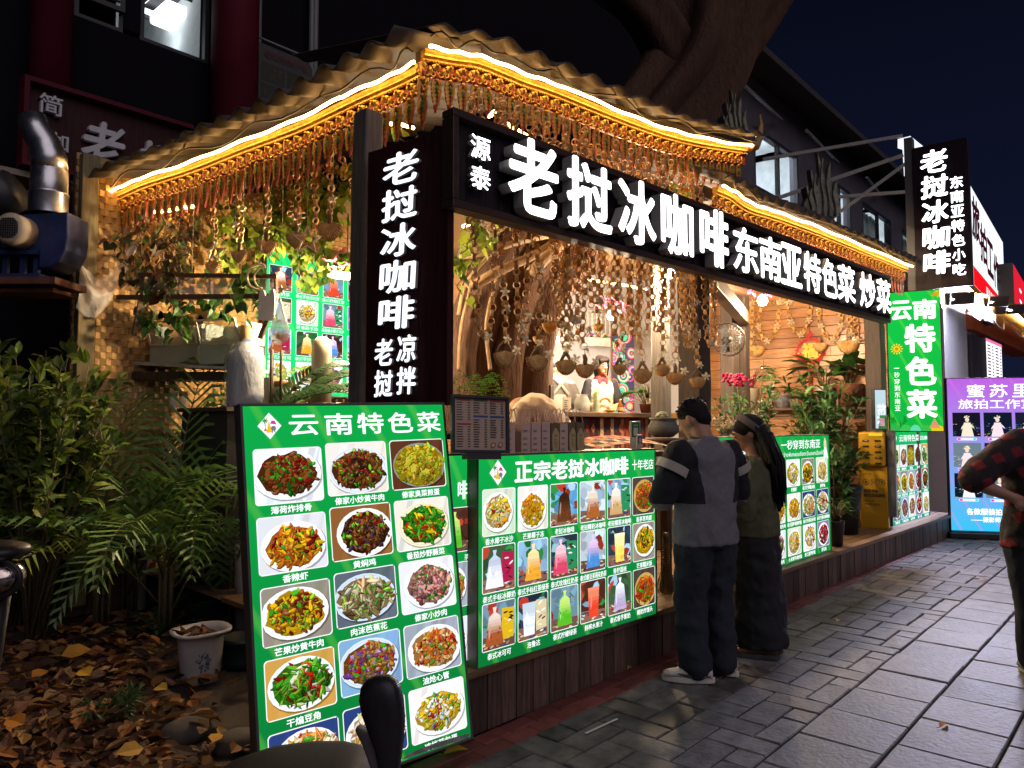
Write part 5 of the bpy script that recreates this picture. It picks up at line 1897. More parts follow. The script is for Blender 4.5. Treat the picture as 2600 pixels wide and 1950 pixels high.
for x in (wa.x, wa.x + (wb.x - wa.x) * .36, wa.x + (wb.x - wa.x) * .70, wb.x):
 mb.box(LKW @ V((x, 6.87, zc_)), (.05, .05, wt_.z - wa.z + .06))
mb.box(LKW @ V(((wa.x + wb.x) / 2, 6.868, wt_.z + .03)), (wb.x - wa.x + .06, .048, .05))
mb.build('window_frame', WOOD_MID, kw)
# timber rack the vines climb on
rk = thing('timber_lattice', 'thin timber lattice with clear film under the hanging shells on the left side', 'lattice', at(340, 800, 5.9))
o_ = rk.location.copy()
mb = MB()
P_ = lambda u, v, d=5.9: at(u, v, d) - o_
mb.bar(P_(355, 698), P_(705, 702, 5.5), .03, .03)
mb.bar(P_(300, 755), P_(705, 752, 5.5), .035, .035)
for u in (358, 455, 535, 700):
 mb.bar(P_(u, 692), P_(u + 3, 760), .025, .025)
mb.bar(P_(358, 755), P_(340, 850), .03, .03)
mb.bar(P_(700, 755, 5.5), P_(660, 860, 5.5), .03, .03)
mb.build('timber', WOOD_MID, rk)
mb = MB()
rows = []
for j in range(5):
 rows.append([P_(360 + 335 * i / 14, 702 + 45 * j / 4 + 4 * sin(i * 1.9 + j), 5.93 - .4 * i / 14 + .02 * sin(i * 2.3 + j)) for i in range(15)])
mb.loft(rows, caps=False, closed=False)
mb.build('film', CLEAR, rk)
# shelf with the two tip-out bins
sh = thing('wall_shelf', 'white edged shelf under the two clear fronted bins in the kitchen', 'shelf', at(430, 932, 6.4))
o_ = sh.location.copy()
mb = MB()
mb.bar(at(365, 925, 6.7) - o_, at(640, 940, 6.2) - o_, .4, .025)
mb.build('board', mt('white_shelf_board', (.55, .53, .5), .5, bump=0), sh)
mb = MB()
mb.bar(at(300, 955, 6.7) - o_, at(640, 958, 6.2) - o_, .3, .07)
mb.build('rail', WOOD_DK, sh)
BIN = mt('pale_green_plastic', (.42, .50, .47), .35, var=.1, bump=0)
BINF = clearmat('clear_bin_front', (.95, .95, .93), .55, .2)
for k, (u0, u1, lab) in enumerate(((379, 500, 'left tip-out storage bin with a clear sloping front on the shelf'), (505, 612, 'right tip-out storage bin with a clear sloping front on the shelf'))):
 d_ = 6.5 - .25 * k
 p = at(u0, 926, d_)
 q = at(u1, 930, d_ - .15)
 M = frame(p, V((q.x - p.x, q.y - p.y, 0)))
 w_, h_ = (q - p).length, .36
 bn_ = thing('storage_bin', lab, 'storage bin', M=M, group='tip-out bins on the shelf')
 mb = MB()
 mb.box((w_ / 2, .14, h_ * .22), (w_, .28, h_ * .44))
 mb.box((.01, .17, h_ * .72), (.02, .24, h_ * .54))
 mb.box((w_ - .01, .17, h_ * .72), (.02, .24, h_ * .54))
 mb.box((w_ / 2, .28, h_ * .72), (w_ - .04, .02, h_ * .54))
 mb.build('bin_body', BIN, bn_, bevel=.01)
 mb = MB()
 mb.add([(.01, .0, h_ * .47), (w_ - .01, .0, h_ * .47), (w_ - .02, -.07, h_), (.02, -.07, h_)], [(0, 1, 2, 3)])
 mb.build('clear_flap', BINF, bn_)
 mb = MB()
 for (x0, y0, z0), (x1, y1, z1) in (((.01, 0, h_ * .47), (w_ - .01, 0, h_ * .47)), ((.02, -.07, h_), (w_ - .02, -.07, h_)), ((.01, 0, h_ * .47), (.02, -.07, h_)), ((w_ - .01, 0, h_ * .47), (w_ - .02, -.07, h_))):
  mb.bar((x0, y0, z0), (x1, y1, z1), .016, .016)
 mb.build('flap_rim', mt('white_plastic', (.62, .62, .6), .35, bump=0), bn_)
 mb = MB()
 for q_ in range(9):
  mb.ell((rnd(.06, w_ - .06), rnd(.06, .2), h_ * .48 + .03), (.04, .04, .035), 7, 5)
 mb.build('stored_food', mt('pale_food', (.5, .4, .28), .7, var=.4), bn_)
BAMBOO = mt('cut_bamboo', (.46, .30, .10), .4, var=.4, sc=4, bump=.15)
for i, (u, v, L, r) in enumerate(((560, 800, .30, .055), (505, 812, .3, .05), (405, 800, .2, .045))):
 p = at(u, v, 6.28)
 t = tag(MB().tube([(0, 0, 0), (-.05, .2, .02), (-.08, L, .03)], [r, r * .97, r * .95], 14).build('bamboo_tube', BAMBOO, loc=p), ('yellow bamboo tube lying with its open end forward on the right bin', 'wrapped bamboo tube lying across the two bins', 'brown bamboo tube on the left bin')[i], 'bamboo tube', 'bamboo tubes on the bins')
 mb = MB()
 mb.lathe([(.001, 0), (r * .8, 0)], n=12, M=Matrix.Rotation(pi / 2, 4, 'X') @ Matrix.Translation((0, 0, .004)))
 mb.build('dark_bore', INK, t)
# water bottle wrapped in clear film, on the counter corner
p = at(620, 1035, 6.1)
p.z = zc + .035
d_ = 6.1 / FPX
wb_ = thing('water_dispenser', 'big blue water bottle under crinkled clear film on the counter corner', 'water dispenser', p)
mb = MB()
mb.lathe([(40 * d_, 0), (44 * d_, 10 * d_), (44 * d_, 95 * d_), (46 * d_, 120 * d_), (40 * d_, 142 * d_), (14 * d_, 160 * d_), (13 * d_, 175 * d_)], n=24)
mb.build('bottle', mt('blue_water_plastic', (.10, .14, .24), .18, var=.3, bump=.1, coat=.4), wb_)
mb = MB()
rings = []
for j in range(9):
 t_ = j / 8
 z = (-2 + 168 * t_) * d_
 r = (50 if t_ < .8 else 50 - 110 * (t_ - .8)) * d_
 rings.append([V(((r + .012 * noise.noise(V((cos(a) * 3, sin(a) * 3, j * .8)))) * cos(a), (r + .012 * noise.noise(V((cos(a) * 3 + 5, sin(a) * 3, j * .8)))) * sin(a), z)) for a in [2 * pi * k / 40 for k in range(40)]])
mb.loft(rings, caps=False)
mb.build('film', clearmat('crinkled_film', (.97, .98, 1), .72, .08), wb_)
mb = MB()
mb.lathe([(12 * d_, 165 * d_), (13 * d_, 168 * d_), (13 * d_, 208 * d_), (12 * d_, 210 * d_)], n=16)
mb.build('cardboard_sleeve', mt('kraft_cardboard', (.40, .24, .11), .75, var=.15), wb_)
# jars and tools on the counter
p = at(715, 1038, 6.05)
p.z = zc + .035
jr = thing('storage_jar', 'clear jar with an orange lid beside the water bottle', 'jar', p)
mb = MB()
mb.lathe([(.07, 0), (.08, .01), (.08, .15), (.07, .17)], n=18)
mb.build('glass', clearmat('jar_glass', (.95, .93, .85), .5, .08), jr)
mb = MB()
mb.lathe([(.078, .168), (.084, .172), (.084, .21), (.078, .215)], n=18)
mb.build('lid', mt('orange_plastic', (.50, .22, .05), .4, bump=0), jr)
p = at(688, 1038, 6.0)
p.z = zc + .035
tag(MB().box((0, 0, .12), (.09, .08, .24)).build('carton_box', mt('cream_card', (.58, .50, .38), .7), bevel=.003, loc=p), 'small cream carton beside the orange lidded jar', 'carton')
p = at(815, 1040, 6.15)
p.z = zc + .035
cu = thing('cup_stack', 'tall stack of cups in a cloudy plastic bag twisted at the top', 'cup stack', p)
d_ = 6.15 / FPX
mb = MB()
rings = []
for z, r in ((0, 25), (60, 26), (100, 26), (140, 25), (170, 22), (178, 15), (182, 6)):
 rings.append([V(((r * d_ + .004 * noise.noise(V((cos(a) * 4, sin(a) * 4, z * .05)))) * cos(a), (r * d_ + .004 * noise.noise(V((cos(a) * 4, sin(a) * 4, z * .05 + 4)))) * sin(a), z * d_)) for a in [2 * pi * k / 28 for k in range(28)]])
mb.loft(rings)
mb.build('bagged_cups', mt('cloudy_plastic_cups', (.60, .52, .40), .3, var=.2, sc=12, stretch=(1, 1, .2), bump=.5, coat=.3), cu)
mb = MB()
mb.add([(-.02, 0, 178 * d_), (.03, 0, 184 * d_), (.09, .01, 176 * d_), (.12, 0, 164 * d_), (.07, -.01, 168 * d_)], [(0, 1, 2, 3, 4)])
mb.build('twisted_end', mt('kraft_cardboard', (.40, .24, .11), .75), cu)
# bags hanging from the lattice
BAGW = mt('white_plastic_bag', (.66, .60, .50), .4, var=.15, sc=14, bump=.5)
p = at(680, 738, 5.3)
d_ = 5.3 / FPX
bg1 = thing('plastic_bag', 'flat white plastic carrier bags hanging from the lattice', 'plastic bag', M=frame(p, _R))
mb = MB()
out = [(-20, -76), (20, -78), (21, -18), (12, 0), (16, 0), (12, -6), (-2, -20), (-13, -6), (-17, 2), (-20, -18)]
out = [(-20, -76), (20, -78), (21, -20), (17, 3), (9, 1), (5, -14), (-4, -14), (-8, 1), (-16, 3), (-20, -20)]
for q in range(3):
 mb.prism([(x * d_, z * d_) for x, z in out], -.012 * q, -.012 * q + .008)
mb.build('bag_film', BAGW, bg1)
p = at(712, 768, 5.2)
bg2 = thing('plastic_bag', 'knotted clear bag of red chillies hanging beside the white carrier bags', 'plastic bag', M=frame(p, _R))
mb = MB()
mb.lathe([(.005, 10 * d_), (.016, -10 * d_), (.05, -45 * d_), (.07, -75 * d_), (.055, -95 * d_), (.015, -103 * d_)], n=16)
mb.build('bag_film', clearmat('cloudy_bag', (.93, .97, .93), .62, .25), bg2)
mb = MB()
for k in range(26):
 a = rnd(0, 2 * pi)
 r = rnd(0, .04)
 c = V((r * cos(a), r * sin(a), -85 * d_ + rnd(-.03, .02)))
 mb.tube([c, c + V((rnd(-.02, .02), rnd(-.02, .02), rnd(-.01, .01)))], .006, 5, jit(random.choice([RD, G1, YE]), .2))
mb.build('chillies', FLAT, bg2)
# coffee grinder hopper etc
p = at(312, 905, 6.6)
tag(MB().lathe([(.07, -.12), (.075, 0), (.075, .16), (.07, .17)], n=16).build('black_canister', METAL_DK, loc=p), 'black cylinder canister on the shelf left of the bins', 'canister')
p = at(745, 990, 6.3)
gr = thing('blender_jug', 'clear jug with a black lid and handle in front of the lit kitchen menu', 'blender', p)
mb = MB()
mb.lathe([(.05, -.16), (.06, .02)], n=16)
mb.build('jug', clearmat('jar_glass', (.95, .93, .85), .5, .08), gr)
mb = MB()
mb.lathe([(.001, .05), (.03, .05), (.065, .03), (.066, .018), (.001, .018)], n=16)
mb.box((0, 0, -.05), (.02, .02, .15))
mb.build('lid', METAL_DK, gr)
for i, (u, c, lab) in enumerate(((465, (.45, .05, .05), 'jar with a red lid on the ledge behind the palms'), (440, (.4, .4, .38), 'jar with a grey lid on the ledge behind the palms'))):
 p = at(u, 1045, 6.2)
 p.z = zc + .035
 j_ = thing('spice_jar', lab, 'jar', p, group='jars on the kitchen ledge')
 MB().lathe([(.03, 0), (.035, .01), (.035, .09), (.03, .1)], n=14).build('glass', clearmat('jar_glass', (.95, .93, .85), .5, .08), j_)
 MB().lathe([(.036, .1), (.037, .135), (.034, .14)], n=14).build('lid', mt('lid_%d_paint' % i, c, .4, bump=0), j_)
# ------------------------------------------------------------------ bar, back wall, decoration
CT = V((1, -.03, 0))
a, b = at(1400, 1046, 7.0), at(1672, 1048, 8.2)
zb_ = (a.z + b.z) / 2
bar = thing('bar_counter', 'dark wooden bar counter draped with woven textile in front of the serving woman', 'counter', (a.x, a.y, 0))
L_ = Matrix.Translation((-a.x, -a.y, 0))
dB = V((b.x - a.x, b.y - a.y, 0)).normalized()
nB = V((-dB.y, dB.x, 0))
mb = MB()
A_, B_ = V((a.x, a.y, 0)) - dB * .6, V((b.x, b.y, 0)) + dB * .1
mb.add([L_ @ (q + V((0, 0, z))) for z in (zb_ - .05, zb_) for q in (A_ - nB * .03, B_ - nB * .03, B_ + nB * .55, A_ + nB * .55)], [(0, 3, 2, 1), (0, 1, 5, 4), (1, 2, 6, 5), (2, 3, 7, 6), (3, 0, 4, 7), (4, 5, 6, 7)])
mb.build('bar_top', WOOD_MID, bar, bevel=.006)
mb = MB()
mb.add([L_ @ (q + V((0, 0, z))) for z in (.3, zb_ - .055) for q in (A_ + nB * .05, B_ + nB * .05, B_ + nB * .5, A_ + nB * .5)], [(0, 1, 5, 4), (1, 2, 6, 5), (2, 3, 7, 6), (3, 0, 4, 7)])
mb.build('bar_base', WOOD_DK, bar)
P = Pic(0)
Lb = (B_ - A_).length
hT = zb_ - .06 - .6
cols = [lin('5a1a1a'), lin('8a3a28'), lin('c8a888'), lin('2a2430'), lin('a86a50'), lin('3a4a58')]
P.sh([(0, 0), (Lb, 0), (Lb, hT), (0, hT)], lin('5a2420'))
for k in range(int(Lb / .085)):
 x = k * .085
 c = random.choice(cols)
 P.sh([(x, 0), (x + .05, 0), (x + .05, hT), (x, hT)], jit(c, .2))
for k in range(int(Lb / .30)):
 x = .15 + k * .30
 for q, c in enumerate((lin('2a2430'), lin('c86a50'), lin('d8c8b0'), lin('6a1a20'), lin('e0d0c0'))):
  s_ = .14 - q * .026
  P.sh([(x - s_, hT * .5), (x, hT * .5 - s_ * 2.0), (x + s_, hT * .5), (x, hT * .5 + s_ * 2.0)], c)
 for z in (.1, .9):
  for q in range(4):
   P.sh([(x - .14 + q * .07, hT * z), (x - .105 + q * .07, hT * z - .05), (x - .07 + q * .07, hT * z), (x - .105 + q * .07, hT * z + .05)], random.choice(cols))
MT_ = frame(A_ + nB * .035 + V((0, 0, .6)), dB)
P.mb.v = [L_ @ (MT_ @ q) for q in P.mb.v]
P.mb.build('textile', mt('woven_textile', (1, 1, 1), .85, var=.25, sc=40, bump=.4, attr=True), bar)
# back wall (white) with a little balcony ornament and a wave painting
WHITEW = mt('white_plaster_wall', (.58, .60, .66), .8, var=.12, sc=1.5, bump=.05)
a, b = at(1395, 1000, 10.6), at(1760, 1000, 11.5)
wb2 = thing('white_back_wall', 'white plaster wall behind the serving woman at the back of the stall', 'wall', (a.x, a.y, 0))
M = frame((a.x, a.y, 0), V((b.x - a.x, b.y - a.y, 0)))
wb2.matrix_world = M
w_ = V((b.x - a.x, b.y - a.y, 0)).length
mb = MB()
mb.box((w_ / 2 - .3, .06, 2.1), (w_ + .6, .1, 4.2))
mb.build('plaster', WHITEW, wb2)
mb = MB()
mb.box((w_ / 2, -.004, 1.68), (w_, .02, .12))
mb.build('gilded_dado', GOLD, wb2)
fb = thing('flower_balcony', 'small white balcony window ornament with flowers on the white wall', 'wall ornament', M=frame(at(1488, 872, 10.4), V((b.x - a.x, b.y - a.y, 0))))
mb = MB()
for k in range(8):
 mb.box((.03 + k * .07, 0, .28), (.012, .02, .36))
for z in (.12, .24, .36, .46):
 mb.box((.28, .003, z), (.54, .016, .012))
mb.box((.28, -.05, .03), (.62, .12, .09))
mb.box((.28, -.05, -.03), (.66, .14, .03))
mb.build('window_lattice', mt('white_plastic', (.62, .62, .6), .35, bump=0), fb)
mb = MB()
for k in range(50):
 c = V((rnd(-.02, .58), rnd(-.12, -.02), .09 + rnd(0, .05)))
 mb.ell(c, (.016, .016, .014), 5, 3, jit(random.choice([lin('d84a50'), lin('e8b0d0'), G1, G2, lin('f0e0a0'), lin('7a4ab0')]), .2))
mb.build('flowers', FLAT, fb)
wp = thing('wave_painting', 'colourful painted panel of rainbow wave swirls right of the serving woman', 'painting', M=frame(at(1556, 985, 9.9), V((b.x - a.x, b.y - a.y, 0))))
P = Pic(-.002)
P.sh([(0, -.5), (.32, -.5), (.32, .72), (0, .72)], lin('2a2a5a'))
P.clip = (0, -.5, .32, .72)
for k in range(34):
 cx, cz, r = rnd(0, .32), rnd(-.5, .72), rnd(.05, .1)
 for q in range(5):
  P.sh(circ(cx, cz, r * (1 - q * .19), r * (1 - q * .19), 16), random.choice([lin('d83a8a'), lin('3ab0c8'), lin('e86a3a'), lin('5a3ab0'), lin('f0b0c0'), lin('2a2a6a'), lin('40c8a0')]))
P.mb.build('painted_panel', FLAT, wp)
mb = MB()
mb.box((.16, .02, .11), (.34, .03, 1.24))
mb.build('panel_back', WOOD_MID, wp)
# plank wall at the right end
p0 = at(1893, 1075, 10.9)
p1 = at(2262, 1075, 9.75)
M = frame((p0.x, p0.y, 0), V((p1.x - p0.x, p1.y - p0.y, 0)))
pw_ = thing('plank_wall', 'honey coloured plank wall lit warmly at the right end of the stall', 'wall', M=M)
w_ = V((p1.x - p0.x, p1.y - p0.y, 0)).length
mb = MB()
k, z = 0, .3
while z < 3.7:
 x = -1.0
 while x < w_:
  L = rnd(1.6, 3.0)
  x2 = min(w_, x + L)
  c = rnd(.75, 1.25)
  mb.box(((x + x2) / 2, rnd(.0, .004), z + .068), (x2 - x - .003, .02, .133), None, (c, c * rnd(.92, 1.0), c * rnd(.85, 1.0)))
  x += L
 z += .138
mb.build('planks', mt('honey_pine_planks', (.46, .22, .085), .38, var=.45, sc=4, stretch=(1.2, 8, 14), bump=.2, attr=True, coat=.25), pw_, bevel=.003)
Mp = M
mb = MB()
mb.box((w_ / 2, -.12, 1.78), (w_, .22, .035))
mb.build('shelf_board', WOOD_MID, pw_)
hsp = lambda u, v: (Mp.inverted() @ atp(u, v, V((p0.x, p0.y, 0)), V((-(p1.y - p0.y), p1.x - p0.x, 0)).normalized()))
# fortune ornament
c_ = hsp(2058, 892)
fo = thing('fortune_ornament', 'round red paper-cut ornament with a golden fortune character hung on the plank wall', 'ornament', M=Mp @ Matrix.Translation((c_.x, -.03, c_.z)))
mb = MB()
R_ = .20
for k in range(26):
 a0 = 2 * pi * k / 26
 mb.prism([(cos(a0 + q) * r, sin(a0 + q) * r) for q, r in ((0, R_ * .8), (.12, R_ * rnd(1.0, 1.12)), (.24, R_ * .8))], -.004, .004)
Pm = circ(0, 0, R_ * .92, R_ * .92, 28)
Pi = circ(0, 0, R_ * .76, R_ * .76, 28)
mb.add([(x, -.006, z) for x, z in Pm] + [(x, -.006, z) for x, z in Pi], [(k, (k + 1) % 28, 28 + (k + 1) % 28, 28 + k) for k in range(28)])
for k in range(14):
 a0 = rnd(pi * 1.05, pi * 1.95)
 mb.prism(circ(cos(a0) * R_ * .8, sin(a0) * R_ * .8, .045, .035, 7, rnd(0, 1)), -.008, .0)
mb.box((0, 0, R_ * 1.15), (.06, .012, .08), Matrix.Rotation(pi / 4, 3, 'Y'))
mb.tube([(0, 0, R_ * 1.2), (0, 0, R_ * 2.0)], .006, 5)
mb.box((0, 0, -R_ * 1.45), (.085, .014, .15))
mb.tube([(-.02, 0, -R_ * 1.6), (-.02, 0, -R_ * 2.8)], .012, 5)
mb.tube([(.02, 0, -R_ * 1.6), (.02, 0, -R_ * 2.8)], .012, 5)
mb.build('red_paper_cut', mt('bright_red_felt', (.50, .012, .015), .6, var=.2, bump=.1), fo)
YEL = mt('yellow_gold_print', (.85, .58, .06), .5, bump=0)
textobj('character', '福', -.10, -.09, .2, .2, YEL, fo, y=-.014, bold=.045)
mb = MB()
for k in range(6):
 mb.prism(circ(cos(k * pi / 3) * .03, -R_ * 1.02 + sin(k * pi / 3) * .03, .018, .018, 7), -.018, -.01)
for sg in (-1, 1):
 for k in range(5):
  mb.prism(circ(sg * (.07 + .02 * k), -.10 + .012 * k * k * .4, .014, .012, 6), -.014, -.008)
mb.build('gold_flower', YEL, fo)
# table with paper bags behind the drinks board
a, b = at(1200, 1150, 4.75), at(1640, 1150, 5.6)
tb = thing('front_table', 'low wooden table with a striped runner behind the drinks menu board', 'table', (a.x, a.y, DKZ))
zt_ = at(1400, 1152, 5.0).z
dT = V((b.x - a.x, b.y - a.y, 0)).normalized()
nT = V((-dT.y, dT.x, 0))
LT = Matrix.Translation((-a.x, -a.y, -DKZ))
A_, B_ = V((a.x, a.y, 0)), V((b.x, b.y, 0)) + dT * .25
mb = MB()
mb.add([LT @ (q + V((0, 0, z))) for z in (zt_ - .04, zt_) for q in (A_ - nT * .12, B_ - nT * .12, B_ + nT * .55, A_ + nT * .55)], [(0, 3, 2, 1), (0, 1, 5, 4), (1, 2, 6, 5), (2, 3, 7, 6), (3, 0, 4, 7), (4, 5, 6, 7)])
mb.build('table_top', WOOD_MID, tb, bevel=.005)
for q in (A_ + dT * .1, B_ - dT * .1):
 for s_ in (-.05, .48):
  r = q + nT * s_
  MB().box(LT @ V((r.x, r.y, (DKZ + zt_) / 2 - .02)), (.06, .06, zt_ - DKZ - .04)).build('leg', WOOD_MID, tb)
MT_ = frame(at(1500, 1146, 5.05), dT)
tc_ = thing('table_runner', 'folded woven runner with red and orange zigzags on the low table', 'table runner', M=MT_)
mb = MB()
for k in range(12):
 x = k * .06
 for q in range(4):
  c = (lin('c84a28'), lin('e0c090'), lin('3a2420'), lin('d88a50'))[(q + (k % 2)) % 4]
  z0, z1 = .02 + .035 * sin(pi * k / 12), .02 + .035 * sin(pi * (k + 1) / 12)
  y0 = -.08 + q * .07 + (.03 if k % 2 else 0)
  y1 = -.08 + q * .07 + (0 if k % 2 else .03)
  mb.add([(x, y0, z0 + .012 * q), (x + .06, y1, z1 + .012 * q), (x + .06, y1 + .07, z1 + .012 * (q + 1)), (x, y0 + .07, z0 + .012 * (q + 1))], [(0, 1, 2, 3)], c)
mb.build('cloth', mt('woven_textile', (1, 1, 1), .85, var=.25, sc=40, bump=.4, attr=True), tc_)
KRAFT = mt('mauve_kraft_paper', (.58, .42, .35), .75, var=.12, sc=5, bump=.1)
KRAFT2 = mt('printed_kraft_paper', (.16, .11, .06), .7, var=.2, sc=5, bump=.1)
HAND = mt('twisted_paper_cord', (.60, .46, .40), .8, bump=0)
bag_us = [(1296, 0), (1336, 0), (1362, 0), (1388, 0), (1412, 1), (1434, 0), (1456, 1), (1476, 1), (1312, 0)]
bag_lab = ['brown paper bag half behind the price stand', 'wide brown paper bag third from the price stand', 'brown paper bag in front of the bending man', 'brown paper bag right of the wide one', 'dark patterned paper bag with a cream panel left of a plain one',
   'plain paper bag between two dark patterned bags', 'dark patterned paper bag second from the right end', 'dark patterned paper bag at the right end of the row', 'plain paper bag pushed close behind the leftmost ones']
for i, (u, kind) in enumerate(bag_us):
 p = at(u - 12, 1152, 4.55 + .0012 * (u - 1296) * 1 + (.16 if i == 8 else 0))
 p.z = zt_ + .001
 M = frame(p, dT + nT * rnd(-.08, .08))
 pb = thing('paper_bag', bag_lab[i], 'paper bag', M=M, group='paper carrier bags on the low table')
 w_ = .066 if i != 1 else .078
 h_, t_ = .205 + rnd(-.006, .006), .16
 mb = MB()
 vs = [(0, 0, 0), (w_, 0, 0), (w_, t_, 0), (0, t_, 0), (0, 0, h_), (w_, 0, h_), (w_, t_, h_), (0, t_, h_), (w_ / 2, .02, 0), (w_ * .5, .006, h_)]
 mb.add(vs[:8], [(0, 1, 5, 4), (1, 2, 6, 5), (2, 3, 7, 6), (3, 0, 4, 7)])
 mb.build('bag_paper', KRAFT2 if kind else KRAFT, pb)
 mb = MB()
 for y in (.012, t_ - .012):
  mb.tube([(w_ * (.5 - .45 * cos(k * pi / 10)), y + .01 * sin(k), h_ - .02 + .11 * sin(k * pi / 10) ** .7) for k in range(11)], .0032, 5)
 mb.build('handle', HAND, pb)
 mb = MB()
 if kind:
  mb.poly([(w_ * .2, -.001, .03), (w_ * .86, -.001, .03), (w_ * .95, -.001, .06), (w_ * .95, -.001, .13), (w_ * .6, -.001, .17), (w_ * .4, -.001, .17), (w_ * .1, -.001, .13), (w_ * .1, -.001, .06)])
  mb.build('cream_panel', mt('cream_print', (.50, .38, .18), .6, bump=0), pb)
  mb = MB()
  text(mb, 'COFE', w_ * .3, .117, w_ * .4, .012, y=-.003)
  for k in range(5):
   mb.box((w_ * .5, -.003, .10 - k * .012), (w_ * rnd(.2, .45), .001, .002))
 else:
  for z in (.155, .11, .075, .04):
   for q in range(2):
    mb.box((w_ * .36, -.001, z - q * .007), (w_ * rnd(.3, .5), .001, .0028))
 mb.build('print', INK, pb)
# price stand (dark framed sheet) on the big menu's corner
p = at(1146, 1150, 3.62)
q = at(1292, 1146, 3.78)
M = frame(p, V((q.x - p.x, q.y - p.y, 0)))
w_, h_ = V((q.x - p.x, q.y - p.y, 0)).length, at(1140, 1000, 3.62).z - p.z
ps = thing('price_stand', 'black framed price sheet tilted on its stand between the two big menu boards', 'price list', M=M @ Matrix.Rotation(radians(-4), 4, 'X') @ Matrix.Rotation(radians(1.5), 4, 'Y'))
mb = MB()
b_ = .016
mb.box((w_ / 2, 0, b_ / 2), (w_, .025, b_))
mb.box((w_ / 2, 0, h_ - b_ / 2), (w_, .025, b_))
mb.box((b_ / 2, 0, h_ / 2), (b_, .0248, h_ - 2 * b_))
mb.box((w_ - b_ / 2, 0, h_ / 2), (b_, .0248, h_ - 2 * b_))
mb.box((w_ / 2, .008, h_ / 2), (w_ - .02, .006, h_ - .02))
mb.box((w_ * .55, .02, -.015), (w_ * .6, .06, .03))
mb.build('frame', METAL_DK, ps, bevel=.004)
P = Pic(.002)
P.sh([(b_, b_), (w_ - b_, b_), (w_ - b_, h_ - b_), (b_, h_ - b_)], lin('b8a08c'))
for c in range(3):
 x0 = w_ * (.09 + .29 * c)
 P.sh([(x0, h_ * .90), (x0 + w_ * .25, h_ * .90), (x0 + w_ * .25, h_ * .935), (x0, h_ * .935)], (lin('a84038'), lin('4a5a3a'), lin('a83a34'))[c])
 P.sh([(x0, h_ * (.62 - .14 * (c == 0))), (x0 + w_ * .25, h_ * (.62 - .14 * (c == 0))), (x0 + w_ * .25, h_ * (.655 - .14 * (c == 0))), (x0, h_ * (.655 - .14 * (c == 0)))], (lin('a84038'), lin('3a5088'), lin('3a5088'))[c])
 for r in range(19):
  z = h_ * (.86 - .042 * r)
  if abs(z - h_ * (.637 - .14 * (c == 0))) < h_ * .035 or (c == 2 and r > 14):
   continue
  P.sh([(x0, z), (x0 + w_ * rnd(.08, .13), z), (x0 + w_ * .10, z + h_ * .018), (x0, z + h_ * .018)], lin('4a3c34'))
  P.sh([(x0 + w_ * .19, z), (x0 + w_ * .235, z), (x0 + w_ * .235, z + h_ * .018), (x0 + w_ * .19, z + h_ * .018)], lin('4a3c34'))
for x, z in ((.72, .14), (.85, .15)):
 P.sh(blade(w_ * x, h_ * z, w_ * .11, w_ * .08, .7), lin('8a5a3a'))
 P.sh(blade(w_ * x, h_ * z, w_ * .07, w_ * .05, .7), lin('d0b088'))
P.mb.build('price_sheet', FLAT, ps)
# small code cards, pot and stool by the man
def card(u, v, d, w_, h_, c, lab):
 p = at(u, v, d)
 t = thing('payment_card', lab, 'card', M=frame(p, dT))
 mb = MB()
 mb.box((w_ / 2, 0, h_ / 2), (w_, .012, h_))
 mb.build('card_plate', mt('cream_plastic', (.55, .50, .42), .4, bump=0), t, bevel=.003)
 P = Pic(-.008)
 P.sh([(w_ * .1, h_ * .42), (w_ * .9, h_ * .42), (w_ * .9, h_ * .95), (w_ * .1, h_ * .95)], c)
 P.sh([(w_ * .28, h_ * .48), (w_ * .72, h_ * .48), (w_ * .72, h_ * .76), (w_ * .28, h_ * .76)], lin('c8c0b8'))
 P.sh([(w_ * .25, h_ * .82), (w_ * .75, h_ * .82), (w_ * .75, h_ * .87), (w_ * .25, h_ * .87)], lin('8ab098'))
 P.mb.build('card_print', FLAT, t)
card(1600, 1140, 5.1, .092, .19, lin('1f6a3a'), 'cream payment card with a green print standing above the drinks board')
card(1617, 1142, 5.0, .048, .10, lin('2a3070'), 'small blue payment card in front of the cream one')
st_ = thing('side_stool', 'small wooden stool holding a clay pot beside the standing man', 'stool', at(1690, 1112, 6.0))
mb = MB()
mb.lathe([(.001, 0), (.16, 0), (.165, -.015), (.16, -.035), (.001, -.035)], n=20)
mb.build('seat', WOOD_MID, st_)
for k in range(4):
 a = k * pi / 2 + .6
 MB().tube([(.11 * cos(a), .11 * sin(a), -.035), (.14 * cos(a), .14 * sin(a), DKZ - st_.location.z)], .018, 6).build('leg', WOOD_MID, st_)
cp = thing('clay_pot', 'round grey clay pot with a pale succulent on the small stool', 'plant pot', at(1685, 1111, 6.0) + V((0, 0, .002)))
mb = MB()
mb.lathe([(.07, 0), (.12, .04), (.125, .08), (.10, .125), (.095, .135), (.115, .145), (.112, .155), (.085, .15)], n=24)
mb.build('pot', mt('ribbed_grey_clay', (.13, .13, .12), .6, var=.3, sc=3, stretch=(1, 1, 14), bump=.5), cp)
mb = MB()
for k in range(40):
 a, e = rnd(0, 2 * pi), rnd(.2, 1.5)
 c = V((cos(a) * cos(e), sin(a) * cos(e), sin(e) * .8)) * .045 + V((-.02, 0, .16))
 mb.ell(c, (.014, .014, .012), 6, 4, jit(lin('c8d0a8'), .2))
mb.build('succulent', LEAF, cp)
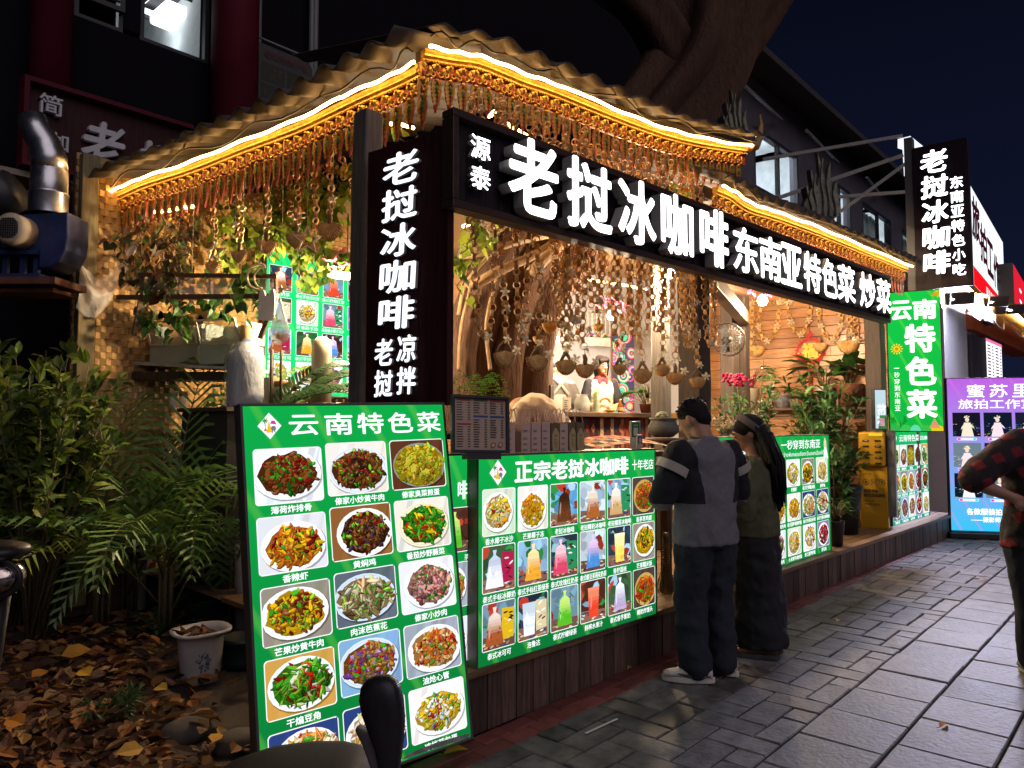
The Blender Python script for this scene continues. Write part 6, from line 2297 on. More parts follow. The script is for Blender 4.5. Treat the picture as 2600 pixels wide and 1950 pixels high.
# hung broom
br_ = thing('broom', 'straw whisk broom standing on the deck behind the drinks board edge', 'broom', at(1692, 1455, 5.3))
d_ = 5.3 / FPX
mb = MB()
mb.lathe([(.017, 20 * d_), (.02, 60 * d_), (.022, 100 * d_)], n=10)
for k in range(12):
 z = (25 + 6 * k) * d_
 mb.tube([(.024 * cos(a), .024 * sin(a), z) for a in [2 * pi * q / 10 for q in range(10)]], .004, 4, closed=True)
mb.build('bound_handle', mt('amber_binding', (.30, .17, .04), .4, var=.4, bump=.2), br_)
mb = MB()
for k in range(220):
 a, r = rnd(0, 2 * pi), rnd(0, 1)
 mb.tube([(.018 * cos(a), .018 * sin(a), 22 * d_), (.05 * cos(a) * r, .05 * sin(a) * r, -8 * d_), (.085 * cos(a) * r, .085 * sin(a) * r, -48 * d_)], .0018, 3, caps=False)
mb.build('straw_head', mt('broom_straw', (.30, .20, .09), .8, var=.4), br_)
# things on the bar
def on_bar(u, dep=.18):
 """a point on the bar top below pixel column u"""
 p = atp(u, 1040, V((bar.location.x, bar.location.y, 0)) + nB * dep, nB)
 return V((p.x, p.y, zb_ + .001))
GLASS = clearmat('drinking_glass', (.93, .97, .95), .6, .04)
k_ = 7.4 / FPX
jg = thing('glass_jar', 'big clear glass jar of water on the bar', 'jar', on_bar(1478, .2))
MB().lathe([(17 * k_, 0), (21 * k_, 4 * k_), (21 * k_, 28 * k_), (14 * k_, 42 * k_), (14 * k_, 45 * k_), (17 * k_, 47 * k_)], n=24, caps=False).build('glass', GLASS, jg)
MB().lathe([(19.5 * k_, 1 * k_), (20 * k_, 24 * k_)], n=24).build('water', mt('clear_water', (.5, .5, .5), .05, alpha=.45, bump=0), jg)
pt = thing('glass_pitcher', 'tall glass pitcher full of green herbs on the bar in front of the serving woman', 'pitcher', on_bar(1513, .12))
MB().lathe([(11 * k_, 0), (12 * k_, 3 * k_), (9 * k_, 40 * k_), (10 * k_, 58 * k_), (14 * k_, 64 * k_)], n=20, caps=False).build('glass', GLASS, pt)
mb = MB()
for k in range(150):
 a, z = rnd(0, 2 * pi), rnd(3, 54) * k_
 r = rnd(0, 8) * k_
 c = V((r * cos(a), r * sin(a), z))
 n_ = V((rnd(-1, 1), rnd(-1, 1), rnd(-1, 1))).normalized() * .018
 m2 = n_.orthogonal().normalized() * .008
 mb.add([c - n_, c + m2, c + n_, c - m2], [(0, 1, 2, 3)], jit(random.choice([lin('8ab020'), lin('a8c838'), lin('5a8a18')]), .3))
mb.build('herbs', LEAF, pt)
bt = thing('beer_bottle', 'amber bottle with a round label on the bar beside the leafy plant', 'bottle', on_bar(1575, .1))
MB().lathe([(7 * k_, 0), (8 * k_, 2 * k_), (8 * k_, 20 * k_), (3.2 * k_, 30 * k_), (3 * k_, 38 * k_)], n=16).build('glass', mt('amber_glass', (.20, .06, .012), .12, var=.2, bump=0, coat=.5), bt)
MB().lathe([(8.2 * k_, 6 * k_), (8.2 * k_, 15 * k_)], n=16, caps=False).build('label_wrap', mt('cream_print', (.5, .38, .18), .6), bt)
tag(MB().box((0, 0, .10), (.11, .02, .20), Matrix.Rotation(.4, 3, 'Z')).build('black_screen', METAL_DK, bevel=.004, loc=on_bar(1400, .25) + V((0, 0, .06))), 'black upright screen on the bar behind the bending man', 'screen')
c2 = thing('menu_card', 'small white card with grey print on the bar', 'card', M=frame(on_bar(1429, .1), dB))
MB().box((.0 + .06, 0, .07), (.12, .006, .14)).build('card', mt('cream_plastic', (.55, .50, .42), .4), c2)
P = Pic(-.005)
for k in range(5):
 P.sh([(.02, .025 + k * .02), (.02 + rnd(.03, .08), .025 + k * .02), (.06, .034 + k * .02), (.02, .034 + k * .02)], lin('6a6058'))
P.mb.build('print', FLAT, c2)
tag(MB().lathe([(.03, 0), (.06, .02), (.062, .03), (.05, .025)], n=16).build('yellow_dish', mt('yellow_glaze', (.6, .42, .1), .3, bump=0), loc=on_bar(1549, .08)), 'small yellow dish on the bar', 'dish')
wp_ = thing('flower_pot', 'ribbed cream plant pot with fine foliage on the bar by the post', 'plant pot', on_bar(1650, .15))
mb = MB()
rings = []
for z, r in ((0, 14), (4, 16), (40, 20.5), (43, 20.5), (43, 18), (30, 17)):
 rings.append([V(((r + (.7 if k % 2 else 0)) * k_ * cos(2 * pi * k / 44), (r + (.7 if k % 2 else 0)) * k_ * sin(2 * pi * k / 44), z * k_)) for k in range(44)])
mb.loft(rings)
mb.build('pot', mt('cream_ribbed_ceramic', (.50, .40, .34), .45, bump=.03), wp_)
# wall fan
fn = thing('wall_fan', 'round black wall fan on the post left of the plank wall', 'fan', M=frame(at(1850, 862, 8.6), _R))
mb = MB()
for r in (.06, .10, .14, .18):
 mb.tube([(r * cos(a), -.06 + .05 * (r / .18) ** 2, r * sin(a)) for a in [2 * pi * q / 24 for q in range(24)]], .003, 4, closed=True)
for k in range(28):
 a = 2 * pi * k / 28
 mb.tube([(.03 * cos(a), -.065, .03 * sin(a)), (.12 * cos(a), -.045, .12 * sin(a)), (.185 * cos(a), 0, .185 * sin(a)), (.12 * cos(a), .06, .12 * sin(a))], .0025, 4)
mb.tube([(.19 * cos(a), 0, .19 * sin(a)) for a in [2 * pi * q / 24 for q in range(24)]], .007, 5, closed=True)
mb.build('cage', METAL_DK, fn)
for k in range(3):
 a = 2 * pi * k / 3
 mb = MB()
 mb.add([(.02 * cos(a), .01, .02 * sin(a)), (.15 * cos(a - .4), -.02, .15 * sin(a - .4)), (.16 * cos(a + .3), .02, .16 * sin(a + .3)), (.05 * cos(a + .6), .02, .05 * sin(a + .6))], [(0, 1, 2, 3)])
 mb.build('blade', METAL_GR, fn)
MB().tube([(0, .0, 0), (0, .14, 0), (.05, .2, -.12)], [.04, .05, .02], 10).build('motor', METAL_DK, fn)
# ================================================================== HANGING CHAINS, SHELLS, VINES
random.seed(51)
def ring_mb(R, wd, th, n=10):
 """one flat leaf-strip ring in the x-z plane, strip width along y"""
 vs, fs = [], []
 for k in range(n):
  a = 2 * pi * k / n
  for r, y in ((R, -wd), (R, wd), (R - th, wd), (R - th, -wd)):
   vs.append(V((r * cos(a), y, r * sin(a))))
 for k in range(n):
  j = (k + 1) % n
  for q in range(4):
   q2 = (q + 1) % 4
   fs.append((k * 4 + q, j * 4 + q, j * 4 + q2, k * 4 + q2))
 return vs, fs
RING = ring_mb(.0255, .0095, .005)
def chain(mb, pts, pitch=.042, sc=1.0):
 st = resample(pts, pitch)
 for i in range(len(st) - 1):
  p, q = st[i], st[i + 1]
  t = (q - p).normalized()
  ref = V((cos(.6 + (i % 2) * pi / 2 + rnd(-.5, .5)), sin(.6 + (i % 2) * pi / 2 + rnd(-.5, .5)), .05))
  y = (ref - t * ref.dot(t)).normalized()
  x = y.cross(t)
  s_ = sc * rnd(.88, 1.12)
  M = Matrix((x * s_, y * s_, t * s_)).transposed().to_4x4()
  M.translation = (p + q) / 2
  c = rnd(.65, 1.3)
  mb.add(RING[0], RING[1], (c, c * rnd(.88, 1.0), c * rnd(.75, 1.0)), False, M)
def flower(mb, c, nrm, r=.032):
 nrm = V(nrm).normalized()
 x = nrm.orthogonal().normalized()
 y = nrm.cross(x)
 a0 = rnd(0, 6)
 for k in range(5):
  a = a0 + 2 * pi * k / 5
  d, e = x * cos(a) + y * sin(a), x * cos(a + 1.2) + y * sin(a + 1.2)
  w_ = (.62, .58, .46)
  o_ = c + nrm * .004
  mb.add([o_, o_ + d * r * .6 - e * r * .25 + nrm * .008, o_ + d * r + nrm * .004, o_ + d * r * .85 + e * r * .35 - nrm * .004, o_ + d * r * .35 + e * r * .3], [(0, 1, 2, 3, 4)], w_)
  o_ = c + nrm * .009
  mb.add([o_, o_ + d * r * .3 - e * r * .1, o_ + d * r * .42, o_ + d * r * .3 + e * r * .14], [(0, 1, 2, 3)], (.8, .48, .03))
def shell(mb, R, T):
 """pleated fan-shaped leaf purse, closed along the top: local x across, z up, y through; origin at the top centre"""
 n, m_ = 34, 7
 for sg in (-1, 1):
  rings = []
  for j in range(m_ + 1):
   r = j / m_
   ring = []
   for k in range(n + 1):
    a = pi * 1.04 + pi * .92 * k / n
    pl = 1 if k % 2 else -1
    rr = R * r * (1 + .025 * pl * r)
    y = T * (max(0, 1 - r ** 2.4) ** .5) * (.30 + .70 * max(0, -sin(a)) ** .6) * (r * 1.6 if r < .6 else 1) + .05 * R * pl * r * (1 - r)
    ring.append(V((rr * cos(a), sg * y, rr * 1.35 * sin(a) + R * .1 * (1 - r))))
   rings.append(ring)
  for j in range(m_):
   vs = rings[j] + rings[j + 1]
   for k in range(n):
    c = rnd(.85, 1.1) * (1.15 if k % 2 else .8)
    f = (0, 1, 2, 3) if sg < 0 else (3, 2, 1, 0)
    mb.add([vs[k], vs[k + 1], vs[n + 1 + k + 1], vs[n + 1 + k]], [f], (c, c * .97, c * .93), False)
def basket(p, R, kind, lab, rz=None, flow=True, group='shell-shaped leaf purses'):
 t = thing('leaf_purse', lab, 'leaf purse', p, rnd(-.35, .35) - .75 if rz is None else rz, group)
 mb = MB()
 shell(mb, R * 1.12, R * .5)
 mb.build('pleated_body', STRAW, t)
 mb = MB()
 if kind == 0:
  for s_ in (-1, 1):
   mb.tube([(s_ * R * .55, 0, -.01), (s_ * R * .2, .008 * s_, R * .5), (-s_ * R * .25, .008 * s_, R * .85)], [.011, .012, .009], 5)
 elif kind == 1:
  mb.tube([(0, 0, -.01), (.004, 0, R * .5), (-.006, 0, R * 1.0)], [.014, .017, .012], 6)
 else:
  for s_ in (-1, 1):
   mb.tube([(s_ * R * .85, 0, -.02), (s_ * R * .5, 0, R * .5), (0, 0, R * 1.0)], .006, 5)
 mb.tube([(0, 0, R * .8), (0, 0, R * 1.5)], .003, 4)
 mb.build('handle', mt('dry_leaf_handle', (.30, .19, .08), .7, var=.4, sc=30), t)
 if flow:
  mb = MB()
  flower(mb, V((R * .95, -R * .5, R * .05)), (.2, -1, .2), .036)
  mb.build('flower', PETAL, t)
 return t
# front line
CH0 = V((2.98, 3.18, 0))
CHD = V((.9905, -.1375, 0))
CHN = V((.1375, .9905, 0))
def front(u, v, back=0.0):
 return atp(u, v, CH0 + CHN * back, CHN)
def hang_chain(u, vb, back, lab, top=3.62, flowers=2, v_top=None, sc=1.0, grp='leaf ring chains hanging over the front counter'):
 b = front(u, vb, back)
 t = V((b.x + rnd(-.02, .02), b.y + rnd(-.02, .02), top))
 o = thing('leaf_chain', lab, 'garland', t, group=grp)
 mb = MB()
 L = top - b.z
 pts = [V((.012 * sin(i * .8 + u), .012 * cos(i * .9 + u), -L * i / 12)) for i in range(13)]
 pts[-1] = b - t
 chain(mb, pts, sc=sc)
 mb.build('ring_chain', STRAW, o)
 for q in [V((rnd(-.02, .02), -.03, -L * rnd(.62, 1.0))) for _ in range(flowers)] + [b - t + V((0, -.02, 0))]:
  mb = MB()
  flower(mb, q, (rnd(-.6, .3), -1, rnd(-.2, .4)))
  mb.build('flower', PETAL, o)
 return b
def loop_chain(u0, u1, vb, back, lab, top=3.55, grp='leaf ring chains hanging over the front counter'):
 um = (u0 + u1) / 2
 b = front(um, vb, back)
 a, c = front(u0, vb, back), front(u1, vb, back)
 o = thing('leaf_chain', lab, 'garland', V((b.x, b.y, top)), group=grp)
 t = o.location.copy()
 L = top - b.z
 pts = []
 for i in range(21):
  s_ = i / 20 * 2 - 1
  w_ = abs(s_) ** .55 * (1 if s_ > 0 else -1)
  x = (c - a) * .5 * w_
  pts.append(V((x.x, x.y, -L + L * abs(s_) ** 1.9)))
 mb = MB()
 chain(mb, pts)
 mb.build('ring_chain', STRAW, o)
 for q in [V((0, -.03, -L))] + [random.choice(pts[3:17]) + V((0, -.025, 0)) for _ in range(2)]:
  mb = MB()
  flower(mb, q, (rnd(-.6, .2), -1, .25), .038)
  mb.build('flower', PETAL, o)
LABC = ['leaf ring chain in front of the banyan trunk', 'leaf ring chain in front of the white back wall', 'leaf ring chain hanging before the grey post', 'leaf ring chain hanging before the dark post']
def clab(u):
 return LABC[0] if u < 1390 else LABC[1] if u < 1640 else LABC[2] if u < 1720 else LABC[3]
front_shells = [(1281, 893, .069, 2, 'round pleated leaf purse leftmost over the counter'), (1364, 903, .072, 0, 'open fan leaf purse second from the left over the counter'), (1437, 915, .066, 0, 'leaf purse with crossed straps above the glass jar'),
    (1485, 924, .066, 1, 'thick-stemmed leaf purse just left of the serving woman'), (1573, 925, .052, 0, 'small leaf purse just right of the serving woman'), (1631, 938, .070, 0, 'wide leaf purse above the ribbed cream pot'),
    (1681, 926, .060, 0, 'leaf purse in front of the grey post'), (1714, 945, .066, 1, 'leaf purse half over the dark post'), (1771, 958, .062, 2, 'basket shaped leaf purse above the standing man')]
for u, v, R, k, lab in front_shells:
 hang_chain(u, v - 30, .0, clab(u))
 p = front(u, v, .0)
 basket(p, R, k, lab)
for u0, u1, vb in ((1195, 1265, 858), (1306, 1345, 865), (1405, 1440, 830), (1440, 1476, 820), (1500, 1535, 770), (1590, 1628, 850), (1650, 1690, 840), (1730, 1765, 880), (1785, 1822, 880)):
 loop_chain(u0, u1, vb, rnd(-.02, .12), 'looped ' + clab(u0))
for k in range(26):
 u = 1390 + 430 * (k + rnd(0, .8)) / 26
 vb = 700 + 190 * rnd(.1, 1) ** .8
 hang_chain(u, vb, rnd(.05, .35), clab(u), flowers=random.choice((0, 1, 1, 2)), sc=rnd(.85, 1.05))
for k in range(7):
 u = 1185 + 210 * (k + rnd(0, .8)) / 7
 hang_chain(u, 560 + 40 * rnd(0, 1) + (u - 1185) * .15, rnd(.0, .15), 'short leaf ring chain hanging just behind the front sign', flowers=0, grp='short leaf ring chains behind the front sign')
for u, v, R in ((1395, 818, .06), (1520, 822, .045), (1370, 852, .05)):
 basket(front(u, v, .8), R, 1, {1395: 'small back row leaf purse over the white wall', 1520: 'tiny back row leaf purse high above the serving woman', 1370: 'small back row leaf purse beside the lamp in front of the trunk'}[u], flow=False)
# garlands on the plank wall
def wall_chain(us, lab):
 pts = [Mp @ V((lambda c: (c.x, -.05, c.z))(hsp(u, v))) for u, v in us]
 o = thing('leaf_chain', lab, 'garland', pts[0], group='leaf ring chains on the plank wall')
 mb = MB()
 dense = [p - pts[0] for p in eave_path(pts)]
 chain(mb, dense, .05, 1.4)
 mb.build('ring_chain', STRAW, o)
 for q in dense[::6]:
  mb = MB()
  flower(mb, q + V((-.03, -.02, 0)), (-1, -.3, .1), .05)
  mb.build('flower', PETAL, o)
wall_chain([(1912, 770), (1912, 850), (1908, 880)], 'short leaf ring chain at the left edge of the plank wall')
wall_chain([(1938, 775), (1928, 830), (1950, 868), (1975, 830), (1982, 770)], 'first looped leaf ring chain from the left on the plank wall')
wall_chain([(1890, 772), (1980, 768), (2010, 765)], 'straight leaf ring chain along the top of the plank wall')
wall_chain([(2004, 770), (2010, 820), (2035, 852), (2055, 815), (2060, 770)], 'looped leaf ring chain left of the red fortune ornament')
wall_chain([(2082, 775), (2086, 830), (2115, 865), (2135, 830), (2138, 775)], 'looped leaf ring chain right of the red fortune ornament')
wall_chain([(2158, 790), (2160, 850)], 'straight leaf ring chain holding the leaf purse near the far dark post')
wall_chain([(2172, 790), (2178, 865)], 'leaf ring chain right at the far dark post')
for u, v, R, lab in ((1926, 880, .10, 'plain leaf purse hanging on the plank wall left of the ornament'), (2156, 866, .125, 'open fan leaf purse hanging on the plank wall right of the ornament'), (2086, 872, .085, 'grey leaf purse overlapping the red fortune ornament')):
 c = hsp(u, v)
 basket(Mp @ V((c.x, -.09, c.z)), R, 1, lab, flow=False, rz=-1.2)
# left side: shells, stars, moons on strings under the side eave
SD0 = V((2.72, 4.2, 0))
def side(u, v, back=.0):
 return atp(u, v, EV + NS * -.15 - NS * back, NS)
for u, v, R, k, lab in ((837, 566, .088, 1, 'largest leaf purse high beside the near post'), (753, 590, .075, 1, 'dark leaf purse behind the wooden star'), (677, 610, .072, 1, 'leaf purse to the left of the hollow star'), (608, 636, .066, 1, 'leaf purse above the right moon'),
      (541, 664, .070, 0, 'leaf purse with a small star in front of it'), (472, 672, .066, 1, 'leftmost leaf purse under the side eave'), (798, 618, .045, 1, 'small pale leaf purse below the wooden star')):
 p = side(u, v, .05)
 basket(p, R, k, lab, rz=-1.0 + rnd(-.4, .4), flow=False)
 o = thing('leaf_chain', 'leaf ring chain holding a leaf purse under the side eave', 'garland', p + V((0, 0, .06)), group='leaf ring chains under the side eave')
 mb = MB()
 top = 3.62 - p.z
 chain(mb, [V((.01 * sin(i), .01 * cos(i), top * i / 10)) for i in range(11)])
 mb.build('ring_chain', STRAW, o)
for k in range(30):
 u = 290 + 620 * (k + rnd(0, .9)) / 30
 lo = 640 - .28 * (u - 290) + rnd(-60, 60)
 p = side(u, lo, rnd(.05, .5))
 o = thing('leaf_chain', 'dark leaf ring chain hanging among the vines under the side eave', 'garland', V((p.x, p.y, 3.6)), group='leaf ring chains under the side eave')
 L = 3.6 - p.z
 mb = MB()
 chain(mb, [V((.015 * sin(i + u), .015 * cos(i), -L * i / 10)) for i in range(11)])
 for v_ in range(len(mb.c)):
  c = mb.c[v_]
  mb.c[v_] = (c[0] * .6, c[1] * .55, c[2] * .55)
 mb.build('ring_chain', STRAW, o)
LIGHTW = mt('pale_balsa_wood', (.72, .56, .34), .6, var=.2, sc=12, bump=.1)
def star_out(r, r2, n=5, rot=0):
 return [((r if k % 2 == 0 else r2) * sin(rot + pi * k / n), (r if k % 2 == 0 else r2) * cos(rot + pi * k / n)) for k in range(2 * n)]
for u, v, r, solid, lab in ((395, 639, 17, 1, 'solid pale star hanging left of the shells'), (358, 706, 21, 0, 'hollow star at the left end of the lattice'), (486, 763, 13, 1, 'small solid star hanging lowest over the bins'), (543, 640, 26, 0, 'hollow star in front of a leaf purse'),
       (780, 610, 36, 0, 'large hollow wooden star beside the near post'), (598, 569, 11, 1, 'tiny solid star high among the vines'), (714, 736, 12, 1, 'small dark star above the white bags'), (845, 505, 12, 1, 'small solid star high beside the post'), (618, 530, 9, 1, 'tiny pale star just below the vine leaves')):
 p = side(u, v, -.10)
 d_ = (p - C0).dot(_F) / FPX
 t = thing('hanging_star', lab, 'star', M=frame(p, _R) @ Matrix.Rotation(rnd(-.5, .5), 4, 'Z'), group='wooden stars on strings')
 mb = MB()
 o_ = star_out(r * d_, r * d_ * .42)
 if solid:
  mb.prism(o_, -.011, .011)
 else:
  mb.tube([(x, 0, z) for x, z in o_], .011, 5, closed=True, sm=False)
 mb.build('star_body', LIGHTW, t)
 MB().tube([(0, 0, r * d_), (0, 0, max(.1, 3.6 - p.z))], .0015, 4).build('string', LIGHTW, t)
for u, v, r, lab in ((427, 726, 32, 'left hollow crescent moon in front of the lattice'), (650, 702, 33, 'right hollow crescent moon above the white bags')):
 p = side(u, v, -.10)
 d_ = (p - C0).dot(_F) / FPX
 t = thing('hanging_moon', lab, 'moon', M=frame(p, _R) @ Matrix.Rotation(.15, 4, 'Y'), group='wooden moons on strings')
 mb = MB()
 out = [(r * d_ * (.3 + cos(a)), r * d_ * sin(a)) for a in [radians(75 + 210 * k / 16) for k in range(17)]]
 inn = [(r * d_ * (.62 + .9 * cos(a) * .85), r * d_ * .86 * sin(a)) for a in [radians(270 - 180 * k / 16) for k in range(17)]]
 mb.tube([(x, 0, z) for x, z in out], .0085, 5)
 mb.tube([(x, 0, z) for x, z in inn], .0075, 5)
 mb.build('moon_body', LIGHTW, t)
 MB().tube([(.0, 0, r * d_), (0, 0, max(.1, 3.6 - p.z))], .0015, 4).build('string', LIGHTW, t)
# ------------------------------------------------------------------ leaves
def heart(mb, p, d, nrm, L, w, col, fold=.25):
 d = V(d).normalized()
 n = V(nrm)
 n = (n - d * n.dot(d))
 n = n.normalized() if n.length > 1e-4 else d.orthogonal().normalized()
 s_ = d.cross(n)
 a = p
 pts = [a, a + s_ * w * .42 - d * L * .10 + n * fold * w * .3, a + s_ * w * .5 + d * L * .25 + n * fold * w * .45, a + s_ * w * .28 + d * L * .66 + n * fold * w * .2, a + d * L - n * L * .12,
   a - s_ * w * .28 + d * L * .66 + n * fold * w * .2, a - s_ * w * .5 + d * L * .25 + n * fold * w * .45, a - s_ * w * .42 - d * L * .10 + n * fold * w * .3]
 mid = a + d * L * .5
 mb.add(pts + [mid], [(0, 1, 2, 8), (8, 2, 3, 4), (8, 4, 5, 6), (8, 6, 7, 0)], col)
def oval(mb, p, d, nrm, L, w, col, fold=.2, curl=.15):
 d = V(d).normalized()
 n = V(nrm)
 n = (n - d * n.dot(d))
 n = n.normalized() if n.length > 1e-4 else d.orthogonal().normalized()
 s_ = d.cross(n)
 pts = [p, p + s_ * w * .42 + d * L * .28 + n * w * fold, p + s_ * w * .40 + d * L * .62 + n * (w * fold - L * curl * .3), p + d * L - n * L * curl,
   p - s_ * w * .40 + d * L * .62 + n * (w * fold - L * curl * .3), p - s_ * w * .42 + d * L * .28 + n * w * fold, p + d * L * .45]
 mb.add(pts, [(0, 1, 6), (1, 2, 6), (2, 3, 6), (3, 4, 6), (4, 5, 6), (5, 0, 6)], col)
def rv():
 return V((rnd(-1, 1), rnd(-1, 1), rnd(-1, 1))).normalized()
VG = [(.20, .30, .03), (.28, .36, .04), (.13, .22, .03), (.36, .42, .05), (.09, .16, .03)]
STEM = mt('brown_stem', (.10, .075, .035), .8, bump=.2)
def vine(p, L, n, lab, sz=.085, sway=.3, pal=VG, grp='vines trailing from the stall roof'):
 t = thing('vine', lab, 'vine', p, group=grp)
 stem, lv = MB(), MB()
 a = rnd(0, 6)
 pts = []
 for i in range(12):
  s_ = i / 11
  pts.append(V((sway * .5 * sin(s_ * 2.5 + a) * s_ + .03 * sin(i * 1.7), sway * .5 * cos(s_ * 2 + a) * s_ + .03 * cos(i * 2.1), -L * s_)))
 stem.tube(pts, .005, 4)
 for k in range(n):
  i = random.randint(0, 10)
  c = pts[i].lerp(pts[i + 1], rnd(0, 1))
  d = V((rnd(-1, 1), rnd(-1, 1), rnd(-1.2, .2))).normalized()
  q = c + d * rnd(.02, .09)
  heart(lv, q, V((d.x, d.y, -.9)), V((rnd(-.7, .7), rnd(-1, .2), rnd(.2, .8))), sz * rnd(.7, 1.3), sz * rnd(.7, 1.2), jit(random.choice(pal), .3))
 stem.build('stem', STEM, t)
 lv.build('leaves', LEAF, t)
for k in range(24):
 u = 520 + 400 * rnd(0, 1)
 v0 = 505 - .52 * (u - 520) + rnd(-10, 60)
 p = side(u, v0, rnd(.25, 1.6))
 p.z = min(p.z, 3.66)
 L = rnd(.25, .75) * (1.2 if u < 800 else 1)
 vine(p, L, int(60 * L + 14), 'heart-leaved vine trailing beneath the side eave', .085, .4)
for k in range(9):
 u = 300 + 210 * rnd(0, 1)
 p = at(u, 540 + rnd(-15, 30), rnd(5.7, 6.3))
 vine(p, rnd(.4, .9), 32, 'dark reddish vine at the left end of the side eave', .07, .3, [(.05, .06, .02), (.10, .06, .03), (.08, .10, .02), (.12, .05, .03)])
for u, v, d_, L in ((400, 700, 5.85, .4), (440, 705, 5.85, .45), (540, 695, 5.75, .3), (625, 690, 5.6, .3), (655, 655, 5.5, .35), (455, 745, 5.8, .2)):
 vine(at(u, v, d_), L, 18, 'leafy vine strand hanging over the timber lattice', .085, .2, [(.06, .16, .03), (.10, .22, .03), (.04, .11, .03)])
for u, v, d_ in ((1050, 330, 5.3), (1010, 310, 5.4), (1200, 520, 5.3), (1225, 560, 5.6), (1725, 400, 6.4), (1180, 620, 5.4)):
 vine(at(u, v, d_), .35, 14, 'small vine strand behind the front sign', .10, .2)
# pink silk flowers near the left lamp
mb = MB()
p = at(868, 660, 5.9)
for k in range(70):
 c = rv() * rnd(.03, .13)
 q = rv() * .035
 m2 = q.orthogonal().normalized() * .028
 mb.add([c - q, c + m2, c + q, c - m2], [(0, 1, 2, 3)], jit(random.choice([lin('e8a0b0'), lin('f0c8c8'), lin('d87890'), G1]), .2))
tag(mb.build('silk_flowers', PINKP, loc=p), 'bunch of pale pink silk flowers above the lamp beside the near post', 'flowers')
def pot_plant(p, pot_prof, pot_mat, leaves, lab, lsz=(.16, .07), spread=.16, ht=.18, pal=None, stems=True, shape='oval', n_up=.6, group=None):
 pal = pal or [(.035, .10, .025), (.05, .14, .03), (.03, .07, .02)]
 t = thing('potted_plant', lab, 'potted plant', p, group=group)
 if pot_prof:
  mb = MB()
  mb.lathe(pot_prof, n=20)
  mb.build('pot', pot_mat, t)
 top = max(z for r, z in pot_prof) if pot_prof else 0
 lv, stm = MB(), MB()
 for k in range(leaves):
  a = rnd(0, 2 * pi)
  b = V((cos(a) * spread * rnd(.05, .25), sin(a) * spread * rnd(.05, .25), top - .02))
  e = V((cos(a) * spread * rnd(.3, 1), sin(a) * spread * rnd(.3, 1), top + ht * rnd(.35, 1)))
  if stems:
   stm.tube([b, b.lerp(e, .5) + V((0, 0, ht * .15)), e], .004, 4)
  d = V((cos(a), sin(a), rnd(-.6, n_up)))
  (heart if shape == 'heart' else oval)(lv, e, d, V((0, 0, 1)) + rv() * .4, lsz[0] * rnd(.7, 1.25), lsz[1] * rnd(.8, 1.2), jit(random.choice(pal), .3))
 if stems and leaves:
  stm.build('stems', STEM, t)
 lv.build('leaves', LEAF, t)
 return t
TERR = mt('terracotta', (.20, .07, .04), .7, var=.3, bump=.15)
CREAMP = mt('cream_glazed_pot', (.52, .46, .36), .35, var=.1, bump=0)
PATT = mt('patterned_grey_pot', (.30, .30, .34), .5, var=.6, sc=30, bump=0)
SPROF = lambda r, h: [(r * .75, 0), (r, h * .95), (r * 1.04, h), (r * .92, h), (r * .88, h * .85), (.001, h * .8)]
for u, prof, mat_, n, sz, lab, sh_ in ((1912, SPROF(.13, .28), CREAMP, 16, (.22, .09), 'spiky green plant in a tall cream pot at the left end of the plank shelf', 'oval'), (1955, SPROF(.09, .10), CREAMP, 8, (.10, .05), 'tiny low plant in a pale dish on the plank shelf', 'oval'),
          (1996, SPROF(.12, .18), PATT, 5, (.16, .09), 'small cactus-like plant in a patterned grey pot on the shelf', 'oval'), (2028, SPROF(.09, .12), CREAMP, 6, (.08, .05), 'tiny plant in a plain cream pot left of the fortune ornament', 'oval'),
          (2060, [(.06, 0), (.14, .07), (.13, .14), (.07, .19), (.08, .21), (.06, .2)], TERR, 3, (.12, .05), 'round terracotta jar under the fortune ornament', 'oval'), (2102, SPROF(.12, .28), CREAMP, 22, (.32, .09), 'tall leafy plant in a white pot on the plank shelf', 'oval'),
          (2165, SPROF(.17, .3), TERR, 26, (.26, .18), 'broad leaved plant in a red pot at the right end of the plank shelf', 'heart')):
 c = hsp(u, 1075)
 pot_plant(Mp @ V((c.x, -.13, 1.799)), prof, mat_, n, lab, sz, .22, .32 if n > 10 else .12, shape=sh_)
pot_plant(on_bar(1640, .05) + V((0, 0, 0)), SPROF(.07, .10), TERR, 9, 'dark pot of broad arching leaves on the bar right of the serving woman', (.24, .10), .14, .16, n_up=.3)
pot_plant(on_bar(1650, .15) + V((0, 0, 42 * k_)), None, None, 70, 'feathery green foliage in the ribbed cream pot', (.09, .012), .13, .16, [(.05, .13, .04), (.07, .17, .06)])
# fern behind the price stand
p = at(1215, 1000, 4.9)
fr_ = thing('fern', 'bright green fern spilling above the black price stand', 'fern', p)
lv = MB()
for k in range(22):
 a = rnd(0, 2 * pi)
 path = [V((cos(a) * .2 * s_, sin(a) * .12 * s_, .12 * sin(pi * s_ * .9) - .12 * s_ * s_)) + V((rnd(-.1, .1), 0, 0)) * 0 for s_ in [i / 14 for i in range(15)]]
 off = V((rnd(-.15, .15), rnd(-.05, .05), rnd(-.06, .05)))
 for i in range(1, 15):
  t_ = (path[i] - path[i - 1]).normalized()
  s_ = t_.cross(V((0, 0, 1))).normalized()
  for sg in (-1, 1):
   oval(lv, path[i] + off, s_ * sg + t_ * .3, V((0, 0, 1)), .038 * (1 - i / 22), .014, jit((.11, .27, .035), .35))
lv.build('fronds', LEAF, fr_)
MB().lathe(SPROF(.1, .16), (0, 0, -.24), n=18).build('pot', TERR, fr_)
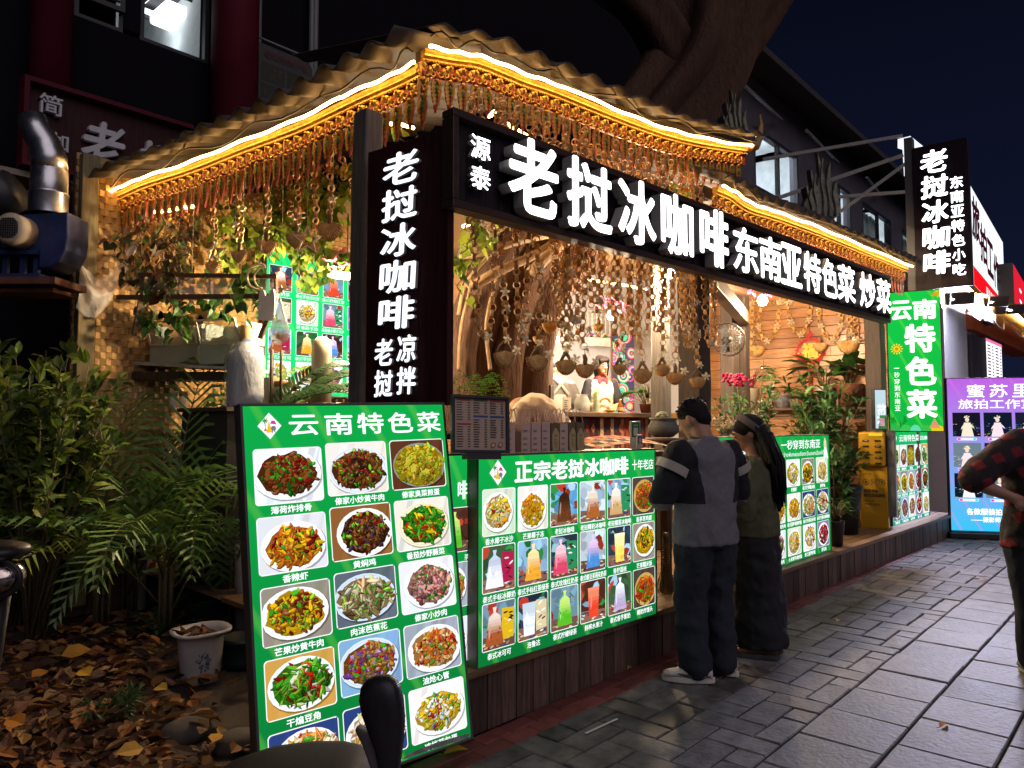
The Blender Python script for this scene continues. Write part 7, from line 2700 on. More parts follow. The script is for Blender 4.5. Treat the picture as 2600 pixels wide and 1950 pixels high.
# ------------------------------------------------------------------ planting behind the snack board
random.seed(61)
def bush(p, r, h, n, lab, sz=(.12, .06), pal=None, shape='oval', name='leafy_bush', grp=None, trunk_h=.0):
 pal = pal or [(.05, .12, .04), (.07, .17, .05), (.035, .08, .03), (.10, .19, .045)]
 t = thing(name, lab, 'bush', p, group=grp)
 lv, st_ = MB(), MB()
 nb = max(8, n // 26)
 for b in range(nb):
  a, e = rnd(0, 2 * pi), rnd(.15, 1.0)
  tip = V((cos(a) * r * (1 - e * .5) * rnd(.5, 1), sin(a) * r * (1 - e * .5) * rnd(.5, 1), trunk_h + (h - trunk_h) * rnd(.35, 1)))
  base = V((rnd(-.05, .05), rnd(-.05, .05), 0))
  mid = base.lerp(tip, .5) + V((0, 0, h * .12))
  st_.tube([base, mid, tip], [.011, .008, .003], 5)
  for k in range(n // nb):
   s_ = rnd(.35, 1.0) ** .7
   c = base.lerp(mid, s_ * 2) if s_ < .5 else mid.lerp(tip, s_ * 2 - 1)
   d = (rv() + V((0, 0, .25)) + (tip - mid).normalized() * .6).normalized()
   (heart if shape == 'heart' else oval)(lv, c + d * .03, d, V((0, 0, 1)) + rv() * .6, sz[0] * rnd(.6, 1.25), sz[1] * rnd(.7, 1.2), jit(random.choice(pal), .35))
 st_.build('stems', STEM, t)
 lv.build('foliage', LEAF, t)
 return t
def planted(u, y, r, h, n, lab, **k):
 p = aty(u, 1300, y)
 p.z = DKZ + .001
 return bush(p, r, h, n, lab, **k)
planted(1905, 3.55, .6, 1.95, 900, 'dense small-leaved shrub with pink flowers left of the spiky plant', sz=(.085, .05))
planted(1880, 3.25, .38, 1.45, 380, 'shrub of pinkish grey leaves above the seated flowers', sz=(.08, .05), pal=[(.12, .07, .06), (.05, .1, .04), (.16, .12, .09)])
planted(2085, 3.25, .55, 1.75, 700, 'glossy dark broad-leaved shrub in the middle of the planting', sz=(.15, .07))
planted(2085, 3.6, .55, 1.95, 700, 'tall loose shrub beside the far dark post', sz=(.13, .05))
planted(2120, 3.0, .26, 1.15, 360, 'low bushy shrub in the black planter tub', sz=(.12, .06))
planted(2190, 4.0, .45, 1.9, 420, 'narrow shrub right behind the yellow charging cabinet', sz=(.13, .05))
p = aty(1990, 1300, 3.0)
p.z = DKZ + .45
sp_ = thing('spiky_plant', 'tall plant of long strap-like leaves arching over the snack board', 'plant', p)
lv = MB()
for k in range(70):
 a, L = rnd(0, 2 * pi), rnd(.5, 1.05)
 e = rnd(.5, 1.35)
 pts = []
 for i in range(7):
  s_ = i / 6
  ang = e - s_ * s_ * rnd(1.2, 1.9)
  pts.append(V((cos(a) * L * s_ * cos(e * .7) * .75, sin(a) * L * s_ * cos(e * .7) * .75, L * (s_ * sin(e) - s_ * s_ * .55))))
 s_ = V((-sin(a), cos(a), 0))
 wds = [.014, .02, .021, .019, .015, .009, .002]
 row = [q + s_ * wds[i] for i, q in enumerate(pts)] + [q - s_ * wds[i] for i, q in enumerate(pts)]
 lv.add(row, [(i, i + 1, 8 + i, 7 + i) for i in range(6)], jit(random.choice([(.05, .13, .03), (.08, .17, .05), (.03, .09, .03)]), .3))
lv.build('strap_leaves', LEAF, sp_)
MB().lathe(SPROF(.16, .34), (0, 0, -.35), n=18).build('pot', TERR, sp_)
mb = MB()
p = aty(1868, 966, 3.35)
for k in range(60):
 c = V((rnd(-.25, .3), rnd(-.1, .1), rnd(-.06, .06)))
 mb.ell(c, (.02, .02, .016), 5, 3, jit(lin('c0205a'), .3))
tag(mb.build('pink_blossoms', PETAL, loc=p), 'cluster of magenta blossoms on the shrub below the plank wall', 'flowers')
# succulents and globe plants near the couple
p = aty(1830, 1075, 2.95)
mb = MB()
for k in range(90):
 c = V((rnd(-.14, .14), rnd(-.1, .1), rnd(-.05, .05)))
 oval(mb, c, rv() + V((0, 0, .6)), rv(), .045, .022, jit(random.choice([(.40, .34, .20), (.30, .34, .16), (.40, .22, .18)]), .2))
sc_ = tag(mb.build('succulent_cluster', LEAF, loc=p), 'cluster of pale pink and green succulents between the man and the woman', 'succulents')
p = aty(1990, 1330, 2.9)
p.z = DKZ
for i, (u, v) in enumerate(((1918, 1050), (1930, 1085))):
 q = aty(u, v, 2.75)
 t = thing('globe_flower', ('upper', 'lower')[i] + ' ball-shaped yellow green flower head right of the woman', 'flower', q)
 mb = MB()
 for k in range(90):
  d = rv()
  c = d * .05
  oval(mb, c, d + rv() * .4, rv(), .022, .014, jit((.13, .15, .04), .3))
 mb.build('flower_head', LEAF, t)
 MB().tube([(0, 0, -.04), (.02, .01, -.3), (.05, .02, DKZ - q.z)], .007, 5).build('stem', STEM, t)
# black tub planters
p = aty(2132, 1345, 3.02)
p.z = DKZ + .001
tp = thing('planter_tub', 'large black ribbed planter tub beside the yellow charging cabinet', 'planter', p)
mb = MB()
rings = []
for z, r in ((0, .19), (.48, .24), (.5, .255), (.55, .255), (.55, .225), (.48, .22)):
 rings.append([V(((r + (.006 if k % 2 else 0)) * cos(2 * pi * k / 48), (r + (.006 if k % 2 else 0)) * sin(2 * pi * k / 48), z)) for k in range(48)])
mb.loft(rings)
mb.build('tub', mt('black_plastic', (.02, .02, .022), .35, bump=.05), tp)
p = aty(2122, 1368, 2.72)
p.z = DKZ + .001
pot_plant(p, SPROF(.09, .26), mt('black_plastic', (.02, .02, .022), .35), 26, 'small red flowered plant in a slim black pot at the end of the snack board', (.16, .02), .14, .2, [(.05, .13, .03), (.07, .16, .04)])
# ------------------------------------------------------------------ yellow charging cabinet
random.seed(71)
a, b = at(2186, 1326, 9.2), at(2256, 1322, 9.05)
M = frame((a.x, a.y, DKZ + .001), V((b.x - a.x, b.y - a.y, 0)))
w_ = V((b.x - a.x, b.y - a.y, 0)).length
yc = thing('charging_cabinet', 'yellow power bank charging cabinet with slots standing on the deck', 'cabinet', M=M)
k_y = 9.15 / FPX
YELP = mt('yellow_painted_steel', (.55, .30, .015), .4, var=.12, sc=2, bump=.03)
hb = 155 * k_y
mb = MB()
mb.box((w_ / 2, .16, hb / 2), (w_, .30, hb))
mb.build('pedestal', YELP, yc, bevel=.004)
mb = MB()
mb.box((w_ / 2 - .01, .14, hb + .21), (w_ * .98, .36, .415))
mb.build('slot_unit', YELP, yc, bevel=.03)
mb = MB()
mb.box((w_ + .045, .2, hb * .75 + .1), (.085, .3, hb * 1.4))
mb.build('side_panel', METAL_GR, yc, bevel=.005)
for c in range(2):
 for r in range(5):
  mb = MB()
  x, z = w_ * (.26 + .44 * c), hb + .31 - .068 * r
  mb.prism(rrect(x - w_ * .12, z - .011, w_ * .24, .022, .009, 3), -.046, -.040)
  s_o = mb.build('slot', mt('slot_shadow_plastic', (.05, .03, .01), .4, bump=0), yc)
  if (r + c) % 2 == 0:
   mb = MB()
   mb.box((x, -.047, z + .002), (w_ * .14, .004, .006))
   mb.build('power_bank', mt('white_plastic', (.62, .62, .6), .35), s_o)
mb = MB()
mb.box((w_ * .62, -.0425, hb + .385), (w_ * .5, .004, .032))
mb.build('sticker', glow('yellow_sticker_light', (.85, .65, .03), .8), yc)
ink = MB()
text(ink, '美团充电', w_ * .14, hb * .575, w_ * .52, .042, y=-.004 + .01, bold=.02)
text(ink, '给生活加满电', w_ * .14, hb * .505, w_ * .76, .042, y=-.004 + .01, bold=.02)
text(ink, 'MEITUAN', w_ * .16, hb * .425, w_ * .36, .022, y=.006)
text(ink, 'POWER BANK', w_ * .16, hb * .37, w_ * .56, .022, y=.006)
text(ink, '美团 充电', w_ * .12, hb * .86, w_ * .3, .02, y=.006)
ink.box((w_ * .25, .007, hb * .325), (w_ * .18, .002, .004))
for k in range(3):
 cx, cz = w_ * (.22 + .29 * k), hb * .745
 if k != 1:
  ink.tube([(cx + .032 * cos(q), .007, cz + .032 * sin(q)) for q in [2 * pi * i / 20 for i in range(20)]], .003, 4, closed=True)
  ink.box((cx, .007, cz), (.022, .003, .022))
 else:
  for sx_ in (-1, 1):
   for sz_ in (-1, 1):
    ink.box((cx + sx_ * .024, .007, cz + sz_ * .03), (.016, .003, .004))
    ink.box((cx + sx_ * .03, .007, cz + sz_ * .022), (.004, .003, .018))
  ink.box((cx, .007, cz), (.06, .003, .004))
ink.build('print', INK, yc)
# small screens near it
p = at(2236, 1072, 8.9)
t = thing('payment_card', 'green payment card leaning on top of the yellow charging cabinet', 'card', M=frame(p, V((b.x - a.x, b.y - a.y, 0))))
mb = MB()
mb.box((0, .02, 0), (.15, .02, .17))
mb.build('card_plate', mt('green_card_plastic', (.03, .25, .08), .4, bump=0), t, bevel=.01)
P = Pic(-.0)
P.y = .008
P.sh([(-.045, -.045), (.045, -.045), (.045, .05), (-.045, .05)], lin('c8b0d8'))
P.mb.build('card_print', FLAT, t)
p = at(2232, 1085, 8.5)
M = frame(at(2234, 1088, 8.6), at(2262, 1092, 8.3) - at(2234, 1088, 8.6))
t = lightbox('lit_panel_sign', 'narrow pale lit panel seen edge-on left of the tall green sign', 'sign', frame(at(2224, 1088, 8.9), _R * .8 + V((.6, 0, 0))), .17, .46, .05, glow('pale_lit_film', (.55, .72, .78), .8), METAL_DK)
textobj('character', '菜', .02, .05, .14, .24, glow('white_dim_print', (.8, .85, .9), .9), t, bold=.04)
# ================================================================== LEFT GARDEN
random.seed(81)
gr_ = MB()
rows = []
for j in range(40):
 rows.append([V((-5 + 7.6 * i / 40, 2.76 + 6.2 * j / 39, -.035 + .05 * noise.noise(V((i * .2, j * .2, 0))) + (.03 if j > 1 else -.02))) for i in range(41)])
gr_.loft(rows, caps=False, closed=False)
tag(gr_.build('garden_soil', EARTH), kind='structure')
slab = tag((lambda m_: (m_.prism([(0, 0), (.62, -.08), (.66, .9), (.1, 1.0)], -.06, .0), m_.build('stone_slab', mt('brown_grey_slab', (.10, .085, .075), .8, var=.35, sc=10, bump=.4)))[1])(MB()), 'flat grey stone slab on the soil beside the big menu board', 'stone slab')
slab.rotation_euler = (pi / 2, 0, 0)
slab.location = (1.55, 3.15, .03)
DRY = [lin('5a3e28'), lin('8a5a2a'), lin('4a2c1a'), lin('8a6a3a'), lin('5a3a28'), lin('5c3826'), lin('7a6040'), lin('3a2418')]
lv = MB()
for k in range(1700):
 y = 2.9 + 3.4 * rnd(0, 1) ** 1.2
 x = y * rnd(.2, .42) + rnd(0, .5) * (rnd(0, 1) > .5)
 c = V((x, y, .015 + rnd(0, .06)))
 a = rnd(0, 2 * pi)
 L = rnd(.07, .15)
 oval(lv, c, V((cos(a), sin(a), rnd(-.25, .35))), V((rnd(-.5, .5), rnd(-.5, .5), 1)), L, L * rnd(.45, .75), jit(random.choice(DRY), .35), rnd(.05, .35), rnd(-.3, .4))
tag(lv.build('fallen_leaves', DRYLEAF), kind='stuff')
for u, v, c, s_, lab in ((155, 1665, 'b8882e', .17, 'large tan leaf lying on the litter'), (228, 1715, 'd0a034', .13, 'round golden leaf with a clear midrib on the litter'), (60, 1840, 'b87a28', .13, 'orange brown leaf near the picture edge'), (395, 1745, 'c8a040', .10, 'small yellow leaf left of the bucket foot'),
       (540, 1885, 'd8a030', .09, 'bright yellow leaf behind the scooter seat'), (365, 1900, 'c89a40', .12, 'pale curled leaf low in the litter'), (80, 1720, 'a87028', .11, 'brown gold leaf at the left of the litter')):
 p = atz(u, v, .10)
 m_ = MB()
 a = rnd(0, 6)
 oval(m_, V((0, 0, 0)), V((cos(a), sin(a), .15)), V((-.3, -.5, 1)), s_, s_ * .8, lin(c), .12, .1)
 m_.tube([(0, 0, 0), (-cos(a) * s_ * .4, -sin(a) * s_ * .4, .01)], .002, 4, lin(c))
 tag(m_.build('yellow_leaf', DRYLEAF, loc=p), lab, 'leaf', 'large yellow leaves on the litter')
for u, v, c, s_, lab in ((1143, 1908, 'b8941e', .085, 'big yellow leaf on the red paving below the leaning menu board'), (1185, 1880, '8a6a68', .05, 'small grey leaf behind the big yellow one'), (1598, 1698, '9a7a30', .05, 'tan leaf on the red strip left of the white shoe'), (2128, 1577, 'd8b880', .055, 'pale cream leaf on the paving right of the woman'),
       (2390, 1843, 'c89a68', .06, 'curled brown leaf on the large slab at the lower right'), (2485, 1473, 'd8b8a0', .06, 'pale leaf on the slabs near the red plaid person'), (2370, 1423, 'c8a888', .06, 'thin pale leaf far along the paving'), (2320, 1401, '7a4a28', .07, 'dark brown curled leaf at the edge of the red strip'),
       (2323, 1387, 'c8a898', .06, 'thin pale leaf on the red strip by the far board'), (2260, 1445, 'c8802a', .045, 'small orange leaf on the herringbone paving'), (2265, 1407, 'a89088', .05, 'small grey pink leaf on the red strip'), (1990, 1525, 'c8b0a8', .04, 'scrap of pale leaf on the red strip behind the woman')):
 p = atz(u, v, .006)
 m_ = MB()
 a = rnd(-.6, .6) + .3
 oval(m_, V((-s_ * .5, 0, 0)), V((cos(a), -sin(a), .12)), V((0, -.2, 1)), s_ * 1.5, s_ * .75, lin(c), .25, .15)
 m_.tube([(-s_ * .5, 0, .0), (-s_ * .9, .01, .006)], .0016, 4, lin(c))
 tag(m_.build('fallen_leaf', DRYLEAF, loc=p), lab, 'leaf', 'single leaves on the pavement')
p, q = atz(1487, 1862, .006), atz(1567, 1825, .006)
m_ = MB()
m_.bar(V((0, 0, 0)), q - p, .012, .003)
tag(m_.build('paper_strip', mt('white_plastic', (.62, .62, .6), .35), loc=p), 'narrow white paper strip lying on the paving', 'litter')
for u, v, r, lab in ((470, 1858, .13, 'large rounded stone beside the slab'), (600, 1885, .12, 'flat rounded stone partly behind the scooter seat')):
 p = atz(u, v, .03)
 m_ = MB()
 rings = []
 for i in range(9):
  t_ = pi * (i + .05) / 8.1
  rings.append([V((r * sin(t_) * cos(a) * (1 + .12 * noise.noise(V((cos(a), sin(a), i * .4)))), r * .8 * sin(t_) * sin(a), -r * .5 * cos(t_))) for a in [2 * pi * k / 16 for k in range(16)]])
 m_.loft(rings)
 tag(m_.build('garden_stone', mt('brown_grey_slab', (.10, .085, .075), .8), loc=p), lab, 'stone', 'stones by the slab')
def frond(lv, st_, base, az, el, L, droop, n=24, pal=None, wide=.24, lw=.017):
 pts = []
 p, e = V(base), el
 for i in range(15):
  pts.append(p.copy())
  p = p + V((cos(az) * cos(e), sin(az) * cos(e), sin(e))) * (L / 14)
  e -= droop / 14 * (.4 + i / 9)
 st_.tube(pts, [.009 * (1 - i / 17) for i in range(15)], 4)
 c0 = random.choice(pal)
 for i in range(n):
  s_ = .12 + .88 * i / (n - 1)
  f = s_ * 14
  k = min(13, int(f))
  c = pts[k].lerp(pts[k + 1], f - k)
  t = (pts[k + 1] - pts[k]).normalized()
  side_ = t.cross(V((0, 0, 1))).normalized()
  upn = side_.cross(t).normalized()
  ll = wide * (sin(pi * (s_ * .86 + .12)) ** .7) * rnd(.85, 1.1)
  for sg in (-1, 1):
   d = (side_ * sg * .85 + t * (.45 + .5 * s_) + upn * .28).normalized()
   b = c + d * ll * .55 + upn * .01
   e_ = c + d * ll - V((0, 0, ll * .28))
   w_ = t * lw
   col = jit(c0, .22)
   lv.add([c - w_ * .3, c + w_ * .3, b + w_ * .55 + upn * .006, b - w_ * .45, e_], [(0, 1, 2, 3), (3, 2, 4)], col)
def palm(p, fr, lab, pal=None, grp='areca palms along the side of the stall'):
 t = thing('areca_palm', lab, 'palm', p, group=grp)
 pal = pal or [(.10, .20, .04), (.14, .24, .05), (.08, .16, .04), (.20, .27, .05)]
 for az, el, L, dr in fr:
  lv, st_ = MB(), MB()
  b = V((rnd(-.06, .06), rnd(-.06, .06), 0))
  frond(lv, st_, b + V((0, 0, rnd(.1, .5) if p.z < 1 else 0)), radians(az), radians(el + (6 if p.z < 1 else 0)), L * (1.5 if p.z < 1 else 1.4), dr, pal=pal, wide=.40 if p.z < 1 else .3, lw=.034)
  o = lv.build('frond', PALMM, t)
  st_.tube([b, b + V((0, 0, .5))], .012, 5)
  st_.build('stalk', STEM, o)
 return t
# azimuth 0 = along the front to the right, 90 = away into the stall
def azr(a):
 """azimuth measured from picture right, anticlockwise"""
 return a - 48.1
def gp_(u, v, z=0.0):
 q = atz(u, v, z)
 return V((q.x, q.y, z))
palm(gp_(420, 1610), [(azr(90), 78, 1.55, .9), (azr(20), 62, 1.5, 1.5), (azr(160), 60, 1.4, 1.6), (azr(-40), 50, 1.3, 1.7), (azr(220), 48, 1.3, 1.9), (azr(60), 68, 1.6, 1.3), (azr(120), 66, 1.45, 1.3), (azr(-80), 45, 1.1, 1.9), (azr(0), 45, 1.4, 1.6)], 'areca palm in the middle of the row with one upright frond')
palm(gp_(585, 1590), [(azr(30), 66, 1.35, 1.3), (azr(150), 60, 1.4, 1.6), (azr(-60), 55, 1.25, 2.1), (azr(200), 50, 1.3, 1.9), (azr(100), 75, 1.5, 1.0), (azr(250), 50, 1.2, 2.1), (azr(0), 58, 1.2, 1.8), (azr(180), 40, 1.2, 1.6)], 'areca palm nearest the big menu board with drooping fronds', [(.08, .17, .06), (.10, .21, .075), (.12, .24, .09)])
palm(gp_(250, 1600), [(azr(60), 62, 1.4, 1.4), (azr(150), 58, 1.3, 1.6), (azr(-30), 52, 1.3, 1.7), (azr(200), 50, 1.2, 1.9), (azr(100), 70, 1.4, 1.2), (azr(-90), 42, 1.1, 1.9), (azr(20), 55, 1.3, 1.5)], 'areca palm at the left of the row in front of the leafy shrub')
palm(gp_(500, 1540), [(azr(80), 75, 1.7, 1.1), (azr(30), 64, 1.7, 1.5), (azr(150), 62, 1.6, 1.5), (azr(-20), 56, 1.5, 1.7), (azr(200), 55, 1.4, 1.8), (azr(110), 70, 1.6, 1.2), (azr(-70), 48, 1.3, 2.0)], 'areca palm at the back against the kitchen counter', [(.13, .24, .05), (.18, .28, .05), (.10, .19, .045)])
palm(gp_(330, 1560), [(azr(70), 70, 1.5, 1.2), (azr(140), 60, 1.4, 1.5), (azr(10), 58, 1.4, 1.6), (azr(180), 45, 1.3, 1.8), (azr(-50), 50, 1.2, 1.8)], 'small areca palm behind the white pipe')
q = at(700, 1050, 5.8)
palm(V((q.x, q.y, zc - .02)), [(azr(25), 42, .62, .9), (azr(45), 50, .6, .9), (azr(5), 30, .5, .8)], 'palm fronds reaching over the counter in front of the cup stack', [(.03, .075, .03), (.04, .10, .035)], 'palm fronds at the counter')
bush(gp_(85, 1640), .62, 2.15, 1500, 'tall broad-leaved shrub at the left edge lit yellow from the stall', sz=(.125, .07), pal=[(.12, .18, .03), (.16, .24, .035), (.08, .13, .03), (.22, .27, .04), (.05, .09, .03)])
bush(gp_(30, 1600), .6, 1.7, 700, 'dark shrub filling the left edge behind the palms', sz=(.12, .06), pal=[(.05, .09, .03), (.08, .13, .03)])
bush(gp_(130, 1570), .4, .75, 420, 'low dark creeper bush above the red pot', sz=(.06, .05), pal=[(.025, .05, .02), (.035, .07, .025)], shape='heart')
bush(gp_(250, 1850), .35, .18, 160, 'low weeds growing through the leaf litter', sz=(.06, .02), pal=[(.03, .06, .02), (.04, .08, .025)])
pot_plant(gp_(185, 1560), SPROF(.13, .22), mt('faded_red_pot', (.25, .12, .10), .6, var=.3), 30, 'faded red flower pot half hidden under the creeper', (.06, .05), .16, .14, [(.03, .06, .02)])
# long strap leaves arching over the pot
t = thing('strap_plant', 'plant with long arching dark blades between the white pipe and the bucket', 'plant', gp_(400, 1620))
lv = MB()
for a, L, e in ((azr(10), .9, 60), (azr(-10), .8, 45), (azr(160), .7, 55), (azr(190), .8, 35), (azr(30), 1.0, 50), (azr(-40), .6, 40), (azr(120), .6, 60), (azr(220), .7, 45), (azr(75), .8, 65)):
 p_, el = V((0, 0, 0)), radians(e)
 pts = []
 for i in range(12):
  pts.append(p_.copy())
  p_ = p_ + V((cos(radians(a)) * cos(el), sin(radians(a)) * cos(el), sin(el))) * L / 11
  el -= .19
 s_ = V((-sin(radians(a)), cos(radians(a)), 0))
 row = [q_ + s_ * .022 * (1 - (i / 12) ** 3) for i, q_ in enumerate(pts)] + [q_ - s_ * .022 * (1 - (i / 12) ** 3) for i, q_ in enumerate(pts)]
 lv.add(row, [(i, i + 1, 13 + i, 12 + i) for i in range(11)], jit((.035, .075, .025), .3))
lv.build('strap_leaves', LEAF, t)
PVC = mt('dirty_white_pipe', (.42, .38, .35), .5, var=.3, sc=6, bump=.1)
for u, v0, v1, r, lab in ((345, 1335, 1545, .085, 'thick white drain pipe standing among the palms'), (620, 1380, 1600, .07, 'white drain pipe just left of the big menu board')):
 p = gp_(u, v1)
 d_ = (p - C0).dot(_F)
 zt_ = at(u - 10, v0, d_).z
 m_ = MB()
 m_.lathe([(r, 0), (r * .98, zt_ * .5), (r * 1.1, zt_ * .52), (r * 1.12, zt_ * .98), (r * 1.05, zt_), (r * .9, zt_)], n=20)
 tag(m_.build('drain_pipe', PVC, loc=p), lab, 'pipe', 'white drain pipes')
p = gp_(508, 1728)
bk = thing('bucket', 'chipped white bucket with a blue printed seal holding dead leaves', 'bucket', p)
m_ = MB()
rings = []
for z, r in ((0, .105), (.02, .112), (.19, .135), (.205, .138), (.212, .175), (.222, .178), (.222, .150), (.2, .128), (.12, .118), (.11, .001)):
 rings.append([V((r * cos(a), r * sin(a), 1.4 * z + (.005 * sin(a * 3) if r > .14 else 0))) for a in [2 * pi * k / 36 for k in range(36)]])
m_.loft(rings, caps=False)
m_.build('bucket_wall', mt('old_white_plastic', (.50, .47, .44), .45, var=.25, sc=6, bump=.08), bk)
m_ = MB()
M_ = lambda a, z: V(((.113 + .125 * z) * cos(a), (.113 + .125 * z) * sin(a), 1.4 * z))
a0 = radians(-48.1 - 60)
for k in range(70):
 q_, w_ = rnd(0, 2 * pi), .042 * sqrt(rnd(.1, 1))
 a, z = a0 + w_ * cos(q_) / .125, .10 + w_ * sin(q_)
 s_ = rnd(.003, .008)
 m_.add([M_(a - s_ / .125, z), M_(a, z + s_), M_(a + s_ / .125, z), M_(a, z - s_)], [(0, 1, 2, 3)])
m_.build('printed_seal', mt('faded_blue_print', (.10, .15, .20), .6, bump=0), bk)
m_ = MB()
for k in range(26):
 a = rnd(0, 6)
 oval(m_, V((rnd(-.08, .08), rnd(-.08, .08), rnd(.23, .30))), V((cos(a), sin(a), rnd(-.2, .6))), rv(), .10, .05, jit(random.choice(DRY), .3), .3, .2)
m_.build('dead_leaves', DRYLEAF, bk)
p = gp_(618, 1690)
MBp = MB()
MBp.lathe([(.11, 0), (.13, .04), (.13, .05), (.135, .16), (.145, .165), (.145, .19), (.125, .19), (.12, .12), (.001, .11)], n=24)
tag(MBp.build('plant_pot', mt('dark_green_plastic', (.015, .03, .03), .4), loc=p), 'empty dark green plant pot between the bucket and the big menu board', 'plant pot')
# ================================================================== SCOOTER IN FRONT
random.seed(91)
SEAT = mt('brown_vinyl_seat', (.036, .023, .025), .6, spec=.2, var=.15, sc=60, bump=.05)
BLKP = mt('matt_black_plastic', (.018, .016, .018), .42, var=.15, sc=40, bump=.03)
oS = at(680, 1950, 1.75)
Ms = frame((oS.x, oS.y, 0), _R)
sc_ = thing('scooter', 'parked electric scooter with a dark brown seat and black mirror in the near foreground', 'scooter', M=Ms)
kS = 1.75 / FPX
sz_ = lambda v, d=1.75: at(1300, v, d).z
prof = [(-300, 1975, .05), (-255, 1945, .10), (-180, 1912, .13), (-80, 1886, .145), (30, 1874, .145), (120, 1872, .14), (170, 1876, .125), (205, 1892, .105), (222, 1920, .08), (230, 1960, .06)]
m_ = MB()
rings = []
for x, v, w_ in prof:
 z, ring = sz_(v, 2.03), []
 for k in range(16):
  a = 2 * pi * k / 16
  ca, sa = cos(a), sin(a)
  ring.append(V((x * kS, .16 + w_ * (abs(ca) ** .6) * (1 if ca > 0 else -1) * 1.1, z - .06 + (.06 if sa > 0 else .07) * (abs(sa) ** .6) * (1 if sa > 0 else -1))))
 rings.append(ring)
m_.loft(rings)
m_.build('seat', SEAT, sc_)
m_ = MB()
m_.tube([V((x * kS, .16 - w_ * 1.085, sz_(v, 2.03) - .052)) for x, v, w_ in prof], .003, 5)
m_.build('seat_seam', BLKP, sc_)
zs_ = sz_(1890, 2.03)
m_ = MB()
rings = []
for x, zt_, zb2, w_ in ((-.34, zs_ - .13, zs_ - .22, .06), (-.2, zs_ - .12, zs_ - .36, .12), (.05, zs_ - .12, zs_ - .42, .13), (.2, zs_ - .12, .22, .12), (.32, .34, .20, .12), (.55, .34, .20, .12), (.60, .55, .20, .13), (.66, .60, .3, .09)):
 rings.append([V((x, .16 + w_ * q[0], zb2 + (zt_ - zb2) * q[1])) for q in ((-1, .1), (-1, .85), (-.7, 1), (.7, 1), (1, .85), (1, .1), (.7, 0), (-.7, 0))])
m_.loft(rings)
m_.build('body', mt('grey_scooter_paint', (.16, .15, .16), .3, var=.1, bump=0, coat=.5), sc_, bevel=.01)
for x in (-.30, .78):
 m_ = MB()
 m_.tube([(x + .19 * cos(a), .16, .22 + .19 * sin(a)) for a in [2 * pi * k / 28 for k in range(28)]], .045, 8, closed=True)
 w_o = m_.build('wheel', mt('tyre_rubber', (.02, .02, .02), .8), sc_)
 m_ = MB()
 m_.lathe([(.001, -.02), (.12, -.02), (.15, -.03), (.15, .03), (.12, .02), (.001, .02)], n=20, M=Matrix.Translation((x, .16, .22)) @ Matrix.Rotation(pi / 2, 4, 'X'))
 m_.build('rim', STEEL, w_o)
m_ = MB()
m_.tube([(.78, .16, .25), (.5, .16, .40), (.40, .16, .43)], .03, 8)
m_.tube([(.29, -.05, .42), (.38, .05, .43), (.38, .3, .43), (.29, .44, .42)], .014, 7)
m_.build('steering_column', BLKP, sc_)
# pale grip housing between seat and mirror
m_ = MB()
m_.tube([((880 - 680) * kS, .12, sz_(1905)), ((915 - 680) * kS, .08, sz_(1912)), ((950 - 680) * kS, .04, sz_(1950)), ((985 - 680) * kS, .02, sz_(2000)), ((1010 - 680) * kS, .05, sz_(2090))], [.012, .022, .026, .024, .02], 8)
m_.build('grip_housing', mt('pale_grey_plastic', (.36, .33, .33), .45, bump=0), sc_)
out = [(976, 1713), (995, 1722), (1008, 1745), (1016, 1785), (1019, 1830), (1016, 1880), (1010, 1930), (1004, 1990), (962, 1990), (956, 1930), (944, 1890), (926, 1850), (912, 1815), (904, 1775), (908, 1745), (922, 1724), (945, 1713)]
o2 = [((u - 680) * kS, sz_(v)) for u, v in out]
cxm, czm = sum(x for x, z in o2[:6] + o2[10:]) / 13, sum(z for x, z in o2[:6] + o2[10:]) / 13
m_ = MB()
rings = []
for y, s_ in ((.016, .86), (.01, .97), (0, 1.0), (-.010, .98), (-.022, .88), (-.03, .68), (-.034, .35)):
 rings.append([V((cxm + (x - cxm) * s_, y, (czm + (z - czm) * s_) if z > czm - .05 else z)) for x, z in o2])
m_.loft(rings)
mir = m_.build('mirror', BLKP, sc_)
m_ = MB()
m_.prism([(cxm + (x - cxm) * .8, czm + (z - czm) * .8) for x, z in o2 if z > czm - .06], .017, .019)
m_.build('mirror_glass', mt('mirror_glass', (.8, .8, .8), .05, metal=1, var=0, bump=0), mir)
p = at(8, 1465, 2.3)
s2 = thing('scooter', 'scooter headlamp at the left picture edge, chrome rimmed and mostly out of frame', 'scooter', M=frame(p, _R))
k2 = 2.3 / FPX
m_ = MB()
m_.ell((-20 * k2, 0, 0), (72 * k2, .07, 46 * k2), 20, 12)
m_.build('headlamp', mt('lamp_reflector', (.65, .55, .48), .12, metal=1, var=.5, sc=30, bump=.2), s2)
m_ = MB()
m_.tube([(-20 * k2 + 74 * k2 * cos(a), -.02, 48 * k2 * sin(a)) for a in [2 * pi * k / 24 for k in range(24)]], .009, 6, closed=True)
m_.ell((-30 * k2, .02, 62 * k2), (80 * k2, .09, 26 * k2), 16, 8)
m_.build('headlamp_cowl', BLKP, s2)
m_ = MB()
m_.tube([(-30 * k2, .05, -30 * k2), (-60 * k2, .05, -.35), (-75 * k2, .05, -(p.z - .25))], .03, 8)
m_.tube([(-75 * k2 + .2 * cos(a), .05, -(p.z - .22) + .2 * sin(a)) for a in [2 * pi * k / 24 for k in range(24)]], .045, 8, closed=True)
m_.build('front_fork', BLKP, s2)
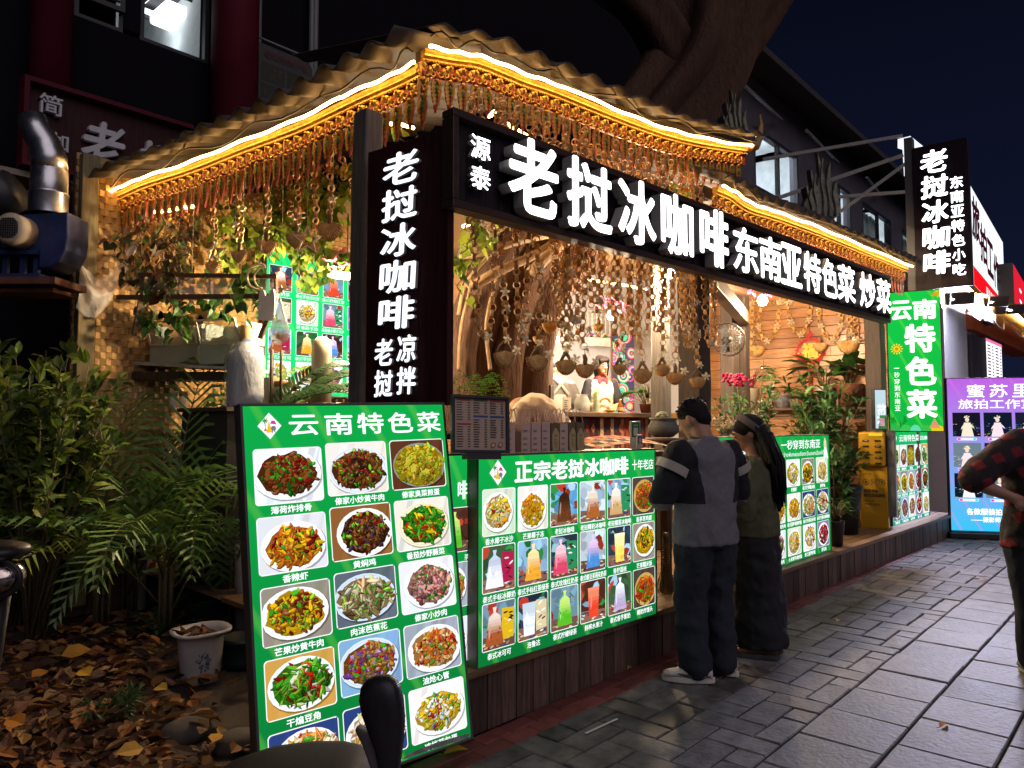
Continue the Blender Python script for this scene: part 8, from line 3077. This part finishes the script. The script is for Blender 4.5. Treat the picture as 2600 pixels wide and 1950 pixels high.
# ================================================================== PEOPLE
random.seed(101)
SKIN = mt('skin', (.42, .22, .145), .5, var=.12, sc=12, bump=.03, sss=.1)
HAIR = mt('black_hair', (.012, .010, .011), .62, spec=.2, var=.4, sc=14, stretch=(9, 9, 1), bump=.8, bd=.01)
WHT = mt('white_fabric', (.55, .50, .46), .8, var=.1, sc=30, bump=.1)
NAVY = mt('dark_navy_fabric', (.018, .018, .028), .85, var=.25, sc=40, bump=.15)
JEAN = mt('dark_denim', (.016, .020, .032), .85, var=.3, sc=60, bump=.15)
OLIVE = mt('olive_fabric', (.085, .085, .045), .85, var=.2, sc=30, bump=.12)
BLACKF = mt('black_fabric', (.014, .014, .018), .85, var=.3, sc=30, bump=.12)
_tex = bpy.data.textures.new('cloth_folds', 'CLOUDS')
_tex.noise_scale = .11
_tex.noise_depth = 2
def soft(mb, name, mat, parent, vox=.012, sm=4, fold=0.0):
 o = mb.build(name, mat, parent)
 r = o.modifiers.new('skin', 'REMESH')
 r.mode = 'VOXEL'
 r.voxel_size = vox
 r.use_smooth_shade = True
 s_ = o.modifiers.new('relax', 'SMOOTH')
 s_.iterations = sm
 if fold:
  d = o.modifiers.new('folds', 'DISPLACE')
  d.texture = _tex
  d.texture_coords = 'LOCAL'
  d.strength = fold
  d.mid_level = .5
 return o
def limb(mb, pts, rad, n=12):
 """rounded, tapering limb"""
 pts = [V(p) for p in pts]
 mb.tube(pts, rad, n)
 for p, r in zip(pts, rad):
  mb.ell(p, (r, r, r), n, 8)
def stack(mb, rows, n=24, x0=0.0, tilt=None):
 """torso: rows of (z, half width, half depth, y)"""
 rings = []
 for z, w_, d_, y in rows:
  rings.append([V((x0 + w_ * (abs(cos(a)) ** .85) * (1 if cos(a) > 0 else -1), y + d_ * sin(a), z)) for a in [2 * pi * k / n for k in range(n)]])
 mb.loft(rings)
def hand(mb, w_, d, n, s=1.0, curl=.6):
 """palm, four bent fingers of different lengths and a thumb from the side of the palm"""
 d, n = V(d).normalized(), V(n).normalized()
 s_ = d.cross(n).normalized()
 c = V(w_)
 for q in (-.028, -.010, .009, .026):
  mb.tube([c + s_ * q * .8 * s, c + (s_ * q + d * .085) * s], [.014 * s, .012 * s], 8)
 for q, L in ((-.029, .06), (-.010, .073), (.009, .068), (.027, .052)):
  b = c + (s_ * q + d * .085) * s
  k1 = b + (d * .55 * L * cos(curl * .4) + n * .55 * L * sin(curl * .4)) * s
  k2_ = k1 + (d * .5 * L * cos(curl * 1.6) + n * .5 * L * sin(curl * 1.6)) * s
  mb.tube([b, k1, k2_], [.0095 * s, .0085 * s, .0065 * s], 7)
 b = c + (s_ * -.03 + d * .03) * s
 mb.tube([c + d * .015 * s, b + s_ * -.012 * s, b + (s_ * -.02 + d * .045 + n * .02) * s], [.013 * s, .011 * s, .008 * s], 7)
def head(mb, c, R, s=1.0):
 """skull, jaw, nose, ears; face towards local +y of R"""
 f = lambda x, y, z: V(c) + R @ (V((x, y, z)) * s)
 mb.ell(c, (.076 * s, .096 * s, .105 * s), 18, 12, None, R)
 mb.ell(f(0, .022, -.055), (.056 * s, .066 * s, .066 * s), 14, 10, None, R)
 mb.ell(f(0, .072, -.092), (.026 * s, .022 * s, .02 * s), 10, 8, None, R)
 mb.tube([f(0, .088, .015), f(0, .108, -.028), f(0, .092, -.04)], [.009 * s, .016 * s, .012 * s], 8)
 mb.ell(f(0, .086, -.064), (.024 * s, .012 * s, .011 * s), 10, 6, None, R)
 for sg in (-1, 1):
  mb.ell(f(sg * .079, -.005, -.018), (.009 * s, .02 * s, .032 * s), 8, 8, None, R)
def face(parent, c, R, s=1.0):
 f = lambda x, y, z: V(c) + R @ (V((x, y, z)) * s)
 m_ = MB()
 for sg in (-1, 1):
  m_.ell(f(sg * .033, .088, -.002), (.013 * s, .006 * s, .006 * s), 8, 6, None, R)
  m_.tube([f(sg * .015, .094, .022), f(sg * .035, .093, .027), f(sg * .052, .082, .02)], .0035 * s, 5)
 m_.build('eyes', HAIR, parent)
 m_ = MB()
 m_.ell(f(0, .096, -.064), (.02 * s, .006 * s, .006 * s), 8, 6, None, R)
 m_.build('lips', mt('lips', (.32, .08, .07), .5, bump=0), parent)
def rot(ax, deg):
 return Matrix.Rotation(radians(deg), 3, ax)
def shoe(parent, p, yaw, mat_, sole, s=1.0, dark=None):
 R = rot('Z', yaw)
 m_ = MB()
 rings = []
 for y, w_, h_ in ((-.10, .030, .06), (-.085, .038, .085), (-.03, .042, .095), (.03, .046, .078), (.09, .050, .056), (.14, .046, .046), (.175, .03, .036), (.185, .012, .028)):
  rings.append([V(p) + R @ (V((w_ * cos(a), y, .022 + max(0, h_ * (.5 + .5 * sin(a))))) * s) for a in [2 * pi * k / 14 for k in range(14)]])
 m_.loft(rings)
 o = m_.build('shoe', mat_, parent)
 m_ = MB()
 out = [(.035 * cos(a) * (1.25 if sin(a) > -.2 else 1) * 1.12, .04 + .155 * sin(a)) for a in [2 * pi * k / 22 for k in range(22)]]
 vs = [V(p) + R @ (V((x, y, z)) * s) for z in (0.002, .034) for x, y in out]
 m_.add(vs, [list(range(21, -1, -1)), list(range(22, 44))] + [(k, (k + 1) % 22, 22 + (k + 1) % 22, 22 + k) for k in range(22)])
 m_.build('sole', sole, o, bevel=.004)
 if dark:
  m_ = MB()
  for sg in (-1, 1):
   m_.tube([V(p) + R @ (V((sg * .047, y, z)) * s) for y, z in ((-.085, .05), (-.03, .04), (.04, .045), (.10, .055))], [.004, .012, .009, .004], 6)
  m_.build('shoe_stripe', dark, o)
 return o
# ---- standing man seen from behind
def panel_shirt():
 m = mt('grey_black_panel_shirt', (.155, .148, .17), .85, var=.15, sc=40, bump=.12)
 t = m.node_tree
 L = t.links.new
 b = t.nodes['Principled BSDF']
 base = b.inputs['Base Color'].links[0].from_socket
 tc = t.nodes.new('ShaderNodeTexCoord')
 sp = t.nodes.new('ShaderNodeSeparateXYZ')
 L(tc.outputs['Object'], sp.inputs[0])
 def mth(op, a, b_=None):
  n = t.nodes.new('ShaderNodeMath')
  n.operation = op
  for i, q in enumerate((a, b_)):
   if q is None:
    continue
   if isinstance(q, (int, float)):
    n.inputs[i].default_value = q
   else:
    L(q, n.inputs[i])
  return n.outputs[0]
 ax = mth('ABSOLUTE', sp.outputs['X'])
 edge = mth('ADD', mth('MULTIPLY', sp.outputs['Z'], .16), -.065)
 side_ = mth('GREATER_THAN', ax, edge)
 arm = mth('GREATER_THAN', ax, .215)
 high = mth('GREATER_THAN', sp.outputs['Z'], 1.075)
 hem = mth('GREATER_THAN', sp.outputs['Z'], 1.118)
 msk = mth('MAXIMUM', mth('MULTIPLY', side_, high), mth('MULTIPLY', arm, hem))
 mx = t.nodes.new('ShaderNodeMix')
 mx.data_type = 'RGBA'
 mx.inputs[7].default_value = (.012, .011, .016, 1)
 L(msk, mx.inputs[0])
 L(base, mx.inputs[6])
 L(mx.outputs[2], b.inputs['Base Color'])
 return m
pm = atz(1797, 1722, 0)
man = thing('person', 'man seen from behind in a grey and black panelled shirt, dark trousers and white sneakers', 'person', (pm.x, pm.y, .004), radians(-22))
man.scale = (.98, .98, 1.0)
m_ = MB()
Rh = rot('Z', 24) @ rot('X', -30)
hc = V((-.025, .075, 1.595))
head(m_, hc, Rh, 1.05)
limb(m_, [(0, -.01, 1.40), (-.008, .02, 1.50), (-.015, .045, 1.55)], [.075, .066, .064])
stack(m_, [(.84, .16, .11, 0), (1.0, .17, .11, 0), (1.2, .19, .115, 0), (1.36, .20, .11, 0), (1.43, .13, .09, 0)])
for sg in (-1, 1):
 el, wr = V((sg * .285, .05, 1.12)), V((sg * .13, .30, 1.12))
 limb(m_, [(sg * .19, 0, 1.385), (sg * .25, .01, 1.26), el], [.065, .055, .045])
 limb(m_, [el, el.lerp(wr, .5), wr], [.045, .038, .028])
 hand(m_, wr, V((-sg * .35, .9, .1)), V((-sg * .8, -.2, .3)), 1.0, .9)
 limb(m_, [(sg * .095, 0, .86), (sg * .105, .02, .48), (sg * .115, -.03, .09)], [.085, .06, .042])
soft(m_, 'body', SKIN, man, .0085, 2)
m_ = MB()
m_.ell(hc + Rh @ V((0, -.014, .026)), (.086, .106, .100), 20, 12, None, Rh)
m_.ell(hc + Rh @ V((0, -.055, -.02)), (.074, .058, .07), 16, 10, None, Rh)
for k in range(120):
 q = rv()
 if q.z > .1:
  b_ = hc + Rh @ (V((q.x * .084, q.y * .104 - .014, q.z * .098 + .026)))
  e_ = b_ + (Rh @ V((q.x, q.y + .5, q.z * .6))).normalized() * rnd(.008, .02)
  m_.tube([b_, e_], [.008, .003], 4)
m_.build('hair', HAIR, man)
m_ = MB()
stack(m_, [(.815, .222, .155, .0), (.9, .222, .155, 0), (1.02, .222, .152, 0), (1.2, .232, .150, 0), (1.34, .238, .140, 0), (1.41, .205, .115, 0), (1.45, .12, .09, .0), (1.475, .085, .085, .012)], 28)
for sg in (-1, 1):
 limb(m_, [(sg * .20, 0, 1.375), (sg * .265, .012, 1.25), (sg * .305, .035, 1.12)], [.088, .092, .088], 14)
soft(m_, 'shirt', panel_shirt(), man, .013, 5, .045)
for sg in (-1, 1):
 m_ = MB()
 m_.tube([(sg * .238, .004, 1.312), (sg * .262, .010, 1.262)], [.104, .104], 20, caps=False)
 m_.build('sleeve_band', mt('cream_band', (.42, .38, .34), .85, bump=.05), man)
m_ = MB()
m_.tube([(.086 * cos(a), .012 + .086 * sin(a), 1.476 + .012 * sin(a)) for a in [2 * pi * k / 24 for k in range(24)]], .009, 6, closed=True)
m_.build('collar', mt('grey_rib_knit', (.10, .095, .11), .9, bump=.2, sc=60), man)
m_ = MB()
stack(m_, [(.80, .185, .14, 0), (.90, .185, .14, 0), (.96, .17, .13, 0)])
limb(m_, [(-.095, 0, .84), (-.108, .03, .48), (-.115, -.005, .20), (-.115, -.02, .10)], [.125, .104, .098, .102], 16)
limb(m_, [(.095, 0, .84), (.108, .03, .48), (.112, .01, .20), (.112, .0, .10)], [.125, .104, .098, .102], 16)
soft(m_, 'trousers', JEAN, man, .013, 4, .045)
WSH = mt('white_sneaker', (.58, .54, .50), .6, var=.2, sc=20, bump=.1)
WSO = mt('white_rubber_sole', (.62, .58, .52), .6, var=.1)
SDK = mt('dark_grey_trim', (.06, .06, .065), .6)
shoe(man, (-.125, -.03, 0), 52, WSH, WSO, 1.05, SDK)
shoe(man, (.12, .02, 0), 30, WSH, WSO, 1.05, SDK)
# ---- woman with the headband
pw2 = atz(1928, 1662, 0)
wo = thing('person', 'woman with long dark hair, grey headband, olive top and wide black trousers beside the man', 'person', (pw2.x, pw2.y, .004), radians(14))
wo.scale = (1.06, 1.06, 1.0)
m_ = MB()
Rw = rot('Z', 16) @ rot('X', -22)
hw = V((.0, .05, 1.50))
head(m_, hw, Rw, .98)
limb(m_, [(0, -.01, 1.30), (0, .02, 1.38), (0, .03, 1.43)], [.055, .05, .05])
stack(m_, [(.82, .145, .10, 0), (.98, .125, .09, 0), (1.15, .145, .10, 0), (1.28, .155, .09, 0), (1.33, .09, .07, 0)])
for sg in (-1, 1):
 el, wr = V((sg * .235, .06, 1.03)), V((sg * .10, .29, 1.05))
 limb(m_, [(sg * .15, 0, 1.28), (sg * .21, .02, 1.14), el], [.05, .045, .04])
 limb(m_, [el, el.lerp(wr, .5), wr], [.04, .034, .025])
 hand(m_, wr, V((-sg * .4, .9, .1)), V((-sg * .7, -.2, .4)), .92, .9)
 limb(m_, [(sg * .07, 0, .82), (sg * .08, .0, .46), (sg * .085, -.02, .08)], [.07, .05, .036])
soft(m_, 'body', SKIN, wo, .0085, 2)
face(wo, hw, Rw, .98)
m_ = MB()
m_.ell(hw + Rw @ V((0, -.02, .028)), (.088, .104, .098), 20, 12, None, Rw)
rings = []
for z, w_, d_, y in ((1.55, .075, .06, -.02), (1.46, .092, .062, -.055), (1.36, .10, .055, -.085), (1.25, .105, .05, -.11), (1.14, .095, .04, -.13), (1.04, .065, .028, -.135), (.98, .03, .015, -.13)):
 rings.append([V((w_ * cos(a) * (1 + .09 * sin(9 * a)), y + d_ * sin(a) * (1 + .12 * sin(7 * a)), z + .015 * sin(5 * a))) for a in [2 * pi * k / 40 for k in range(40)]])
m_.loft(rings)
for k in range(70):
 a = rnd(pi, 2 * pi)
 b_ = V((.085 * cos(a), -.03 + .07 * sin(a), 1.5))
 e_ = V((.11 * cos(a) * rnd(.6, 1.1), -.12 + .06 * sin(a) * rnd(.5, 1.2), rnd(.98, 1.15)))
 m_.tube([b_, b_.lerp(e_, .5) + V((.02 * cos(a), -.03, 0)), e_], [.010, .009, .002], 4)
for sg in (-1, 1):
 m_.tube([hw + Rw @ V((sg * .03, .085, .062)), hw + Rw @ V((sg * .066, .06, .035)), hw + Rw @ V((sg * .08, .03, -.01))], [.014, .016, .008], 6)
m_.build('hair', HAIR, wo)
m_ = MB()
R2 = Rw @ rot('X', 62)
m_.loft([[hw + Rw @ V((0, -.012, .025)) + R2 @ V(((.093 + e_) * cos(a), (.104 + e_) * sin(a), z)) for a in [2 * pi * k / 30 for k in range(30)]] for z, e_ in ((.005, .001), (.012, .006), (.045, .006), (.052, .001))], caps=False)
m_.build('headband', mt('taupe_headband', (.15, .12, .10), .85, var=.2, sc=30, bump=.15), wo)
m_ = MB()
stack(m_, [(.80, .185, .145, 0), (.9, .185, .14, 0), (1.1, .185, .13, 0), (1.24, .185, .115, 0), (1.30, .13, .085, 0), (1.345, .07, .07, .01)], 26)
for sg in (-1, 1):
 limb(m_, [(sg * .155, 0, 1.265), (sg * .215, .02, 1.12), (sg * .245, .05, 1.0)], [.07, .088, .092], 14)
soft(m_, 'top', OLIVE, wo, .013, 4, .05)
m_ = MB()
stack(m_, [(.07, .172, .16, -.02), (.10, .172, .16, -.02), (.4, .16, .145, -.01), (.7, .175, .14, 0), (.92, .172, .125, 0)], 30)
soft(m_, 'trousers', BLACKF, wo, .014, 3, .05)
BROWNS = mt('brown_leather_shoe', (.11, .05, .03), .5, var=.3)
for sg in (-1, 1):
 shoe(wo, (sg * .085, -.03, 0), -sg * 8, BROWNS, SDK, .95)
# ---- serving woman behind the bar
ps_ = at(1526, 1046, 8.25)
zf = at(1526, 890, 8.25).z - 1.57
sv = thing('person', 'serving woman in a white polo shirt with dark red collar behind the bar, arms folded', 'person', (ps_.x, ps_.y, zf), radians(180 - 48.1 + 14))
sv.scale = (.86, .86, .96)
m_ = MB()
Rs = rot('Z', 12) @ rot('Y', 8) @ rot('X', -4)
hs_ = V((.0, .03, 1.455))
head(m_, hs_, Rs, .97)
limb(m_, [(0, -.01, 1.28), (0, .01, 1.36)], [.05, .047])
stack(m_, [(.75, .15, .10, 0), (.95, .125, .09, 0), (1.15, .15, .10, 0), (1.27, .155, .085, 0), (1.31, .08, .07, 0)])
for sg in (-1, 1):
 el, wr = V((sg * .23, .06, 1.0)), V((-sg * .03, .19, .96 + .02 * sg))
 limb(m_, [(sg * .155, 0, 1.25), (sg * .2, .01, 1.12), el], [.05, .044, .038])
 limb(m_, [el, el.lerp(wr, .5), wr], [.038, .033, .024])
 hand(m_, wr, V((-sg * .95, .1, -.1)), V((0, -.6, -.3)), .9, .7)
 limb(m_, [(sg * .08, 0, .78), (sg * .085, .02, .42), (sg * .09, -.02, .04)], [.08, .056, .04])
soft(m_, 'body', SKIN, sv, .008, 2)
face(sv, hs_, Rs, .97)
m_ = MB()
m_.ell(hs_ + Rs @ V((0, -.026, .03)), (.087, .098, .098), 20, 12, None, Rs)
m_.ell(hs_ + Rs @ V((0, -.06, -.06)), (.085, .05, .11), 16, 10, None, Rs)
for k in range(11):
 x = -.06 + .012 * k
 m_.tube([hs_ + Rs @ V((x * .8, .05, .10)), hs_ + Rs @ V((x, .088, .07)), hs_ + Rs @ V((x * 1.1, .095 - abs(x) * .25, .038))], [.010, .010, .004], 5)
for sg in (-1, 1):
 m_.tube([hs_ + Rs @ V((sg * .07, .045, .06)), hs_ + Rs @ V((sg * .085, .02, -.02)), hs_ + Rs @ V((sg * .09, -.02, -.12))], [.014, .016, .008], 6)
m_.build('hair', HAIR, sv)
m_ = MB()
stack(m_, [(.72, .175, .125, 0), (.95, .16, .115, 0), (1.15, .175, .12, 0), (1.25, .17, .10, 0), (1.30, .10, .08, 0)], 26)
soft(m_, 'polo_shirt', mt('cream_polo_fabric', (.66, .56, .46), .85, var=.08, sc=40, bump=.1), sv, .012, 4, .02)
m_ = MB()
for sg in (-1, 1):
 limb(m_, [(sg * .165, 0, 1.245), (sg * .205, .012, 1.12), (sg * .225, .03, 1.05)], [.066, .070, .068], 14)
soft(m_, 'sleeves', NAVY, sv, .012, 3)
m_ = MB()
m_.loft([[V((r * 1.05 * cos(a), .005 + r * sin(a), z - .02 * sin(a))) for a in [2 * pi * k / 24 for k in range(24)]] for r, z in ((.055, 1.345), (.07, 1.34), (.095, 1.30), (.088, 1.296))], caps=False)
for sg in (-1, 1):
 m_.add([(sg * .012, .10, 1.29), (sg * .06, .085, 1.31), (sg * .075, .10, 1.275), (sg * .04, .118, 1.25)], [(0, 1, 2, 3)])
m_.build('collar', mt('dark_red_collar', (.16, .012, .025), .8, bump=.05), sv)
m_ = MB()
m_.tube([(.065 * cos(a) + .02, .2, 1.03 + .05 * sin(a)) for a in [pi * k / 12 for k in range(13)]], .016, 8)
m_.build('wooden_bag_handle', mt('orange_brown_wood', (.40, .14, .04), .5, var=.3), sv)
m_ = MB()
stack(m_, [(.03, .15, .11, 0), (.5, .15, .12, 0), (.76, .155, .115, 0)], 22)
m_.build('trousers', BLACKF, sv)
# ---- man bending down at the low table
pb_ = at(1345, 1085, 6.1)
bm = thing('person', 'man in a cream shirt bending far down behind the row of paper bags', 'person', (pb_.x, pb_.y, DKZ), radians(90 - 48.1 - 8))
zb2 = at(1350, 998, 6.1).z - DKZ
Z = lambda v: at(1350, v, 6.1).z - DKZ
X = lambda u: (u - 1345) * 6.1 / FPX
# local +y = picture left here
m_ = MB()
Rb = rot('X', -105)
hb_ = V((0, -X(1298), Z(1062)))
head(m_, hb_, Rb, 1.0)
limb(m_, [(0, -X(1322), Z(1035)), (0, -X(1305), Z(1048))], [.065, .06])
for sg in (-1, 1):
 sh_, el, wr = V((sg * .17, -X(1325), Z(1045))), V((sg * .2, -X(1318), Z(1125))), V((sg * .1, -X(1300), Z(1170)))
 limb(m_, [sh_, el], [.055, .042])
 limb(m_, [el, wr], [.042, .028])
 hand(m_, wr, V((0, .4, -.9)), V((-sg, 0, 0)), 1.0, .5)
 limb(m_, [(sg * .09, -X(1425), .82), (sg * .1, -X(1400), .42), (sg * .1, -X(1425), .06)], [.09, .065, .045])
limb(m_, [(0, -X(1415), Z(1090)), (0, -X(1360), Z(1048)), (0, -X(1322), Z(1042))], [.13, .13, .11])
soft(m_, 'body', SKIN, bm, .009, 2)
m_ = MB()
rings = []
for u, v, rx, rz in ((1440, 1135, .13, .10), (1425, 1090, .19, .125), (1400, 1060, .20, .13), (1370, 1040, .20, .125), (1340, 1032, .19, .11), (1316, 1036, .12, .08)):
 c = V((0, -X(u), Z(v)))
 rings.append([c + V((rx * cos(a), .6 * rz * sin(a) * (-.4), rz * sin(a))) for a in [2 * pi * k / 24 for k in range(24)]])
m_.loft(rings)
for sg in (-1, 1):
 limb(m_, [(sg * .17, -X(1330), Z(1045)), (sg * .195, -X(1322), Z(1095))], [.08, .07])
soft(m_, 'shirt', mt('cream_shirt_fabric', (.62, .50, .36), .85, var=.1, sc=40, bump=.1), bm, .012, 5, .025)
m_ = MB()
m_.ell(hb_ + Rb @ V((0, -.012, .03)), (.083, .103, .09), 18, 10, None, Rb)
m_.build('hair', HAIR, bm)
m_ = MB()
for sg in (-1, 1):
 limb(m_, [(sg * .09, -X(1425), .84), (sg * .1, -X(1400), .44), (sg * .1, -X(1425), .06)], [.125, .095, .08])
soft(m_, 'trousers', BLACKF, bm, .016, 3)
# ---- second staff member, turned away
pk = at(1412, 1046, 9.2)
zk = at(1412, 900, 9.2).z - 1.68
s3 = thing('person', 'staff member in grey tee and white apron turned away behind the bar', 'person', (pk.x, pk.y, zk), radians(-48.1 + 20))
m_ = MB()
hk = V((0, .1, 1.50))
Rk = rot('X', -40)
head(m_, hk, Rk, 1.0)
limb(m_, [(0, 0, 1.32), (0, .06, 1.43)], [.06, .058])
stack(m_, [(.8, .16, .11, 0), (1.0, .15, .1, 0), (1.2, .18, .11, 0), (1.33, .18, .1, 0), (1.38, .09, .08, 0)])
for sg in (-1, 1):
 el, wr = V((sg * .29, .03, 1.06)), V((sg * .18, .24, .98))
 limb(m_, [(sg * .18, 0, 1.31), (sg * .24, .01, 1.18), el], [.058, .05, .042])
 limb(m_, [el, wr], [.042, .028])
 hand(m_, wr, V((-sg * .3, .9, -.2)), V((-sg, 0, .2)), 1.0, .7)
 limb(m_, [(sg * .09, 0, .82), (sg * .1, .02, .44), (sg * .1, -.02, .06)], [.09, .06, .045])
soft(m_, 'body', SKIN, s3, .011, 2)
m_ = MB()
m_.ell(hk + Rk @ V((0, -.014, .026)), (.085, .104, .098), 18, 10, None, Rk)
m_.build('hair', HAIR, s3)
m_ = MB()
stack(m_, [(.78, .185, .135, 0), (1.0, .18, .125, 0), (1.2, .2, .13, 0), (1.32, .195, .11, 0), (1.38, .1, .085, 0)], 26)
for sg in (-1, 1):
 limb(m_, [(sg * .19, 0, 1.30), (sg * .25, .012, 1.17), (sg * .275, .02, 1.1)], [.072, .08, .08], 12)
soft(m_, 'shirt', mt('grey_tee_fabric', (.20, .19, .19), .85, var=.15, sc=30, bump=.1), s3, .013, 4, .03)
m_ = MB()
m_.loft([[V((w_ * cos(a), .145 * sin(a) - .0, z)) for a in [2 * pi * k / 22 for k in range(22)]] for z, w_ in ((.8, .19), (1.0, .187), (1.18, .15))], caps=False)
for sg in (-1, 1):
 m_.tube([(sg * .10, -.145, 1.18), (sg * .02, -.14, 1.28), (-sg * .08, -.12, 1.37)], [.022, .02, .018], 6)
m_.build('apron', WHT, s3)
m_ = MB()
stack(m_, [(.03, .15, .11, 0), (.5, .15, .12, 0), (.8, .17, .12, 0)], 22)
m_.build('trousers', BLACKF, s3)
# ---- person in red plaid at the right edge
def plaid():
 m = mt('red_black_plaid', (.02, .012, .016), .85, var=.2, sc=40, bump=.12)
 t = m.node_tree
 L = t.links.new
 b = t.nodes['Principled BSDF']
 base = b.inputs['Base Color'].links[0].from_socket
 tc = t.nodes.new('ShaderNodeTexCoord')
 mp = t.nodes.new('ShaderNodeMapping')
 mp.inputs['Rotation'].default_value = (.35, .3, .2)
 L(tc.outputs['Object'], mp.inputs[0])
 val = None
 for d in 'XZ':
  w_ = t.nodes.new('ShaderNodeTexWave')
  w_.bands_direction = d
  w_.inputs['Scale'].default_value = 2.6
  w_.inputs['Distortion'].default_value = .6
  L(mp.outputs[0], w_.inputs[0])
  st_ = t.nodes.new('ShaderNodeMapRange')
  st_.inputs[1].default_value = .45
  st_.inputs[2].default_value = .6
  L(w_.outputs[1], st_.inputs[0])
  if val is None:
   val = st_.outputs[0]
  else:
   a = t.nodes.new('ShaderNodeMath')
   a.operation = 'MULTIPLY'
   L(val, a.inputs[0])
   L(st_.outputs[0], a.inputs[1])
   ad = t.nodes.new('ShaderNodeMath')
   ad.inputs[1].default_value = .0
   L(a.outputs[0], ad.inputs[0])
   val = ad.outputs[0]
 mx = t.nodes.new('ShaderNodeMix')
 mx.data_type = 'RGBA'
 mx.inputs[7].default_value = (.17, .012, .02, 1)
 L(val, mx.inputs[0])
 L(base, mx.inputs[6])
 L(mx.outputs[2], b.inputs['Base Color'])
 return m
pq = atz(2655, 1715, 0)
dq = (pq - C0).dot(_F)
pd = thing('person', 'person in a red and black plaid shirt and dark jeans at the right edge', 'person', M=frame((pq.x, pq.y, .004), _R))
kq = dq / FPX
Xq = lambda u: (u - 2655) * kq
Zq = lambda v: at(2655, v, dq).z
m_ = MB()
sh_, el, wr = V((Xq(2605), 0, Zq(1130))), V((Xq(2478), -.02, Zq(1222))), V((Xq(2566), -.10, Zq(1262)))
limb(m_, [sh_, el], [.06, .046])
limb(m_, [el, el.lerp(wr, .5), wr], [.046, .042, .03])
hand(m_, wr, V((.8, -.3, -.45)), V((0, .9, -.2)), 1.0, .8)
sr_, er, wr2 = V((Xq(2720), 0, Zq(1130))), V((Xq(2770), .05, Zq(1240))), V((Xq(2640), -.15, Zq(1250)))
limb(m_, [sr_, er], [.06, .046])
limb(m_, [er, wr2], [.045, .03])
hand(m_, wr2, V((-.8, -.3, -.2)), V((0, .9, -.2)), 1.0, .8)
stack(m_, [(Zq(1400), .16, .11, 0), (Zq(1200), .18, .11, 0), (Zq(1110), .17, .1, 0), (Zq(1090), .08, .08, 0)])
limb(m_, [(0, 0, Zq(1100)), (.03, -.03, Zq(1060))], [.06, .06])
Rq = rot('Z', 160) @ rot('X', -20)
head(m_, V((.04, -.04, Zq(1015))), Rq, 1.02)
for sg, u in ((-1, 2610), (1, 2700)):
 limb(m_, [(Xq(u), 0, .84), (Xq(u + 5), -.02, .46), (Xq(u + 10), 0, .08)], [.09, .06, .045])
soft(m_, 'body', SKIN, pd, .0085, 2)
m_ = MB()
m_.ell(V((.04, -.04, Zq(1015))) + Rq @ V((0, -.014, .026)), (.087, .106, .1), 18, 10, None, Rq)
m_.build('hair', HAIR, pd)
m_ = MB()
stack(m_, [(Zq(1392), .235, .16, 0), (Zq(1320), .215, .15, 0), (Zq(1220), .2, .145, 0), (Zq(1130), .205, .13, 0), (Zq(1098), .12, .10, 0)], 26)
limb(m_, [sh_ + V((.02, 0, 0)), sh_.lerp(el, .5), sh_.lerp(el, .92)], [.105, .10, .092], 14)
limb(m_, [sr_, sr_.lerp(er, .5), er], [.10, .095, .09], 14)
soft(m_, 'plaid_shirt', plaid(), pd, .013, 4, .04)
m_ = MB()
stack(m_, [(.78, .185, .14, 0), (.92, .175, .13, 0)])
for u in (2612, 2698):
 limb(m_, [(Xq(u), 0, .82), (Xq(u + 5), -.02, .46), (Xq(u + 8), 0, .10)], [.118, .088, .075], 14)
soft(m_, 'jeans', JEAN, pd, .014, 3, .02)
for u in (2625, 2710):
 shoe(pd, (Xq(u), -.02, 0), 195, WSH, WSO, 1.03, SDK)
